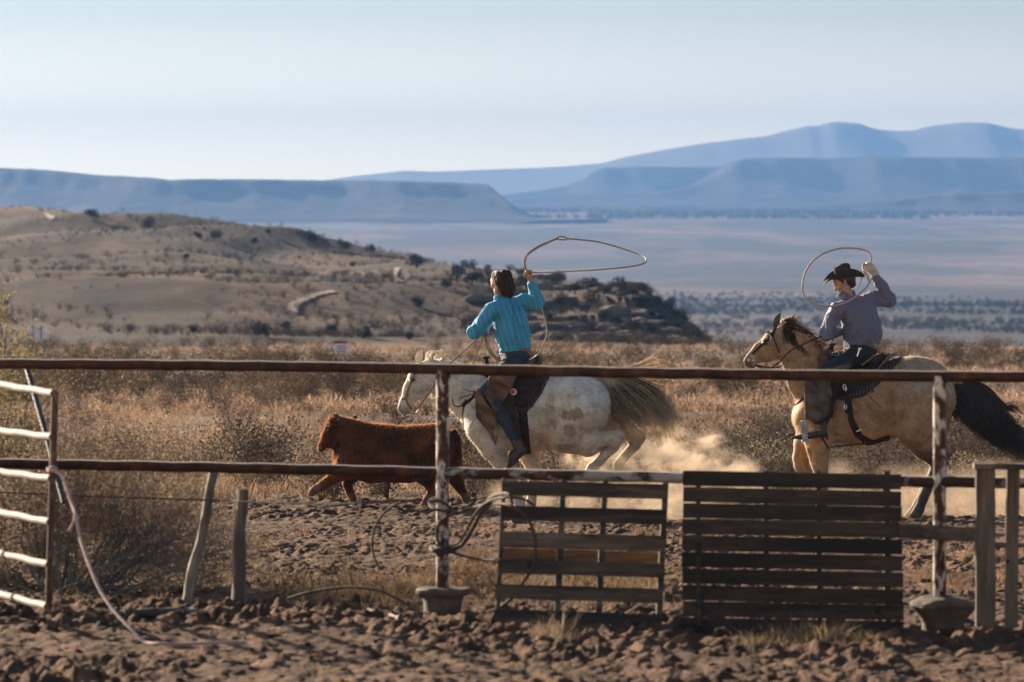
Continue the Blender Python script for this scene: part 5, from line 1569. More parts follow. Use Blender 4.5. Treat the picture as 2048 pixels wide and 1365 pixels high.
chap_sheet(YW, ptW, lambda S_, sy: legW(S_, sy, .004), [
    ([(981, 740), (1038, 742), (1032, 754), (1022, 778), (1008, 800), (998, 818), (990, 828), (984, 812), (978, 801), (973, 791), (975, 768)], -.42),
    ([(950, 786), (958, 772), (966, 790), (975, 806), (985, 816), (992, 832), (995, 844), (986, 860), (990, 871), (996, 866), (992, 890), (975, 860), (952, 832)], -.395)], M_chap, rW)
# hair: long, blown to the right
hs = SDF(); hq = qh
hs.rc(hq(-.028, 0, .040), hq(.004, 0, .052), .092, .086, .03, (np.cross((0, 0, 1), lookW), .93))
hs.rc(hq(-.050, 0, .0), hq(-.062, -.0, -.070), .078, .058, .04)
hs.rc(hq(-.050, -.03, -.02), ptW(1018, 590, -.03), .06, .035, .04)
hd_me = hs.mesh('hair', .007, disp=lambda V, n: .009 * fbm(V[:, 0] * 40, V[:, 1] * 40, V[:, 2] * 14, oct=3, seed=5))
M_hairb = hairmat('brown_hair_person', (.020, .010, .006), (.055, .026, .014), .2)
M_hairs = noisy('brown_hair_base', (.012, .007, .004), (.028, .014, .008), 30, rough=.85, bumpd=.006, stretch=(1, 1, .3))
ho = mobj('hair', hd_me, M_hairs, rW)
cv = []
r_ = np.random.default_rng(77)
for i in range(420):
    th = r_.random() * 6.28; hgt = r_.random()
    st0 = hq(-.03 + .07 * math.cos(th), .07 * math.sin(th), .06 + .05 * hgt)
    en = ptW(1012 + r_.normal() * 9, 592 + r_.normal() * 7, r_.normal() * .05) if r_.random() < .8 else ptW(1028 + r_.normal() * 5, 572 + 16 * r_.random(), r_.normal() * .03)
    mid = hq(-.085 + r_.normal() * .012, .085 * math.sin(th) * .8, -.005 + r_.normal() * .02)
    if th < 1.2 or th > 5.1: continue
    cv.append(smoothcurve([st0, (st0 + mid) / 2 + (st0 - hq(0, 0, 0)) * .22, mid, (mid + en) / 2 + r_.normal(size=3) * .01, en], 3))
strands('hair_locks', cv, M_hairb, rW, .0045, cols=(.8 + .9 * r_.random((len(cv), 1))) * np.array([[1, .85, .75]]))

# lasso of the first rider
lw = thing('lasso', 'tan rope loop swung level above the white horse by the rider in turquoise', 'rope', P(1057, 545, YW))
LP = [(1057, 548, .02), (1051, 538, .02), (1048, 524, .03), (1053, 510, .05), (1068, 498, .10), (1085, 489, .16), (1105, 481, .22), (1114, 477, .25)]
mb = MB(); mb.tube(smoothcurve([ptW(*q) for q in LP], 7), .0075, 8); 
mb.tube(smoothcurve([ptW(1056, 546, .0), ptW(1050, 528, .03), ptW(1056, 511, .06), ptW(1075, 497, .12), ptW(1095, 487, .19), ptW(1113, 479, .25)], 7), .0065, 8)
mb.build('doubled_rope', M_rope1, lw)
mb = MB(); mb.tube(smoothcurve([ptW(*q) for q in [(1134, 478, .28), (1160, 480, .36), (1200, 485, .42), (1240, 496, .42), (1272, 507, .35), (1288, 514, .25), (1293, 519, .15), (1290, 526, .05), (1270, 532, -.1), (1235, 536, -.22), (1190, 540, -.28), (1150, 542, -.24), (1110, 544, -.15), (1080, 545, -.05), (1064, 545, .01)]], 7), .0080, 8)
mb.build('loop', M_rope1, lw)
mb = MB(); mb.tube(smoothcurve([ptW(*q) for q in [(1112, 478, .25), (1118, 474, .26), (1128, 474, .27), (1135, 478, .28), (1128, 480, .28), (1116, 479, .26), (1112, 478, .25)]], 5), .0085, 8); mb.ball(ptW(1114, 477, .25), .014); mb.build('honda_knot', M_rope1, lw)
mb = MB(); mb.tube(smoothcurve([ptW(*q) for q in [(1058, 552, .0), (1070, 575, .06), (1080, 600, .17), (1086, 625, .2), (1093, 650, .18), (1093, 672, .14), (1086, 694, .08), (1076, 710, .03), (1070, 716, .0)]], 6), .0068, 8); mb.build('tail_rope', M_rope1, lw)
mb = MB()
for k in range(3):
    o = k * 3.0
    mb.tube(smoothcurve([ptW(*q) for q in [(972 - k, 660, .03), (969 + o * .4, 672, .0), (970 + o, 688, -.02), (978 + o, 704, -.04), (988 + o, 716, -.05), (996 + o * .5, 722, -.05)]], 6), .0062, 8)
mb.build('coil', M_rope1, lw)

# ============ buckskin: saddle and bridle
sadT, TTs = saddle(YT, ptT, qT, sT, TT,
    skirt=[(1655, 712), (1765, 706), (1770, 728), (1752, 752), (1735, 768), (1700, 786), (1670, 792), (1650, 770)],
    blanket=[(1648, 712), (1803, 704), (1800, 718), (1775, 745), (1752, 768), (1725, 790), (1690, 800), (1655, 795), (1642, 770)],
    fender=[(1672, 735, .34, .07), (1660, 765, .37, .075), (1655, 800, .385, .06), (1650, 835, .39, .03), (1640, 855, .39, .024)],
    seat=((1680, 712), (1740, 716)), horn=((1660, 706), (1664, 690)), cantle=((1750, 722), (1766, 708)),
    name_l='dark ranch saddle with stacked blankets and rear cinch on the buckskin horse', base=P(1720, 715, YT), mats=(M_blanket, M_led))
RC = SDF(); RC.rc(ptT(1738, 722, -.14), ptT(1762, 711, -.08), .012, .012, .02); RC.chain([(*ptT(1722, 730, -.18), .012), (*ptT(1745, 712, -.16), .012), (*ptT(1768, 709, -.08), .012), (*ptT(1769, 709, .08), .012)], k=.01)
mobj('cantle_binding', RC.mesh('cantle_binding', .006), M_tan_lea, sadT)
for k, (xa, yt) in enumerate(((1776, 709), (1790, 706))):
    RB = SDF(); RB.chain([(*ptT(xa - 44, yt + 40, -.30), .012), (*ptT(xa - 26, yt + 18, -.24), .014), (*ptT(xa - 8, yt + 4, -.15), .014), (*ptT(xa + 2, yt, 0), .014)], k=.01)
    mobj('blanket_roll', RB.mesh('blanket_roll', .008), M_conc if k else M_led, sadT)
sw_ = SDF(); sw_.rc(ptT(1648, 718, -.16), ptT(1656, 704, 0), .075, .05, .05); sw_.rc(ptT(1648, 725, -.22), ptT(1640, 740, -.24), .045, .03, .04)
mobj('swell', sw_.mesh('swell', .008), M_lea, sadT)
mb = MB(); n = 16; c = ptT(1669, 707, -.16)
mb.tube([c + np.array([math.cos(k * 6.283 / n) * .036, -.01 + .01 * math.cos(k * .39), math.sin(k * 6.283 / n) * .018]) for k in range(n + 1)], .004, 6); mb.build('ring', M_steel, sadT)
for sy in (-1, 1):
    mb = MB(); 
    a = ptT(1602, 840, sy * .43); c = ptT(1606, 879, sy * .43)
    for dyy in (-.06, .06): mb.beam(a + np.array([0, dyy * .6, 0]), c + np.array([0, dyy, 0]), .055, .008, up=(0, 1, 0))
    mb.beam(c + np.array([0, -.07, 0]), c + np.array([0, .07, 0]), .07, .014, up=(0, 0, 1)); mb.beam(a + np.array([0, -.04, 0]), a + np.array([0, .04, 0]), .04, .012, up=(0, 0, 1))
    mb.build('stirrup', noisy('stirrup_metal', (.20, .19, .19), (.36, .35, .35), 12, rough=.4, Metallic=.7) if sy < 0 else M_steel, sadT)
me = TTs.mesh('rear_cinch', .009, grow=.014, clip=[(prismpoly([(1684, 775), (1697, 775), (1704, 835), (1722, 868), (1745, 880), (1775, 870), (1782, 880), (1750, 892), (1728, 889), (1706, 870), (1692, 840)], YT), True)], inner=.010)
mobj('rear_cinch', me, M_led, sadT)
me = TTs.mesh('cinch', .009, grow=.014, clip=[(prismpoly([(1652, 790), (1666, 790), (1664, 845), (1660, 905), (1640, 905), (1650, 850)], YT), True)], inner=.010)
mobj('cinch', me, M_led, sadT)
mb = MB()
strap(mb, bvT, [(1658, 893), (1680, 893), (1705, 889), (1728, 886)], YT, .008)
strap(mb, bvT, [(1606, 795), (1598, 804), (1588, 815), (1583, 828), (1582, 840)], YT, .014)
strap(mb, bvT, [(1636, 862), (1645, 880), (1655, 896)], YT, .010)
mb.build('breast_collar', M_lea, sadT); mb = MB(); mb.tube(smoothcurve([ptT(1718, 772, -.35), ptT(1732, 788, -.36), ptT(1745, 802, -.36), ptT(1758, 814, -.35)], 5), .005, 6)
mb.build('tie_strap', M_lea, sadT); mb = MB(); mb.tube(smoothcurve([ptT(1742, 762, -.35), ptT(1741, 776, -.36), ptT(1739, 784, -.36)], 5), .009, 6)
mb.build('tie_strap', M_lea, sadT)
for (a, b2, rr) in ((1684, 772, .018), (1687, 776, .012), (1686, 812, .016)):
    mb = MB(); c = ptT(a, b2, -.40); n = 12
    mb.tube([c + np.array([math.cos(k * 6.283 / n) * rr * .7, 0, math.sin(k * 6.283 / n) * rr * 1.5]) for k in range(n + 1)], .0045, 6); mb.build('buckle', M_steel, sadT)
mb = MB(); mb.beam(ptT(1709, 861, -.34), ptT(1719, 857, -.34), .010, .006, up=(0, 1, 0))
mb.build('buckle', M_steel, sadT)
mb = MB(); mb.beam(ptT(1689, 765, -.385), ptT(1688, 825, -.385), .030, .008, up=(0, 1, 0)); mb.build('billet', M_led, sadT)
brT = bridle('dark leather bridle with a round silver concho on the buckskin horse', bvT, YT, ptT,
    [([(1558, 650), (1550, 660), (1545, 668), (1538, 676)], .018), ([(1538, 678), (1527, 686), (1517, 696), (1507, 706), (1500, 714)], .012), ([(1520, 676), (1530, 668), (1540, 665)], .012), ([(1545, 672), (1552, 690), (1558, 706)], .006)],
    [[(1507, 729, -.09), (1530, 738, -.13), (1552, 728, -.19), (1580, 700, -.25), (1608, 686, -.26), (1635, 674, -.25), (1660, 668, -.22)], [(1506, 730, .10), (1560, 735, .16), (1625, 692, .14), (1650, 675, .05), (1675, 658, .0)], [(1676, 659, .0), (1670, 672, .0), (1662, 686, .0)]],
    [(1503, 712, -.09, .012), (1506, 721, -.09, .010), (1508, 729, -.09, .010)], P(1540, 690, YT), M_led,
    extra=[(1540, 762, -.05), (1552, 770, -.05), (1563, 773, -.05)])
mb = MB(); h_ = bvT.ray_cast(Vector((ptT(1536, 676)[0], YT - 1, ptT(1536, 676)[2])), Vector((0, 1, 0)))
c = np.array(h_[0]) + np.array([0, -.012, 0]); n = 20
mb.tube([c + np.array([math.cos(k * 6.283 / n) * .026, 0, math.sin(k * 6.283 / n) * .030]) for k in range(n + 1)], .006, 6); mb.build('concho', M_steel, brT)
mb = MB(); h_ = bvT.ray_cast(Vector((ptT(1497, 720)[0], YT - 1, ptT(1497, 720)[2])), Vector((0, 1, 0)))
if h_[0] is not None: mb.tube([np.array(h_[0]) + np.array([0, .004, 0]), np.array(h_[0]) + np.array([0, -.01, 0])], .018, 14); mb.build('bit_shank', noisy('bit_grey', (.25, .25, .26), (.4, .4, .4), 8, rough=.4), brT)

# ============ rider in the hat
rT = thing('person', 'rider in a blue grey shirt and black hat raising one gloved hand', 'person', P(1715, 715, YT))
arm_r = [(1748, 597, .09), (1779, 600, .10), (1753, 553, .06)]
arm_l = [(1671, 620, -.16), (1650, 668, -.20), (1679, 664, .02)]
TAX = (.90, .44, 0)
def torsoT(S_, g=0.0):
    S_.rc(ptT(1722, 695, 0), ptT(1726, 665, -.01), .135 + g, .135 + g, .06, (TAX, 1.28))
    S_.rc(ptT(1726, 665, -.01), ptT(1717, 630, -.01), .135 + g, .140 + g, .07, (TAX, 1.42))
    S_.rc(ptT(1686, 618, -.09), ptT(1738, 603, .08), .080 + g, .076 + g, .06)
    S_.rc(ptT(1702, 606, 0), ptT(1696, 592, .0), .062 + g, .052 + g, .05)
def armT(S_, g=0.0):
    (a, b_, c) = arm_r
    S_.rc(ptT(*a), ptT(*b_), .072 + g, .063 + g, .03); S_.rc(ptT(*b_), ptT(*c), .063 + g, .042 + g, .02)
    (a, b_, c) = arm_l
    S_.rc(ptT(*a), ptT(*b_), .076 + g, .064 + g, .04); S_.rc(ptT(*b_), ptT(*c), .062 + g, .040 + g, .02)
def legT(S_, sy, g=0.0):
    S_.rc(ptT(1712, 712, sy * .09), ptT(1634, 752, sy * .36), .105 + g, .078 + g, .04)
    S_.rc(ptT(1634, 752, sy * .36), ptT(1638, 800, sy * .39), .078 + g, .066 + g, .02)
    S_.rc(ptT(1638, 800, sy * .39), ptT(1640, 856, sy * .39), .066 + g, .046 + g, .03)
def footT(S_, sy, g=0.0):
    S_.rc(ptT(1640, 835, sy * .39), ptT(1640, 862, sy * .40), .052 + g, .044 + g, .03)
    S_.rc(ptT(1640, 865, sy * .40), ptT(1605, 870, sy * .42), .036 + g, .034 + g, .02)
    S_.rc(ptT(1605, 870, sy * .42), ptT(1580, 873, sy * .43), .033 + g, .012 + g, .02)
bd = SDF()
torsoT(bd, -.022); armT(bd, -.018)
for sy in (-1, 1): legT(bd, sy, -.016); footT(bd, sy, -.022)
bd.rc(ptT(1699, 600, 0), ptT(1693, 580, 0), .054, .052, .03)
lookT = (-.90, -.02, -.42)
qt = head(bd, ptT(1688, 566, 0), lookT, (-.30, 0, .95), 1.06)
hand(bd, ptT, ptT(1681, 664, .0), ptT(1676, 655, .0), sT, curl_dir=(-1, 0, 0), side=(0, 1, .2))
hand(bd, ptT, ptT(1751, 549, .05), ptT(1741, 534, .04), sT, curl_dir=(-1, -.5, -.3), side=(.5, .6, .4), sc=1.0)
mobj('body', bd.mesh('body', .0062, smooth_it=0), M_skin, rT)
for sy in (-1, 1): mb = MB(); mb.ball(qt(.0835, .033 * sy, .008), .006); mb.build('eye', M_eye, rT)
gl = SDF(); hand(gl, ptT, ptT(1751, 549, .05), ptT(1741, 534, .04), sT, curl_dir=(-1, -.5, -.3), side=(.5, .6, .4), sc=1.28)
gl.rc(ptT(1751, 549, .05), ptT(1748, 543, .05), .040, .038, .02); gl.rc(ptT(1742, 536, .04), ptT(1737, 530, .03), .042, .034, .02)
mobj('glove', gl.mesh('glove', .006, disp=lambda V, n: .003 * fbm(V[:, 0] * 30, V[:, 1] * 30, V[:, 2] * 30)), M_glove, rT)
st = SDF(); torsoT(st); armT(st)
st.rc(ptT(1698, 603, 0), ptT(1695, 592, 0), .066, .062, .03)
M_shT = shirtmat('blue_grey_shirt', (.125, .118, .170), (.092, .088, .135), (.155, .15, .205), .012, .1)
bodyclip = prismpoly([(1600, 480), (1820, 480), (1820, 640), (1785, 640), (1776, 700), (1764, 704), (1720, 694), (1690, 694), (1684, 676), (1655, 700), (1610, 700)], YT)
sleeve_cut = prismpoly([(1715, 500), (1765, 500), (1762, 545), (1738, 556)], YT)
neck_cut = prismpoly([(1655, 540), (1722, 540), (1712, 590), (1676, 596)], YT)
mobj('shirt', st.mesh('shirt', .0075, clip=[(bodyclip, True), (sleeve_cut, False), (neck_cut, False)], disp=lambda V, n: wrinkle(.0095, 8, 25)(V, n)), M_shT, rT)
co_ = SDF(); co_.rc(ptT(1688, 594, -.03), ptT(1702, 589, .03), .052, .052, .03)
mobj('collar', co_.mesh('collar', .007, clip=[(prismpoly([(1670, 592), (1700, 580), (1720, 580), (1722, 600), (1690, 608), (1672, 606)], YT), True)], inner=.010), M_shT, rT)
sc2 = SDF(); sc2.rc(ptT(1681, 589, -.02), ptT(1690, 584, .02), .050, .050, .03)
mobj('neckerchief', sc2.mesh('neckerchief', .007, clip=[(prismpoly([(1670, 596), (1684, 578), (1698, 576), (1690, 596), (1674, 604)], YT), True)], inner=.012), noisy('bandana', (.04, .05, .07), (.25, .27, .32), 40, bumpd=0), rT)
jn = SDF(); torsoT(jn, -.006)
for sy in (-1, 1): legT(jn, sy)
jn.rc(ptT(1718, 710, -.05), ptT(1718, 710, .05), .140, .140, .05)
mobj('jeans', jn.mesh('jeans', .008, clip=[(prismpoly([(1600, 690), (1780, 690), (1780, 735), (1720, 790), (1665, 800), (1668, 846), (1612, 846), (1600, 780)], YT), True)], disp=wrinkle(.004, 10, 4)), M_denimd, rT)
bt = SDF(); torsoT(bt, .009)
mobj('belt', bt.mesh('belt', .006, clip=[(prismpoly([(1678, 690), (1720, 693), (1768, 702), (1766, 712), (1718, 703), (1680, 700)], YT), True)], inner=.012), M_led, rT)
mb = MB(); mb.beam(ptT(1716, 697, -.27), ptT(1711, 712, -.27), .014, .004, up=(0, 1, 0)); mb.beam(ptT(1713, 696, -.27), ptT(1720, 697, -.27), .012, .004, up=(0, 1, 0)); mb.build('belt_buckle', M_steel, rT)
rg = SDF(); rg.rc(ptT(1742, 678, -.20), ptT(1751, 694, -.20), .010, .018, .01); rg.rc(ptT(1751, 694, -.20), ptT(1757, 704, -.18), .022, .016, .02)
mobj('tucked_glove', rg.mesh('tucked_glove', .006), noisy('glove_brown', (.20, .09, .06), (.34, .18, .13), 20), rT)
fo = SDF()
for sy in (-1, 1):
    fo = SDF(); footT(fo, sy); fo.rc(ptT(1648, 866, .40 * sy), ptT(1650, 874, .40 * sy), .018, .016, .01)
    mobj('boot', fo.mesh('boot', .007, clip=[(prismpoly([(1570, 838), (1670, 838), (1670, 885), (1570, 885)], YT), True)]), M_boot, rT)
mb = MB(); c = ptT(1619, 855, -.44); n = 12
mb.tube([c + np.array([math.cos(k * 6.283 / n) * .015, 0, math.sin(k * 6.283 / n) * .015]) for k in range(n + 1)], .004, 6); mb.build('spur_ring', M_steel, rT)
chap_sheet(YT, ptT, lambda S_, sy: legT(S_, sy, .006), [
    ([(1604, 752), (1650, 735), (1700, 725), (1690, 760), (1668, 775), (1660, 800), (1652, 828), (1630, 845), (1618, 850), (1606, 838)], None),
    ([(1604, 757), (1625, 745), (1655, 752), (1660, 790), (1650, 812), (1640, 828), (1626, 848), (1612, 836), (1605, 838)], -.465)], M_chapd, rT)
# hair and hat
hs = SDF(); q_ = qt
hs.rc(q_(-.030, 0, .030), q_(.0, 0, .045), .088, .084, .03, (np.cross((0, 0, 1), lookT), .95)); hs.rc(q_(-.055, 0, .0), q_(-.062, 0, -.04), .068, .045, .04)
hs.rc(q_(.018, .070, .045), q_(.012, .072, .01), .016, .010, .01); hs.rc(q_(.018, -.070, .045), q_(.012, -.072, .01), .016, .010, .01)
mobj('hair', hs.mesh('hair', .007, clipf=lambda X, Y, Z: -(np.sqrt((X - q_(.09, 0, -.02)[0]) ** 2 + (Y - q_(.09, 0, -.02)[1]) ** 2 + (Z - q_(.09, 0, -.02)[2]) ** 2) - .088),
     disp=lambda V, n: .004 * fbm(V[:, 0] * 50, V[:, 1] * 50, V[:, 2] * 20)), noisy('black_hair', (.010, .008, .007), (.025, .018, .015), 30, rough=.5, bumpd=.005), rT)
hat = thing('cowboy_hat', 'black felt hat with a tall flat crown and an upturned brim, on the right-hand rider', 'hat', ptT(1687, 548))
hu = np.array([-.10, 0, .99]); hu /= np.linalg.norm(hu); hf = np.array([-.95, -.18, -.12]); hf -= hu * (hu @ hf); hf /= np.linalg.norm(hf); hl = np.cross(hu, hf)
hc = ptT(1687, 556)
def HQ(a, b_, d): return hc + hf * a + hl * b_ + hu * d
G = []; nA = 48
for i in range(15):
    t_ = i / 14; row = []
    for k in range(nA + 1):
        a = 2 * math.pi * k / nA
        ra = .100 + t_ * .118; rb = .078 + t_ * .100
        up_ = .0 + (abs(math.sin(a)) ** 1.5) * .085 * t_ ** 1.8 - .060 * t_ ** 1.6 * (max(0, math.cos(a)) ** 1.6) - .018 * t_ * (max(0, -math.cos(a)) ** 2)
        row.append(HQ(math.cos(a) * ra, math.sin(a) * rb * (1 - .12 * t_ ** 2), up_))
    G.append(row)
mb = MB(); mb.grid(np.array(G), thick=hu * .006); mb.build('brim', M_felt, hat)
cr_ = SDF()
cr_.rc(HQ(-.004, 0, .01), HQ(.0, 0, .090), .096, .074, .03, (hl, .78)); cr_.rc(HQ(-.028, 0, .112), HQ(.050, 0, .098), .044, .040, .04, (hl, 1.15))
cr_.rc(HQ(-.06, 0, .185), HQ(.07, 0, .158), .036, .034, .03, None, True); cr_.rc(HQ(.085, .045, .125), HQ(.05, .06, .13), .022, .02, .03, None, True); cr_.rc(HQ(.085, -.045, .125), HQ(.05, -.06, .13), .022, .02, .03, None, True)
mobj('crown', cr_.mesh('crown', .006, clipf=lambda X, Y, Z: -((X - hc[0]) * hu[0] + (Y - hc[1]) * hu[1] + (Z - hc[2]) * hu[2]) - .002), M_felt, hat)
mb = MB()
pts = [HQ(math.cos(a) * .101, math.sin(a) * .080, .016) for a in np.linspace(0, 6.2832, 40)]
mb.tube(pts, .008, 6); mb.build('hat_band', M_led, hat)
mb = MB(); q0 = HQ(-.01, .085, .020) if HQ(0, .085, 0)[1] < hc[1] else HQ(-.01, -.085, .020)
mb.tube(smoothcurve([q0 + np.array([-.02, -.005, -.004]), q0 + np.array([0, -.008, .004]), q0 + np.array([.022, -.006, .012]), q0 + np.array([.04, -.004, .014])], 4), [.003, .006, .008, .009, .010, .010, .010, .009, .007, .006, .004, .003, .002], 8); mb.build('feather', M_tan_lea, hat)

lt = thing('lasso', 'pinkish rope loop circling in front of the rider in the black hat', 'rope', P(1740, 540, YT))
mb = MB(); mb.tube(smoothcurve([ptT(*q) for q in [(1738, 530, .02), (1742, 522, .02), (1741, 510, .03), (1735, 503, .06), (1722, 499, .10), (1700, 497, .10), (1678, 498, .05), (1650, 506, -.05), (1625, 521, -.18), (1608, 543, -.30), (1601, 568, -.38), (1603, 588, -.42), (1615, 602, -.44), (1632, 610, -.45), (1652, 612, -.45), (1675, 608, -.44), (1697, 599, -.42), (1715, 586, -.38), (1728, 575, -.32), (1737, 564, -.25)]], 7), .0095, 8); mb.build('loop', M_rope2, lt)
mb = MB(); mb.tube(smoothcurve([ptT(*q) for q in [(1735, 562, -.24), (1731, 550, -.18), (1725, 537, -.1), (1726, 529, -.05), (1733, 531, -.02)]], 6), .012, 8)
mb.tube(smoothcurve([ptT(*q) for q in [(1728, 533, -.05), (1733, 543, -.1), (1741, 552, -.18), (1741, 558, -.22), (1736, 561, -.24)]], 6), .0065, 8); mb.ball(ptT(1736, 562, -.245), .017); mb.build('honda_knot', M_rope2, lt)
mb = MB(); mb.tube(smoothcurve([ptT(*q) for q in [(1736, 540, .06), (1726, 552, .08), (1721, 565, .06), (1718, 574, .05)]], 5), .0065, 8); mb.build('tail_rope', M_rope1, lt)
# ------------------------------------------------------------------ plants
def blades(n, h, spread, w, rngs, lean=.5, segs=2, curl=.5, tip=True):
    "one tuft of n blades as (verts, tris): flat tapering blades"
    V = []; T = []
    for i in range(n):
        a = rngs.random() * 6.283; r = spread * math.sqrt(rngs.random()); hh_ = h * (.5 + .5 * rngs.random())
        b0 = np.array([math.cos(a) * r, math.sin(a) * r, -.02])
        a2 = a + rngs.normal() * .8; d = np.array([math.cos(a2), math.sin(a2), 0]) * lean * (r / spread + .15) * hh_
        wd = np.array([-math.sin(a2 + rngs.normal()), math.cos(a2), 0]) * w * (.6 + .8 * rngs.random())
        k = len(V)
        pts = [b0, b0 + d * .35 + np.array([0, 0, hh_ * .55]), b0 + d * (1 + curl * .3) + np.array([0, 0, hh_ * (1 - .25 * rngs.random())])]
        V += [pts[0] - wd, pts[0] + wd, pts[1] - wd * .8, pts[1] + wd * .8, pts[2]]
        T += [(k, k + 1, k + 3), (k, k + 3, k + 2), (k + 2, k + 3, k + 4)]
    return np.array(V), np.array(T)
def scatter_mesh(name, templates, pos, scale, rot, mt, cols=None, squash=None, r=None):
    if cols is not None: cols = cols * {'dry_grass': .86, 'brush': .58}.get(name, .66)
    V = []; T = []; C = []; off = 0
    which = (r or rng).integers(0, len(templates), len(pos))
    for k, (tv, tt) in enumerate(templates):
        sel = np.where(which == k)[0]
        if len(sel) == 0: continue
        c, s_ = np.cos(rot[sel]), np.sin(rot[sel])
        sc = scale[sel]
        x = tv[None, :, 0] * c[:, None] - tv[None, :, 1] * s_[:, None]; y = tv[None, :, 0] * s_[:, None] + tv[None, :, 1] * c[:, None]
        z = np.broadcast_to(tv[None, :, 2], x.shape)
        sq = squash[sel][:, None] if squash is not None else 1.0
        vv = np.stack([x * sc[:, None], y * sc[:, None], z * sc[:, None] * sq], -1) + pos[sel][:, None, :]
        V.append(vv.reshape(-1, 3))
        T.append((tt[None] + (np.arange(len(sel)) * len(tv))[:, None, None] + off).reshape(-1, 3))
        if cols is not None: C.append(np.repeat(cols[sel], len(tv), 0))
        off += len(sel) * len(tv)
    return mobj(name, raw_mesh(name, np.vstack(V), np.vstack(T), cols=np.vstack(C) if cols is not None else None, smooth=False), mt)
def leafcol(name, trans=.4):
    m = bpy.data.materials.new(name); m.use_nodes = True; t = m.node_tree; t.nodes.clear()
    c = mixc(t, 1.0, attr(t), rampc(t, noise(t, 9, 3), [(.3, (.65, .65, .65)), (.7, (1.2, 1.2, 1.2))]), 'MULTIPLY')
    a = N(t, 'ShaderNodeBsdfDiffuse'); tr = N(t, 'ShaderNodeBsdfTranslucent'); mx = N(t, 'ShaderNodeMixShader')
    t.links.new(c, a.inputs[0]); t.links.new(c, tr.inputs[0]); mx.inputs[0].default_value = trans
    t.links.new(a.outputs[0], mx.inputs[1]); t.links.new(tr.outputs[0], mx.inputs[2])
    o = N(t, 'ShaderNodeOutputMaterial'); t.links.new(mx.outputs[0], o.inputs[0]); return m
M_grass = leafcol('dry_grass', .55)
rg_ = np.random.default_rng(101)
def fanpos(n, Y0, Y1, uext, clump=None, seed=1, power=1.0):
    r = np.random.default_rng(seed)
    Y = Y0 * (Y1 / Y0) ** (r.random(n) ** power); u = (r.random(n) * 2 - 1) * uext
    x = u * Y
    if clump is not None:
        m = clump(x, Y) > r.random(n); x, Y = x[m], Y[m]
    return x, Y
def grass_layer(n, Y0, Y1, tm, smin, smax, seed, clump, uext=.15, col=None, pw=1.0, zoff=0.0):
    x, Y = fanpos(int(n * 1.2), Y0, Y1, uext, clump, seed, pw)
    r = np.random.default_rng(seed + 1)
    p = np.stack([x, Y, gz(x, Y) + micro(x, Y) + zoff], -1)
    s_ = smin + (smax - smin) * r.random(len(x)) ** 1.5
    hue = fbm(x / 3, Y / 9, oct=2, seed=seed)[:, None]
    a, b_ = np.array(col[0]), np.array(col[1])
    c = a + (b_ - a) * np.clip(.5 + hue * .9 + r.normal(size=(len(x), 1)) * .25, 0, 1)
    return p, s_, r.random(len(x)) * 6.28, c
T_g = [blades(46, .30, .13, .0035, rg_, .6) for _ in range(6)]
T_gm = [blades(30, .32, .22, .007, rg_, .7) for _ in range(6)]
T_gf = [blades(16, .40, .40, .020, rg_, .7) for _ in range(5)]
gold = ((.15, .096, .062), (.35, .235, .155)); dull = ((.10, .075, .05), (.17, .125, .085))
def cl_near(x, Y): return np.clip(.02 + 1.4 * (fbm(x / 1.6, Y / 3.2, oct=3, seed=61) - .12) + np.clip((Y - 60) / 18, 0, 1) * .45, 0, 1)
def cl_far(x, Y): return np.clip(.55 + 1.1 * fbm(x / 5, Y / 12, oct=3, seed=62), .08, 1)
A = [grass_layer(2600, 35.5, 66, T_g, .25, .75, 200, cl_near, col=gold, pw=.8)]
p, s_, ro, c = A[0]
g1 = scatter_mesh('dry_grass', T_g, p, s_, ro, M_grass, c, r=np.random.default_rng(1)); tag(g1, kind='stuff')
p, s_, ro, c = grass_layer(9500, 62, 125, T_gm, .3, .85, 210, cl_far, col=gold)
g2 = scatter_mesh('dry_grass', T_gm, p, s_, ro, M_grass, c, r=np.random.default_rng(2)); tag(g2, kind='stuff')
p, s_, ro, c = grass_layer(14000, 118, 335, T_gf, .4, .95, 220, cl_far, col=((.19, .125, .085), (.35, .235, .16)))
g3 = scatter_mesh('dry_grass', T_gf, p, s_, ro, M_grass, c, r=np.random.default_rng(3)); tag(g3, kind='stuff')

# sagebrush and other low brush, grey-brown, reading as one mass over the plain
def brush_tmpl(n, rad, h, leaf, r, twigs=18):
    V = []; T = []
    for i in range(twigs):
        a = r.random() * 6.283; t_ = .25 + .75 * r.random(); d = np.array([math.cos(a) * rad * t_, math.sin(a) * rad * t_, h * (.5 + .6 * r.random())])
        wv_ = np.array([-math.sin(a), math.cos(a), 0]) * .006
        k = len(V); V += [-wv_, wv_, d]; T += [(k, k + 1, k + 2)]
        m = n // twigs
        for j in range(m):
            q = d * (.35 + .7 * r.random()) + r.normal(size=3) * rad * .16
            q[2] = max(q[2], .01)
            e1 = r.normal(size=3); e1 /= np.linalg.norm(e1); e2 = np.cross(e1, r.normal(size=3)); e2 /= np.linalg.norm(e2)
            k = len(V); V += [q - e1 * leaf, q + e1 * leaf, q + e2 * leaf * 1.6]; T += [(k, k + 1, k + 2)]
    return np.array(V), np.array(T)
T_b = [brush_tmpl(520, .42, .42, .015, rg_, 24) for _ in range(5)]
T_bf = [brush_tmpl(190, .55, .62, .028, rg_, 16) for _ in range(5)]
M_brush = leafcol('brush', .25)
greyb = ((.085, .066, .052), (.24, .178, .132))
def cl_b(x, Y): return np.clip(.45 + 1.6 * fbm(x / 7, Y / 16, oct=2, seed=66), 0, 1)
p, s_, ro, c = grass_layer(1150, 62, 140, T_b, .4, 1.6, 230, cl_b, col=greyb)
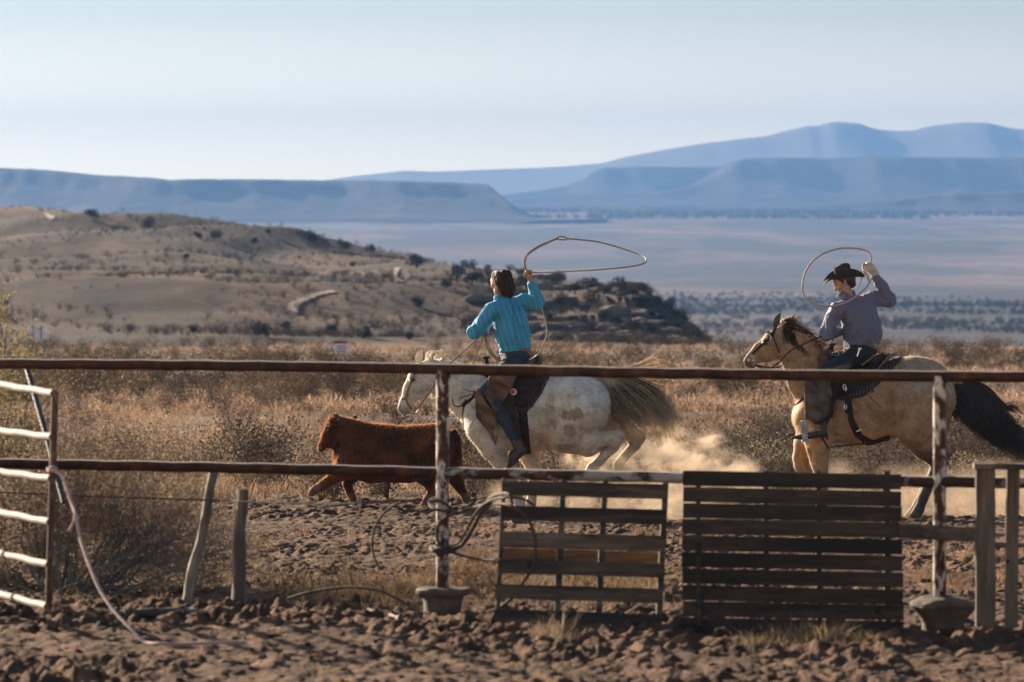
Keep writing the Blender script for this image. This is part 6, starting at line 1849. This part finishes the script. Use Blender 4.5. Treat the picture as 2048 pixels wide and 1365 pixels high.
b1 = scatter_mesh('brush', T_b, p, s_, ro, M_brush, c, r=np.random.default_rng(4)); tag(b1, kind='stuff')
p, s_, ro, c = grass_layer(2600, 130, 345, T_bf, .5, 1.4, 240, cl_b, col=((.08, .064, .046), (.20, .135, .085)))
b2 = scatter_mesh('brush', T_bf, p, s_, ro, M_brush, c, r=np.random.default_rng(5)); tag(b2, kind='stuff')

# the weedy strip along the fence foot, and the straw in front of the dark pallet
def strip(n, px0, px1, Y0, Y1, tm, smin, smax, seed, col, name='dry_grass', mt=None):
    r = np.random.default_rng(seed); px = px0 + (px1 - px0) * r.random(n); Y = Y0 + (Y1 - Y0) * r.random(n); x = (px - 1024) / F * Y
    p = np.stack([x, Y, gz(x, Y) + micro(x, Y)], -1); a, b_ = np.array(col[0]), np.array(col[1])
    o = scatter_mesh(name, tm, p, smin + (smax - smin) * r.random(n) ** 2, r.random(n) * 6.28, mt or M_grass, a + (b_ - a) * r.random((n, 1)), r=r)
    return tag(o, kind='stuff')
T_w = [blades(26, .20, .10, .0016, rg_, 1.1) for _ in range(6)]
strip(110, 560, 1320, 33.2, 37.5, T_w, .6, 1.9, 301, ((.11, .075, .045), (.22, .15, .085)))
strip(46, 1480, 1760, 29.9, 30.8, T_w, .35, .85, 302, ((.20, .14, .08), (.36, .26, .155)))
strip(26, 1565, 1690, 30.3, 30.7, T_w, .7, 1.15, 303, ((.22, .155, .085), (.38, .28, .165)))
strip(260, -40, 2100, 33.5, 52, T_w, .4, 1.2, 304, ((.13, .09, .055), (.26, .18, .11)))
strip(16, 1075, 1135, 30.6, 31.2, T_w, .5, 1.0, 305, ((.18, .135, .095), (.30, .23, .16)))

# small stones, dung and clods on the sand
r = np.random.default_rng(55); Tc = []
for k in range(5):
    mb_ = MB(); mb_.ball((0, 0, .2), (1, .9, .62), 7, 5); v_ = np.vstack(mb_.v); v_ += .18 * np.stack([vnoise(v_[:, 0] * 2 + k, v_[:, 1] * 2, v_[:, 2] * 2, seed=s0) for s0 in (1, 2, 3)], -1)
    tr_ = []
    for q in mb_.f: tr_ += [(q[0], q[i], q[i + 1]) for i in range(1, len(q) - 1)]
    Tc.append((v_, np.array(tr_)))
n = 5200; Y = 26.5 * (62 / 26.5) ** r.random(n); x = (r.random(n) * 2 - 1) * .12 * Y
p = np.stack([x, Y, gz(x, Y) + micro(x, Y)], -1)
sc_ = .006 + .022 * r.random(n) ** 4
colr = np.array([.13, .088, .06]) * (.55 + .8 * r.random((n, 1)))
cl = scatter_mesh('clods', Tc, p, sc_, r.random(n) * 6.28, leafcol('clod_earth', 0.0), colr, r=r); tag(cl, kind='stuff')

# straw and twig litter lying on the sand
r = np.random.default_rng(56); n = 2600; Y = 27 * (60 / 27) ** r.random(n); x = (r.random(n) * 2 - 1) * .12 * Y
T_s = []
for k in range(4):
    a = r.random() * 3.14; d = np.array([math.cos(a), math.sin(a), .12 * r.normal()]); s0 = np.array([-d[1], d[0], 0]) * .05
    T_s.append((np.array([-d - s0, -d + s0, d + s0 * .6, d - s0 * .6]) + np.array([0, 0, .25]), np.array([(0, 1, 2), (0, 2, 3)])))
lt_ = scatter_mesh('litter', T_s, np.stack([x, Y, gz(x, Y) + micro(x, Y) + .004], -1), .02 + .06 * r.random(n) ** 2, r.random(n) * 6.28, M_grass, np.array([.42, .32, .21]) * (.35 + .9 * r.random((n, 1))), r=r); tag(lt_, kind='stuff')
# ---- junipers: tapered trunk, limbs, crown of many small leaf clumps
M_jun = leafcol('juniper_leaf', .12); M_bark = noisy('bark', (.07, .05, .04), (.14, .11, .09), 6, bumpd=.02)
def juniper(hh_, r, tuft=430):
    V = []; T = []; C = []
    lobes = [(np.array([r.normal() * .20, r.normal() * .20, .38 + .42 * r.random()]), .20 + .16 * r.random()) for _ in range(9)]
    for i in range(tuft):
        c, rad = lobes[r.integers(len(lobes))]
        d = r.normal(size=3); d /= np.linalg.norm(d); q = c + d * rad * (.55 + .5 * r.random()); q[2] = max(q[2], .08)
        e1 = r.normal(size=3); e1 /= np.linalg.norm(e1); e2 = np.cross(e1, r.normal(size=3)); e2 /= np.linalg.norm(e2)
        l = .045 + .03 * r.random()
        k = len(V); V += [q - e1 * l, q + e1 * l * .6, q + e2 * l * 1.3, q - e2 * l * .6 + d * l]; T += [(k, k + 1, k + 2), (k, k + 3, k + 1)]
        C += [np.array([.034, .034, .025]) * (.6 + .9 * r.random())] * 4
    mb = MB(); 
    mb.tube(smoothcurve([(0, 0, -.12), (.02, 0, .1), (.0, .02, .3), (.03, 0, .55)], 3), [.05, .05, .047, .044, .04, .035, .03, .026, .02, .015], 7)
    for k in range(4):
        a = k * 1.7 + r.random(); mb.tube([(0, 0, .12 + .05 * k), (math.cos(a) * .14, math.sin(a) * .14, .3 + .05 * k), (math.cos(a) * .26, math.sin(a) * .26, .46 + .05 * k)], [.024, .017, .008], 5)
    return np.array(V), np.array(T), np.array(C), mb
JUN = []
for k in range(5):
    v_, t_, c_, mb_ = juniper(1, np.random.default_rng(400 + k))
    me_c = raw_mesh('crown', v_, t_, cols=c_, smooth=False); me_c.materials.append(M_jun)
    V = np.vstack(mb_.v); me_t = bpy.data.meshes.new('trunk'); me_t.from_pydata([tuple(q) for q in V], [], mb_.f); me_t.materials.append(M_bark)
    JUN.append((me_c, me_t))
def place_jun(px, py, hpx, label, group=None, wide=1.15, bvx=None, name='juniper_bush', k=[0]):
    d = Vector(((px - 1024) / F, 1, -(py - HZ) / F)).normalized()
    h = hill_bvh.ray_cast(Vector((0, 0, CAMZ)), d)
    if h[0] is None:
        for e in range(1, 30):
            d = Vector(((px - 1024) / F, 1, -(py + e - HZ) / F)).normalized(); h = hill_bvh.ray_cast(Vector((0, 0, CAMZ)), d)
            if h[0] is not None: break
    if h[0] is None: return None
    H = hpx / F * h[0].y
    k[0] += 1; me_c, me_t = JUN[(k[0] * 3) % 5]
    o = bpy.data.objects.new(name, None); COL.objects.link(o); o.location = (h[0].x, h[0].y, h[0].z - .05 * H)
    o.scale = (H * wide, H * wide, H); o.rotation_euler = (0, 0, random.random() * 6.28); o['_b'] = [0, 0, 0]
    tag(o, label, 'bush', group)
    for nm, me in (('crown', me_c), ('trunk', me_t)):
        c = bpy.data.objects.new(nm, me); COL.objects.link(c); c.parent = o
    return o
for px, py, hp, lb in [(183, 442, 24, 'round dark juniper on the crest of the left hill, leftmost of the crest bushes'), (297, 458, 24, 'wide dark juniper just below the hill crest, second from the left'),
    (397, 478, 17, 'small juniper left of its bigger twin on the upper hill'), (431, 481, 22, 'bigger juniper of the close pair on the upper hill'),
    (508, 490, 15, 'small low juniper on the upper hill between the pair and the skyline bush'), (536, 470, 12, 'tiny juniper poking up on the hill skyline'),
    (623, 484, 22, 'round juniper standing clear on the hill skyline against the blue valley'), (690, 500, 24, 'dark juniper on the skyline right of the lone round one'),
    (742, 506, 18, 'small skyline juniper beside a pale bare patch'), (833, 538, 30, 'tall round juniper on the brow of the hill, left of the turquoise rider'),
    (373, 521, 14, 'lone small bush on the sunlit middle slope of the hill'), (835, 615, 24, 'round bush in the middle of the slope left of the turquoise rider'),
    (388, 668, 22, 'dark bush at the foot of the hill, leftmost of its row'), (522, 676, 34, 'largest dark bush at the foot of the hill'),
    (573, 662, 20, 'small bush on a thin stem at the foot of the hill'), (663, 672, 24, 'round bush at the foot of the hill above the red and white sign'),
    (732, 678, 26, 'round bush at the foot of the hill right of the red and white sign'), (818, 680, 20, 'low bush at the hill foot left of the white horse'),
    (705, 535, 12, 'small dark bush on the upper slope below the skyline')]:
    place_jun(px, py, hp, lb)
r = np.random.default_rng(88)
G_ = 'junipers crowded on the rocky end of the hill'
JL = [(915, 560, 44, 'big juniper clump touching the left side of the turquoise rider'), (945, 572, 40, 'dark juniper half hidden by the head of the turquoise rider'), (980, 562, 34, 'juniper behind the hair of the turquoise rider'), (1040, 552, 26, 'small juniper between the head and raised hand of the turquoise rider'), (893, 578, 30, 'low juniper at the left foot of the big clump beside the turquoise rider'),
    (1105, 570, 28, 'juniper on the skyline just right of the raised turquoise sleeve'), (1150, 590, 34, 'juniper below the middle of the swung rope loop'), (1125, 612, 38, 'wide juniper right of the turquoise elbow'), (1190, 582, 24, 'small skyline juniper under the right half of the rope loop'), (1215, 590, 26, 'skyline juniper right of the small one under the rope loop'),
    (1240, 607, 30, 'juniper one row below the skyline near the rocky end'), (1265, 594, 26, 'last tall juniper on the skyline before the hill drops'), (1283, 615, 36, 'dark juniper on the shoulder where the hill starts to drop'), (1302, 636, 34, 'juniper halfway down the rocky drop of the hill'),
    (1170, 627, 34, 'wide juniper in the middle row of the rocky slope'), (1205, 642, 30, 'juniper among pale ledges in the middle row'), (1235, 657, 34, 'juniper low among the pale ledges'), (1140, 650, 26, 'juniper right of the trailing rope of the turquoise rider'), (1098, 640, 30, 'juniper beside the trailing rope of the turquoise rider'),
    (1268, 664, 38, 'broad juniper near the base of the rocky end'), (1300, 670, 34, 'juniper at the base under the drop of the hill'), (1330, 662, 30, 'dark juniper on the last low spur'), (1345, 648, 22, 'small juniper standing up on the last spur of the hill'), (1357, 680, 26, 'low juniper near the tip of the last spur'),
    (1182, 670, 22, 'small juniper close above the plain right of the trailing rope'), (1080, 667, 22, 'small juniper close to the turquoise shirt near the plain'), (1120, 685, 18, 'tiny juniper at the very foot of the slope above the white horse'), (1322, 642, 22, 'small juniper clinging to the drop'), (1382, 686, 18, 'last tiny juniper at the right tip of the hill')]
for px, py, hp, lb in JL:
    place_jun(px, py, hp * .70, lb, G_, 1.15)
n = 90; px = 880 + 520 * r.random(n); v = .05 + .93 * r.random(n) ** .8; q = hill_pt(px, v)
T_jh = [(np.array([vv.co[:] for vv in JUN[k][0].vertices])[:1000], np.array([pp.vertices[:] for pp in JUN[k][0].polygons])[:500]) for k in range(3)]
jh = scatter_mesh('scrub', T_jh, q - np.array([0, 0, .05]), (.6 + .8 * r.random(n)), r.random(n) * 6.28, M_jun, np.tile(np.array([[.055, .053, .038]]), (n, 1)), r=r); tag(jh, kind='stuff')
# low scrub over the hill
n = 10500; px = -150 + 1570 * r.random(n); v = .03 + .97 * r.random(n); q = hill_pt(px, v)
keep = fbm(q[:, 0] / 14, q[:, 1] / 28, oct=3, seed=91) + .25 * r.random(n) > .10
q = q[keep]; sc_ = .30 + .8 * r.random(len(q)) ** 2.5
sb = scatter_mesh('scrub', T_bf, q, sc_, r.random(len(q)) * 6.28, M_brush, np.array([.055, .046, .034]) * (.6 + .9 * r.random((len(q), 1))), r=r); tag(sb, kind='stuff')
# pale broken rock on the rocky end
n = 1500; px = 900 + 480 * r.random(n); v = .1 + .88 * r.random(n); q = hill_pt(px, v)
keep = fbm(q[:, 0] / 6, q[:, 1] / 25, oct=2, seed=93) > .05
q = q[keep]; sc_ = .25 + .75 * r.random(len(q)) ** 3
T_rk = [(t0[0] * np.array([1.5, 1.1, .8]), t0[1]) for t0 in Tc]
rk_ = scatter_mesh('rocks', T_rk, q, sc_, r.random(len(q)) * 6.28, leafcol('rock_pale', 0), np.array([.21, .17, .145]) * (.5 + .7 * r.random((len(q), 1))), r=r); tag(rk_, kind='stuff')

# the far band of juniper scrub in the valley: thousands, reads as texture
n = 6500; Y = 1250 * (2750 / 1250) ** r.random(n); px = 1150 + 1250 * r.random(n); x = (px - 1024) / F * Y
band = fbm(x / 50, Y / 90, oct=3, seed=95) + .30 - .25 * np.abs(Y - 2150) / 500
keep = (band > .05) & (r.random(n) < .5 + band); x, Y = x[keep], Y[keep]
p = np.stack([x, Y, gz(x, Y)], -1)
T_j = [(v_[:300 * 4:1], t_) for v_, t_ in [(np.array([vv.co[:] for vv in JUN[k][0].vertices]), np.array([pp.vertices[:] for pp in JUN[k][0].polygons])) for k in range(3)]]
T_j = [(np.array([vv.co[:] for vv in JUN[k][0].vertices])[:480], np.array([pp.vertices[:] for pp in JUN[k][0].polygons])[:240]) for k in range(3)]
js = scatter_mesh('valley_scrub', T_j, p, 1.0 + 1.5 * r.random(len(x)) ** 2, r.random(len(x)) * 6.28, M_jun, np.tile(np.array([[.10, .098, .085]]), (len(x), 1)), r=r); tag(js, kind='stuff')
n = 2500; Y = 6900 * (8600 / 6900) ** r.random(n); px = 1040 + 1300 * r.random(n); x = (px - 1024) / F * Y
keep = fbm(x / 200, Y / 300, oct=3, seed=97) > -.05; x, Y = x[keep], Y[keep]
js2 = scatter_mesh('valley_scrub', T_j, np.stack([x, Y, gz(x, Y)], -1), 4 + 4 * r.random(len(x)), r.random(len(x)) * 6.28, M_jun, np.tile(np.array([[.04, .04, .035]]), (len(x), 1)), r=r); tag(js2, kind='stuff')

# ---- the big tangled bush behind the gate
M_twig = noisy('twig', (.08, .06, .045), (.19, .145, .11), 20, bumpd=0); M_limb = noisy('dead_limb', (.085, .073, .065), (.20, .175, .155), 14, bumpd=.006)
M_leafg = leafcol('small_leaves', .5)
def twiggy(mbt, p, d, L, r0, depth, out, r, bend=.35, sides=5):
    n = 5; pts = [p]; q = p.copy(); dd = d.copy()
    for i in range(n):
        dd = dd + r.normal(size=3) * bend * .35; dd /= np.linalg.norm(dd); q = q + dd * L / n; pts.append(q.copy())
    mbt.tube(pts, [r0 * (1 - .65 * i / n) for i in range(n + 1)], sides)
    if depth <= 0: out.append((pts[-1], dd)); out.append((pts[-2], dd)); out.append((pts[-3], dd)); return
    for k in range(r.integers(3, 5)):
        i = r.integers(2, n + 1); nd = dd + r.normal(size=3) * .55; nd /= np.linalg.norm(nd)
        twiggy(mbt, pts[i], nd, L * (.55 + .25 * r.random()), r0 * .5, depth - 1, out, r, bend, 3 if depth < 2 else 4)
def leaves(tips, r, n, leaf, sp, c1, c2, nm, parent, mt=None):
    V = []; C = []
    for (p, d) in tips:
        for k in range(n):
            q = p + r.normal(size=3) * sp - d * sp * r.random(); e1 = r.normal(size=3); e1 /= np.linalg.norm(e1); e2 = np.cross(e1, r.normal(size=3)); e2 /= np.linalg.norm(e2)
            V += [q - e1 * leaf, q + e1 * leaf, q + e2 * leaf * 2]; C += [np.array(c1) + (np.array(c2) - np.array(c1)) * r.random()] * 3
    V = np.array(V); return mobj(nm, raw_mesh(nm, V, np.arange(len(V)).reshape(-1, 3), cols=np.array(C), smooth=False), mt or M_leafg, parent)
r = np.random.default_rng(123)
big = thing('desert_bush', 'large tangled dry bush with bare grey lower limbs behind the tube gate', 'bush', gnd(150, 35.5))
mbL = MB(); mbT = MB(); tips = []
for k in range(54):
    px = -70 + 330 * r.random(); b0 = gnd(px * .6 + 60, 35.2 + 1.8 * r.random()); b0[2] -= .02
    fx = (px - 110) / 260
    d = np.array([fx * 1.5 + r.normal() * .25, r.normal() * .3, .55 + .35 * r.random()]); d /= np.linalg.norm(d)
    n_ = 6; pts = [b0]; q = b0.copy(); dd = d.copy(); L = (.42 + .50 * r.random()) * (1 - .35 * abs(fx))
    for i in range(n_):
        dd = dd + r.normal(size=3) * .16 + np.array([0, 0, -.02]); dd /= np.linalg.norm(dd); q = q + dd * L / n_; pts.append(q.copy())
    mbL.tube(pts, [.011 * (1 - .6 * i / n_) * (.5 + r.random() * .8) + .003 for i in range(n_ + 1)], 6)
    for j in range(6):
        i = r.integers(1, n_ + 1); nd = dd + r.normal(size=3) * .5; nd /= np.linalg.norm(nd)
        twiggy(mbT, pts[i], nd, .30 + .18 * r.random(), .0042, 2, tips, r)
mbL.build('limb', M_limb, big); mbT.build('twigs', M_twig, big)
leaves(tips, r, 8, .0052, .035, (.13, .09, .062), (.34, .25, .175), 'leaves', big)
lowT = MB(); tips2 = []
for k in range(26):
    b0 = gnd(-40 + 400 * r.random(), 35.0 + 1.5 * r.random()); a = r.random() * 6.28
    twiggy(lowT, b0, np.array([math.cos(a) * .9, math.sin(a) * .3, .35]) , .45, .006, 2, tips2, r, .5)
lowT.build('dead_twigs', M_limb, big)
leaves(tips2, r, 3, .004, .035, (.09, .06, .035), (.20, .135, .075), 'dead_leaves', big)
# taller stalky shrub at the far left edge
tall = thing('desert_shrub', 'tall olive-leaved shrub cut off by the left edge above the gate', 'shrub', gnd(-30, 36))
mbT = MB(); tips = []
for k in range(10):
    b0 = gnd(-82 + 55 * r.random(), 36 + r.random() * .4); d = np.array([.05 + .15 * r.random() + r.normal() * .08, r.normal() * .1, 1]); d /= np.linalg.norm(d)
    L = 1.15 + .6 * r.random(); q = b0.copy(); pts = [q.copy()]
    for i in range(8): d = d + r.normal(size=3) * .05; d /= np.linalg.norm(d); q = q + d * L / 8; pts.append(q.copy())
    mbT.tube(pts, [.012 * (1 - .7 * i / 8) + .002 for i in range(9)], 5)
    for j in range(9):
        i = r.integers(3, 9); nd = d + r.normal(size=3) * .5; nd /= np.linalg.norm(nd); twiggy(mbT, pts[i], nd, .22, .004, 1, tips, r)
mbT.build('stems', M_twig, tall); leaves(tips, r, 7, .0075, .035, (.12, .10, .045), (.26, .21, .11), 'leaves', tall)

# cactus-like cholla stub beside the gate, and other single plants
ch = thing('cholla', 'small spiny cholla with short forked joints seen through the tube gate', 'cactus', gnd(52, 37))
M_cho = noisy('cholla_skin', (.09, .065, .04), (.22, .17, .11), 40, bumpd=.004)
mb = MB()
jts = [((54, 900), (52, 872)), ((52, 874), (42, 862)), ((52, 872), (48, 852)), ((48, 856), (41, 842)), ((52, 872), (60, 858)), ((60, 860), (66, 848)), ((60, 860), (55, 846)), ((41, 862), (32, 856)), ((42, 848), (40, 834)), ((54, 935), (54, 900)), ((54, 990), (54, 935)), ((54, 1060), (54, 990))]
for a, c in jts:
    A_ = P(*a, 37); B_ = P(*c, 37); mb.tube([A_ + (B_ - A_) * k / 4 for k in range(5)], [.011, .014, .015, .014, .009], 8)
mb.build('joints', M_cho, ch)
sp_c = [smoothcurve([q0, q0 + r.normal(size=3) * .014, q0 + r.normal(size=3) * .02], 1) for q0 in [P(*jts[r.integers(0, 9)][r.integers(0, 2)], 37) + r.normal(size=3) * .008 for _ in range(150)]]
strands('spines', sp_c, M_thair, ch, .0012)
def dry_bush(px, Y, hpx, wpx, label, seed, name='dry_bush', cols=((.10, .055, .035), (.20, .12, .08)), stem=.010, n=14, up=.9, leafn=3, leaf=.010):
    r = np.random.default_rng(seed); base = gnd(px, Y); o = thing(name, label, 'bush', base)
    H = hpx / F * Y; W = wpx / F * Y / 2; mbT = MB(); tips = []
    for k in range(n):
        a = r.random() * 6.28; d = np.array([math.cos(a) * W / H * 1.1, math.sin(a) * W / H, up]); d /= np.linalg.norm(d)
        twiggy(mbT, base + np.array([0, 0, -.02]), d, H * .62, stem, 2, tips, r, .4)
    mbT.build('stems', M_twig, o); leaves(tips, r, leafn, leaf, H * .04, cols[0], cols[1], 'leaves', o)
dry_bush(475, 92, 85, 75, 'round reddish dead bush on a short stem, left of the calf', 5, n=12, leaf=.011, cols=((.16, .09, .07), (.30, .19, .15)))
dry_bush(1440, 66, 150, 80, 'tall thin weed with dark seed heads behind the dust cloud', 6, n=7, leafn=2, leaf=.008, up=1.6, stem=.007, cols=((.10, .08, .05), (.20, .17, .11)))
dry_bush(1500, 68, 125, 90, 'leafy grey-green weed between the dust and the buckskin horse', 7, n=8, leafn=2, leaf=.010, up=1.3, stem=.007, cols=((.12, .11, .07), (.26, .23, .16)))
dry_bush(1405, 70, 135, 40, 'slim dead stalk behind the tail of the white horse', 8, n=4, leafn=1, leaf=.008, up=2.5, stem=.007, cols=((.08, .06, .045), (.16, .12, .08)))
dry_bush(1945, 62, 100, 45, 'curled straw-coloured weed on a thick stalk under the black tail', 9, n=8, leafn=2, leaf=.010, up=1.8, stem=.012, cols=((.16, .115, .075), (.28, .21, .14)))
dry_bush(1565, 72, 75, 130, 'low grey sagebrush behind the buckskin horse front legs', 10, n=16, leafn=4, leaf=.012, up=.8, cols=((.12, .11, .08), (.24, .20, .15)))
dry_bush(1180, 35.2, 60, 140, 'brittle tumbleweed low behind the grey pallet', 12, n=14, leafn=3, leaf=.005, up=.7, stem=.005, cols=((.12, .075, .045), (.24, .155, .09)))
dry_bush(960, 34.6, 90, 130, 'brown thorny weed right of the middle fence post', 13, n=18, leafn=4, leaf=.005, up=.8, stem=.005, cols=((.12, .07, .04), (.26, .165, .09)))
dry_bush(780, 34.8, 70, 190, 'sprawling pale brown weed left of the middle fence post', 14, n=18, leafn=4, leaf=.005, up=.6, stem=.005, cols=((.13, .08, .045), (.25, .165, .095)))

# ---- signs far out on the plain
sw = mat('sign_white', (.72, .68, .70), .6); sr = mat('sign_red', (.26, .05, .07), .6)
sg = thing('sign_board', 'white board with faint dark upright bands standing far off at the left', 'sign', gnd(75, 235))
Ys = 235
mb = MB(); mb.beam(P(56, 665, Ys), P(93, 665, Ys), 28 / F * Ys, .04, up=(0, 1, 0), bev=.01); mb.build('panel', sw, sg)
mb = MB()
for x_ in (66, 82): mb.beam(P(x_, 652, Ys - .05), P(x_, 678, Ys - .05), 3 / F * Ys, .02, up=(0, 1, 0), bev=.004)
mb.build('band', mat('sign_mauve', (.30, .22, .26), .6), sg)
mb = MB()
for x_ in (60, 89): mb.beam(P(x_, 705, Ys + .06), P(x_, 653, Ys + .06), .08, .08, up=(0, 1, 0), bev=.01)
mb.build('post', M_woodC, sg)
sg2 = thing('sign_board', 'small white sign with a red top band on the plain beyond the calf', 'sign', gnd(682, 180)); Ys = 180
mb = MB(); mb.beam(P(669, 697, Ys), P(696, 697, Ys), 20 / F * Ys, .03, up=(0, 1, 0), bev=.008); mb.build('panel', sw, sg2)
mb = MB(); mb.beam(P(667, 685, Ys - .01), P(694, 685, Ys - .01), 5 / F * Ys, .05, up=(0, 1, 0), bev=.006)
for y_ in (693, 698, 703): mb.beam(P(673, y_, Ys - .03), P(692, y_, Ys - .03), 1.6 / F * Ys, .02, up=(0, 1, 0), bev=.003)
mb.build('red_band', sr, sg2)
mb = MB(); mb.beam(P(682, 740, Ys + .05), P(682, 690, Ys + .05), .06, .06, up=(0, 1, 0), bev=.01); mb.build('post', M_woodC, sg2)

# ------------------------------------------------------------------ dust kicked up by the hooves
def dust(name, pts, dens, seed, col=(.80, .62, .46), edge=.28, scale=2.2, thr=.46):
    "closed lumpy volume; density falls off towards its skin"
    D = SDF()
    for (px, py, dy, rr) in pts:
        q = P(px, py, 57.0); q[1] += dy; D.rc(q, q + np.array([.01, 0, 0]), rr, rr, .25)
    me = D.mesh(name, .05, smooth_it=2)
    m = bpy.data.materials.new(name); m.use_nodes = True; t = m.node_tree; t.nodes.clear()
    v = N(t, 'ShaderNodeVolumePrincipled'); v.inputs['Color'].default_value = (*col, 1); v.inputs['Anisotropy'].default_value = .62
    tc = N(t, 'ShaderNodeTexCoord')
    # fall-off: union of soft balls
    acc = None
    for (px, py, dy, rr) in pts:
        q = P(px, py, 57.0); q[1] += dy
        dd = N(t, 'ShaderNodeVectorMath', operation='DISTANCE'); t.links.new(tc.outputs['Object'], dd.inputs[0]); dd.inputs[1].default_value = [float(a) for a in q]
        k = mrange(t, dd.outputs['Value'], rr * 1.0, rr * .15)
        if acc is None: acc = k
        else:
            mx = N(t, 'ShaderNodeMath', operation='MAXIMUM'); t.links.new(acc, mx.inputs[0]); t.links.new(k, mx.inputs[1]); acc = mx.outputs[0]
    nz = noise(t, scale, 6, .62, vec=tc.outputs['Object'], stretch=(1, 1, 1.3), dist=.8)
    k2 = mrange(t, nz, thr - .08, thr + .16)
    ml = N(t, 'ShaderNodeMath', operation='MULTIPLY'); t.links.new(acc, ml.inputs[0]); t.links.new(k2, ml.inputs[1])
    ml2 = N(t, 'ShaderNodeMath', operation='MULTIPLY'); t.links.new(ml.outputs[0], ml2.inputs[0]); ml2.inputs[1].default_value = dens
    t.links.new(ml2.outputs[0], v.inputs['Density'])
    o = N(t, 'ShaderNodeOutputMaterial'); t.links.new(v.outputs[0], o.inputs['Volume'])
    ob = mobj(name, me, m); tag(ob, kind='stuff'); return ob
dust('dust_cloud', [(1230, 945, .1, .26), (1275, 930, .1, .34), (1320, 915, .2, .36), (1345, 955, .2, .42), (1350, 882, .25, .22), (1395, 930, .3, .36), (1418, 890, .35, .22), (1440, 945, .3, .32), (1480, 965, .3, .30), (1520, 985, .3, .22), (1330, 985, .1, .40), (1180, 925, .15, .20), (1135, 918, .15, .14), (1400, 1000, .2, .35), (1215, 955, -.35, .26), (1265, 950, -.35, .28), (1170, 965, -.3, .2), (1310, 965, -.3, .26)], 9.0, 1, col=(.84, .66, .50), scale=4.2, thr=.52)
dust('dust_cloud', [(1690, 975, .6, .30), (1720, 1010, .5, .35), (1800, 1000, .5, .40), (1870, 1010, .6, .42), (1940, 1010, .7, .42), (2010, 1000, .8, .42), (2090, 1000, .8, .42), (1860, 975, .7, .28)], 1.5, 2, scale=1.6, thr=.38)
dust('dust_cloud', [(1010, 990, .3, .22), (1080, 1000, .3, .26), (1160, 1005, .3, .28), (1240, 1010, .3, .28)], 1.6, 3, scale=2, thr=.4)
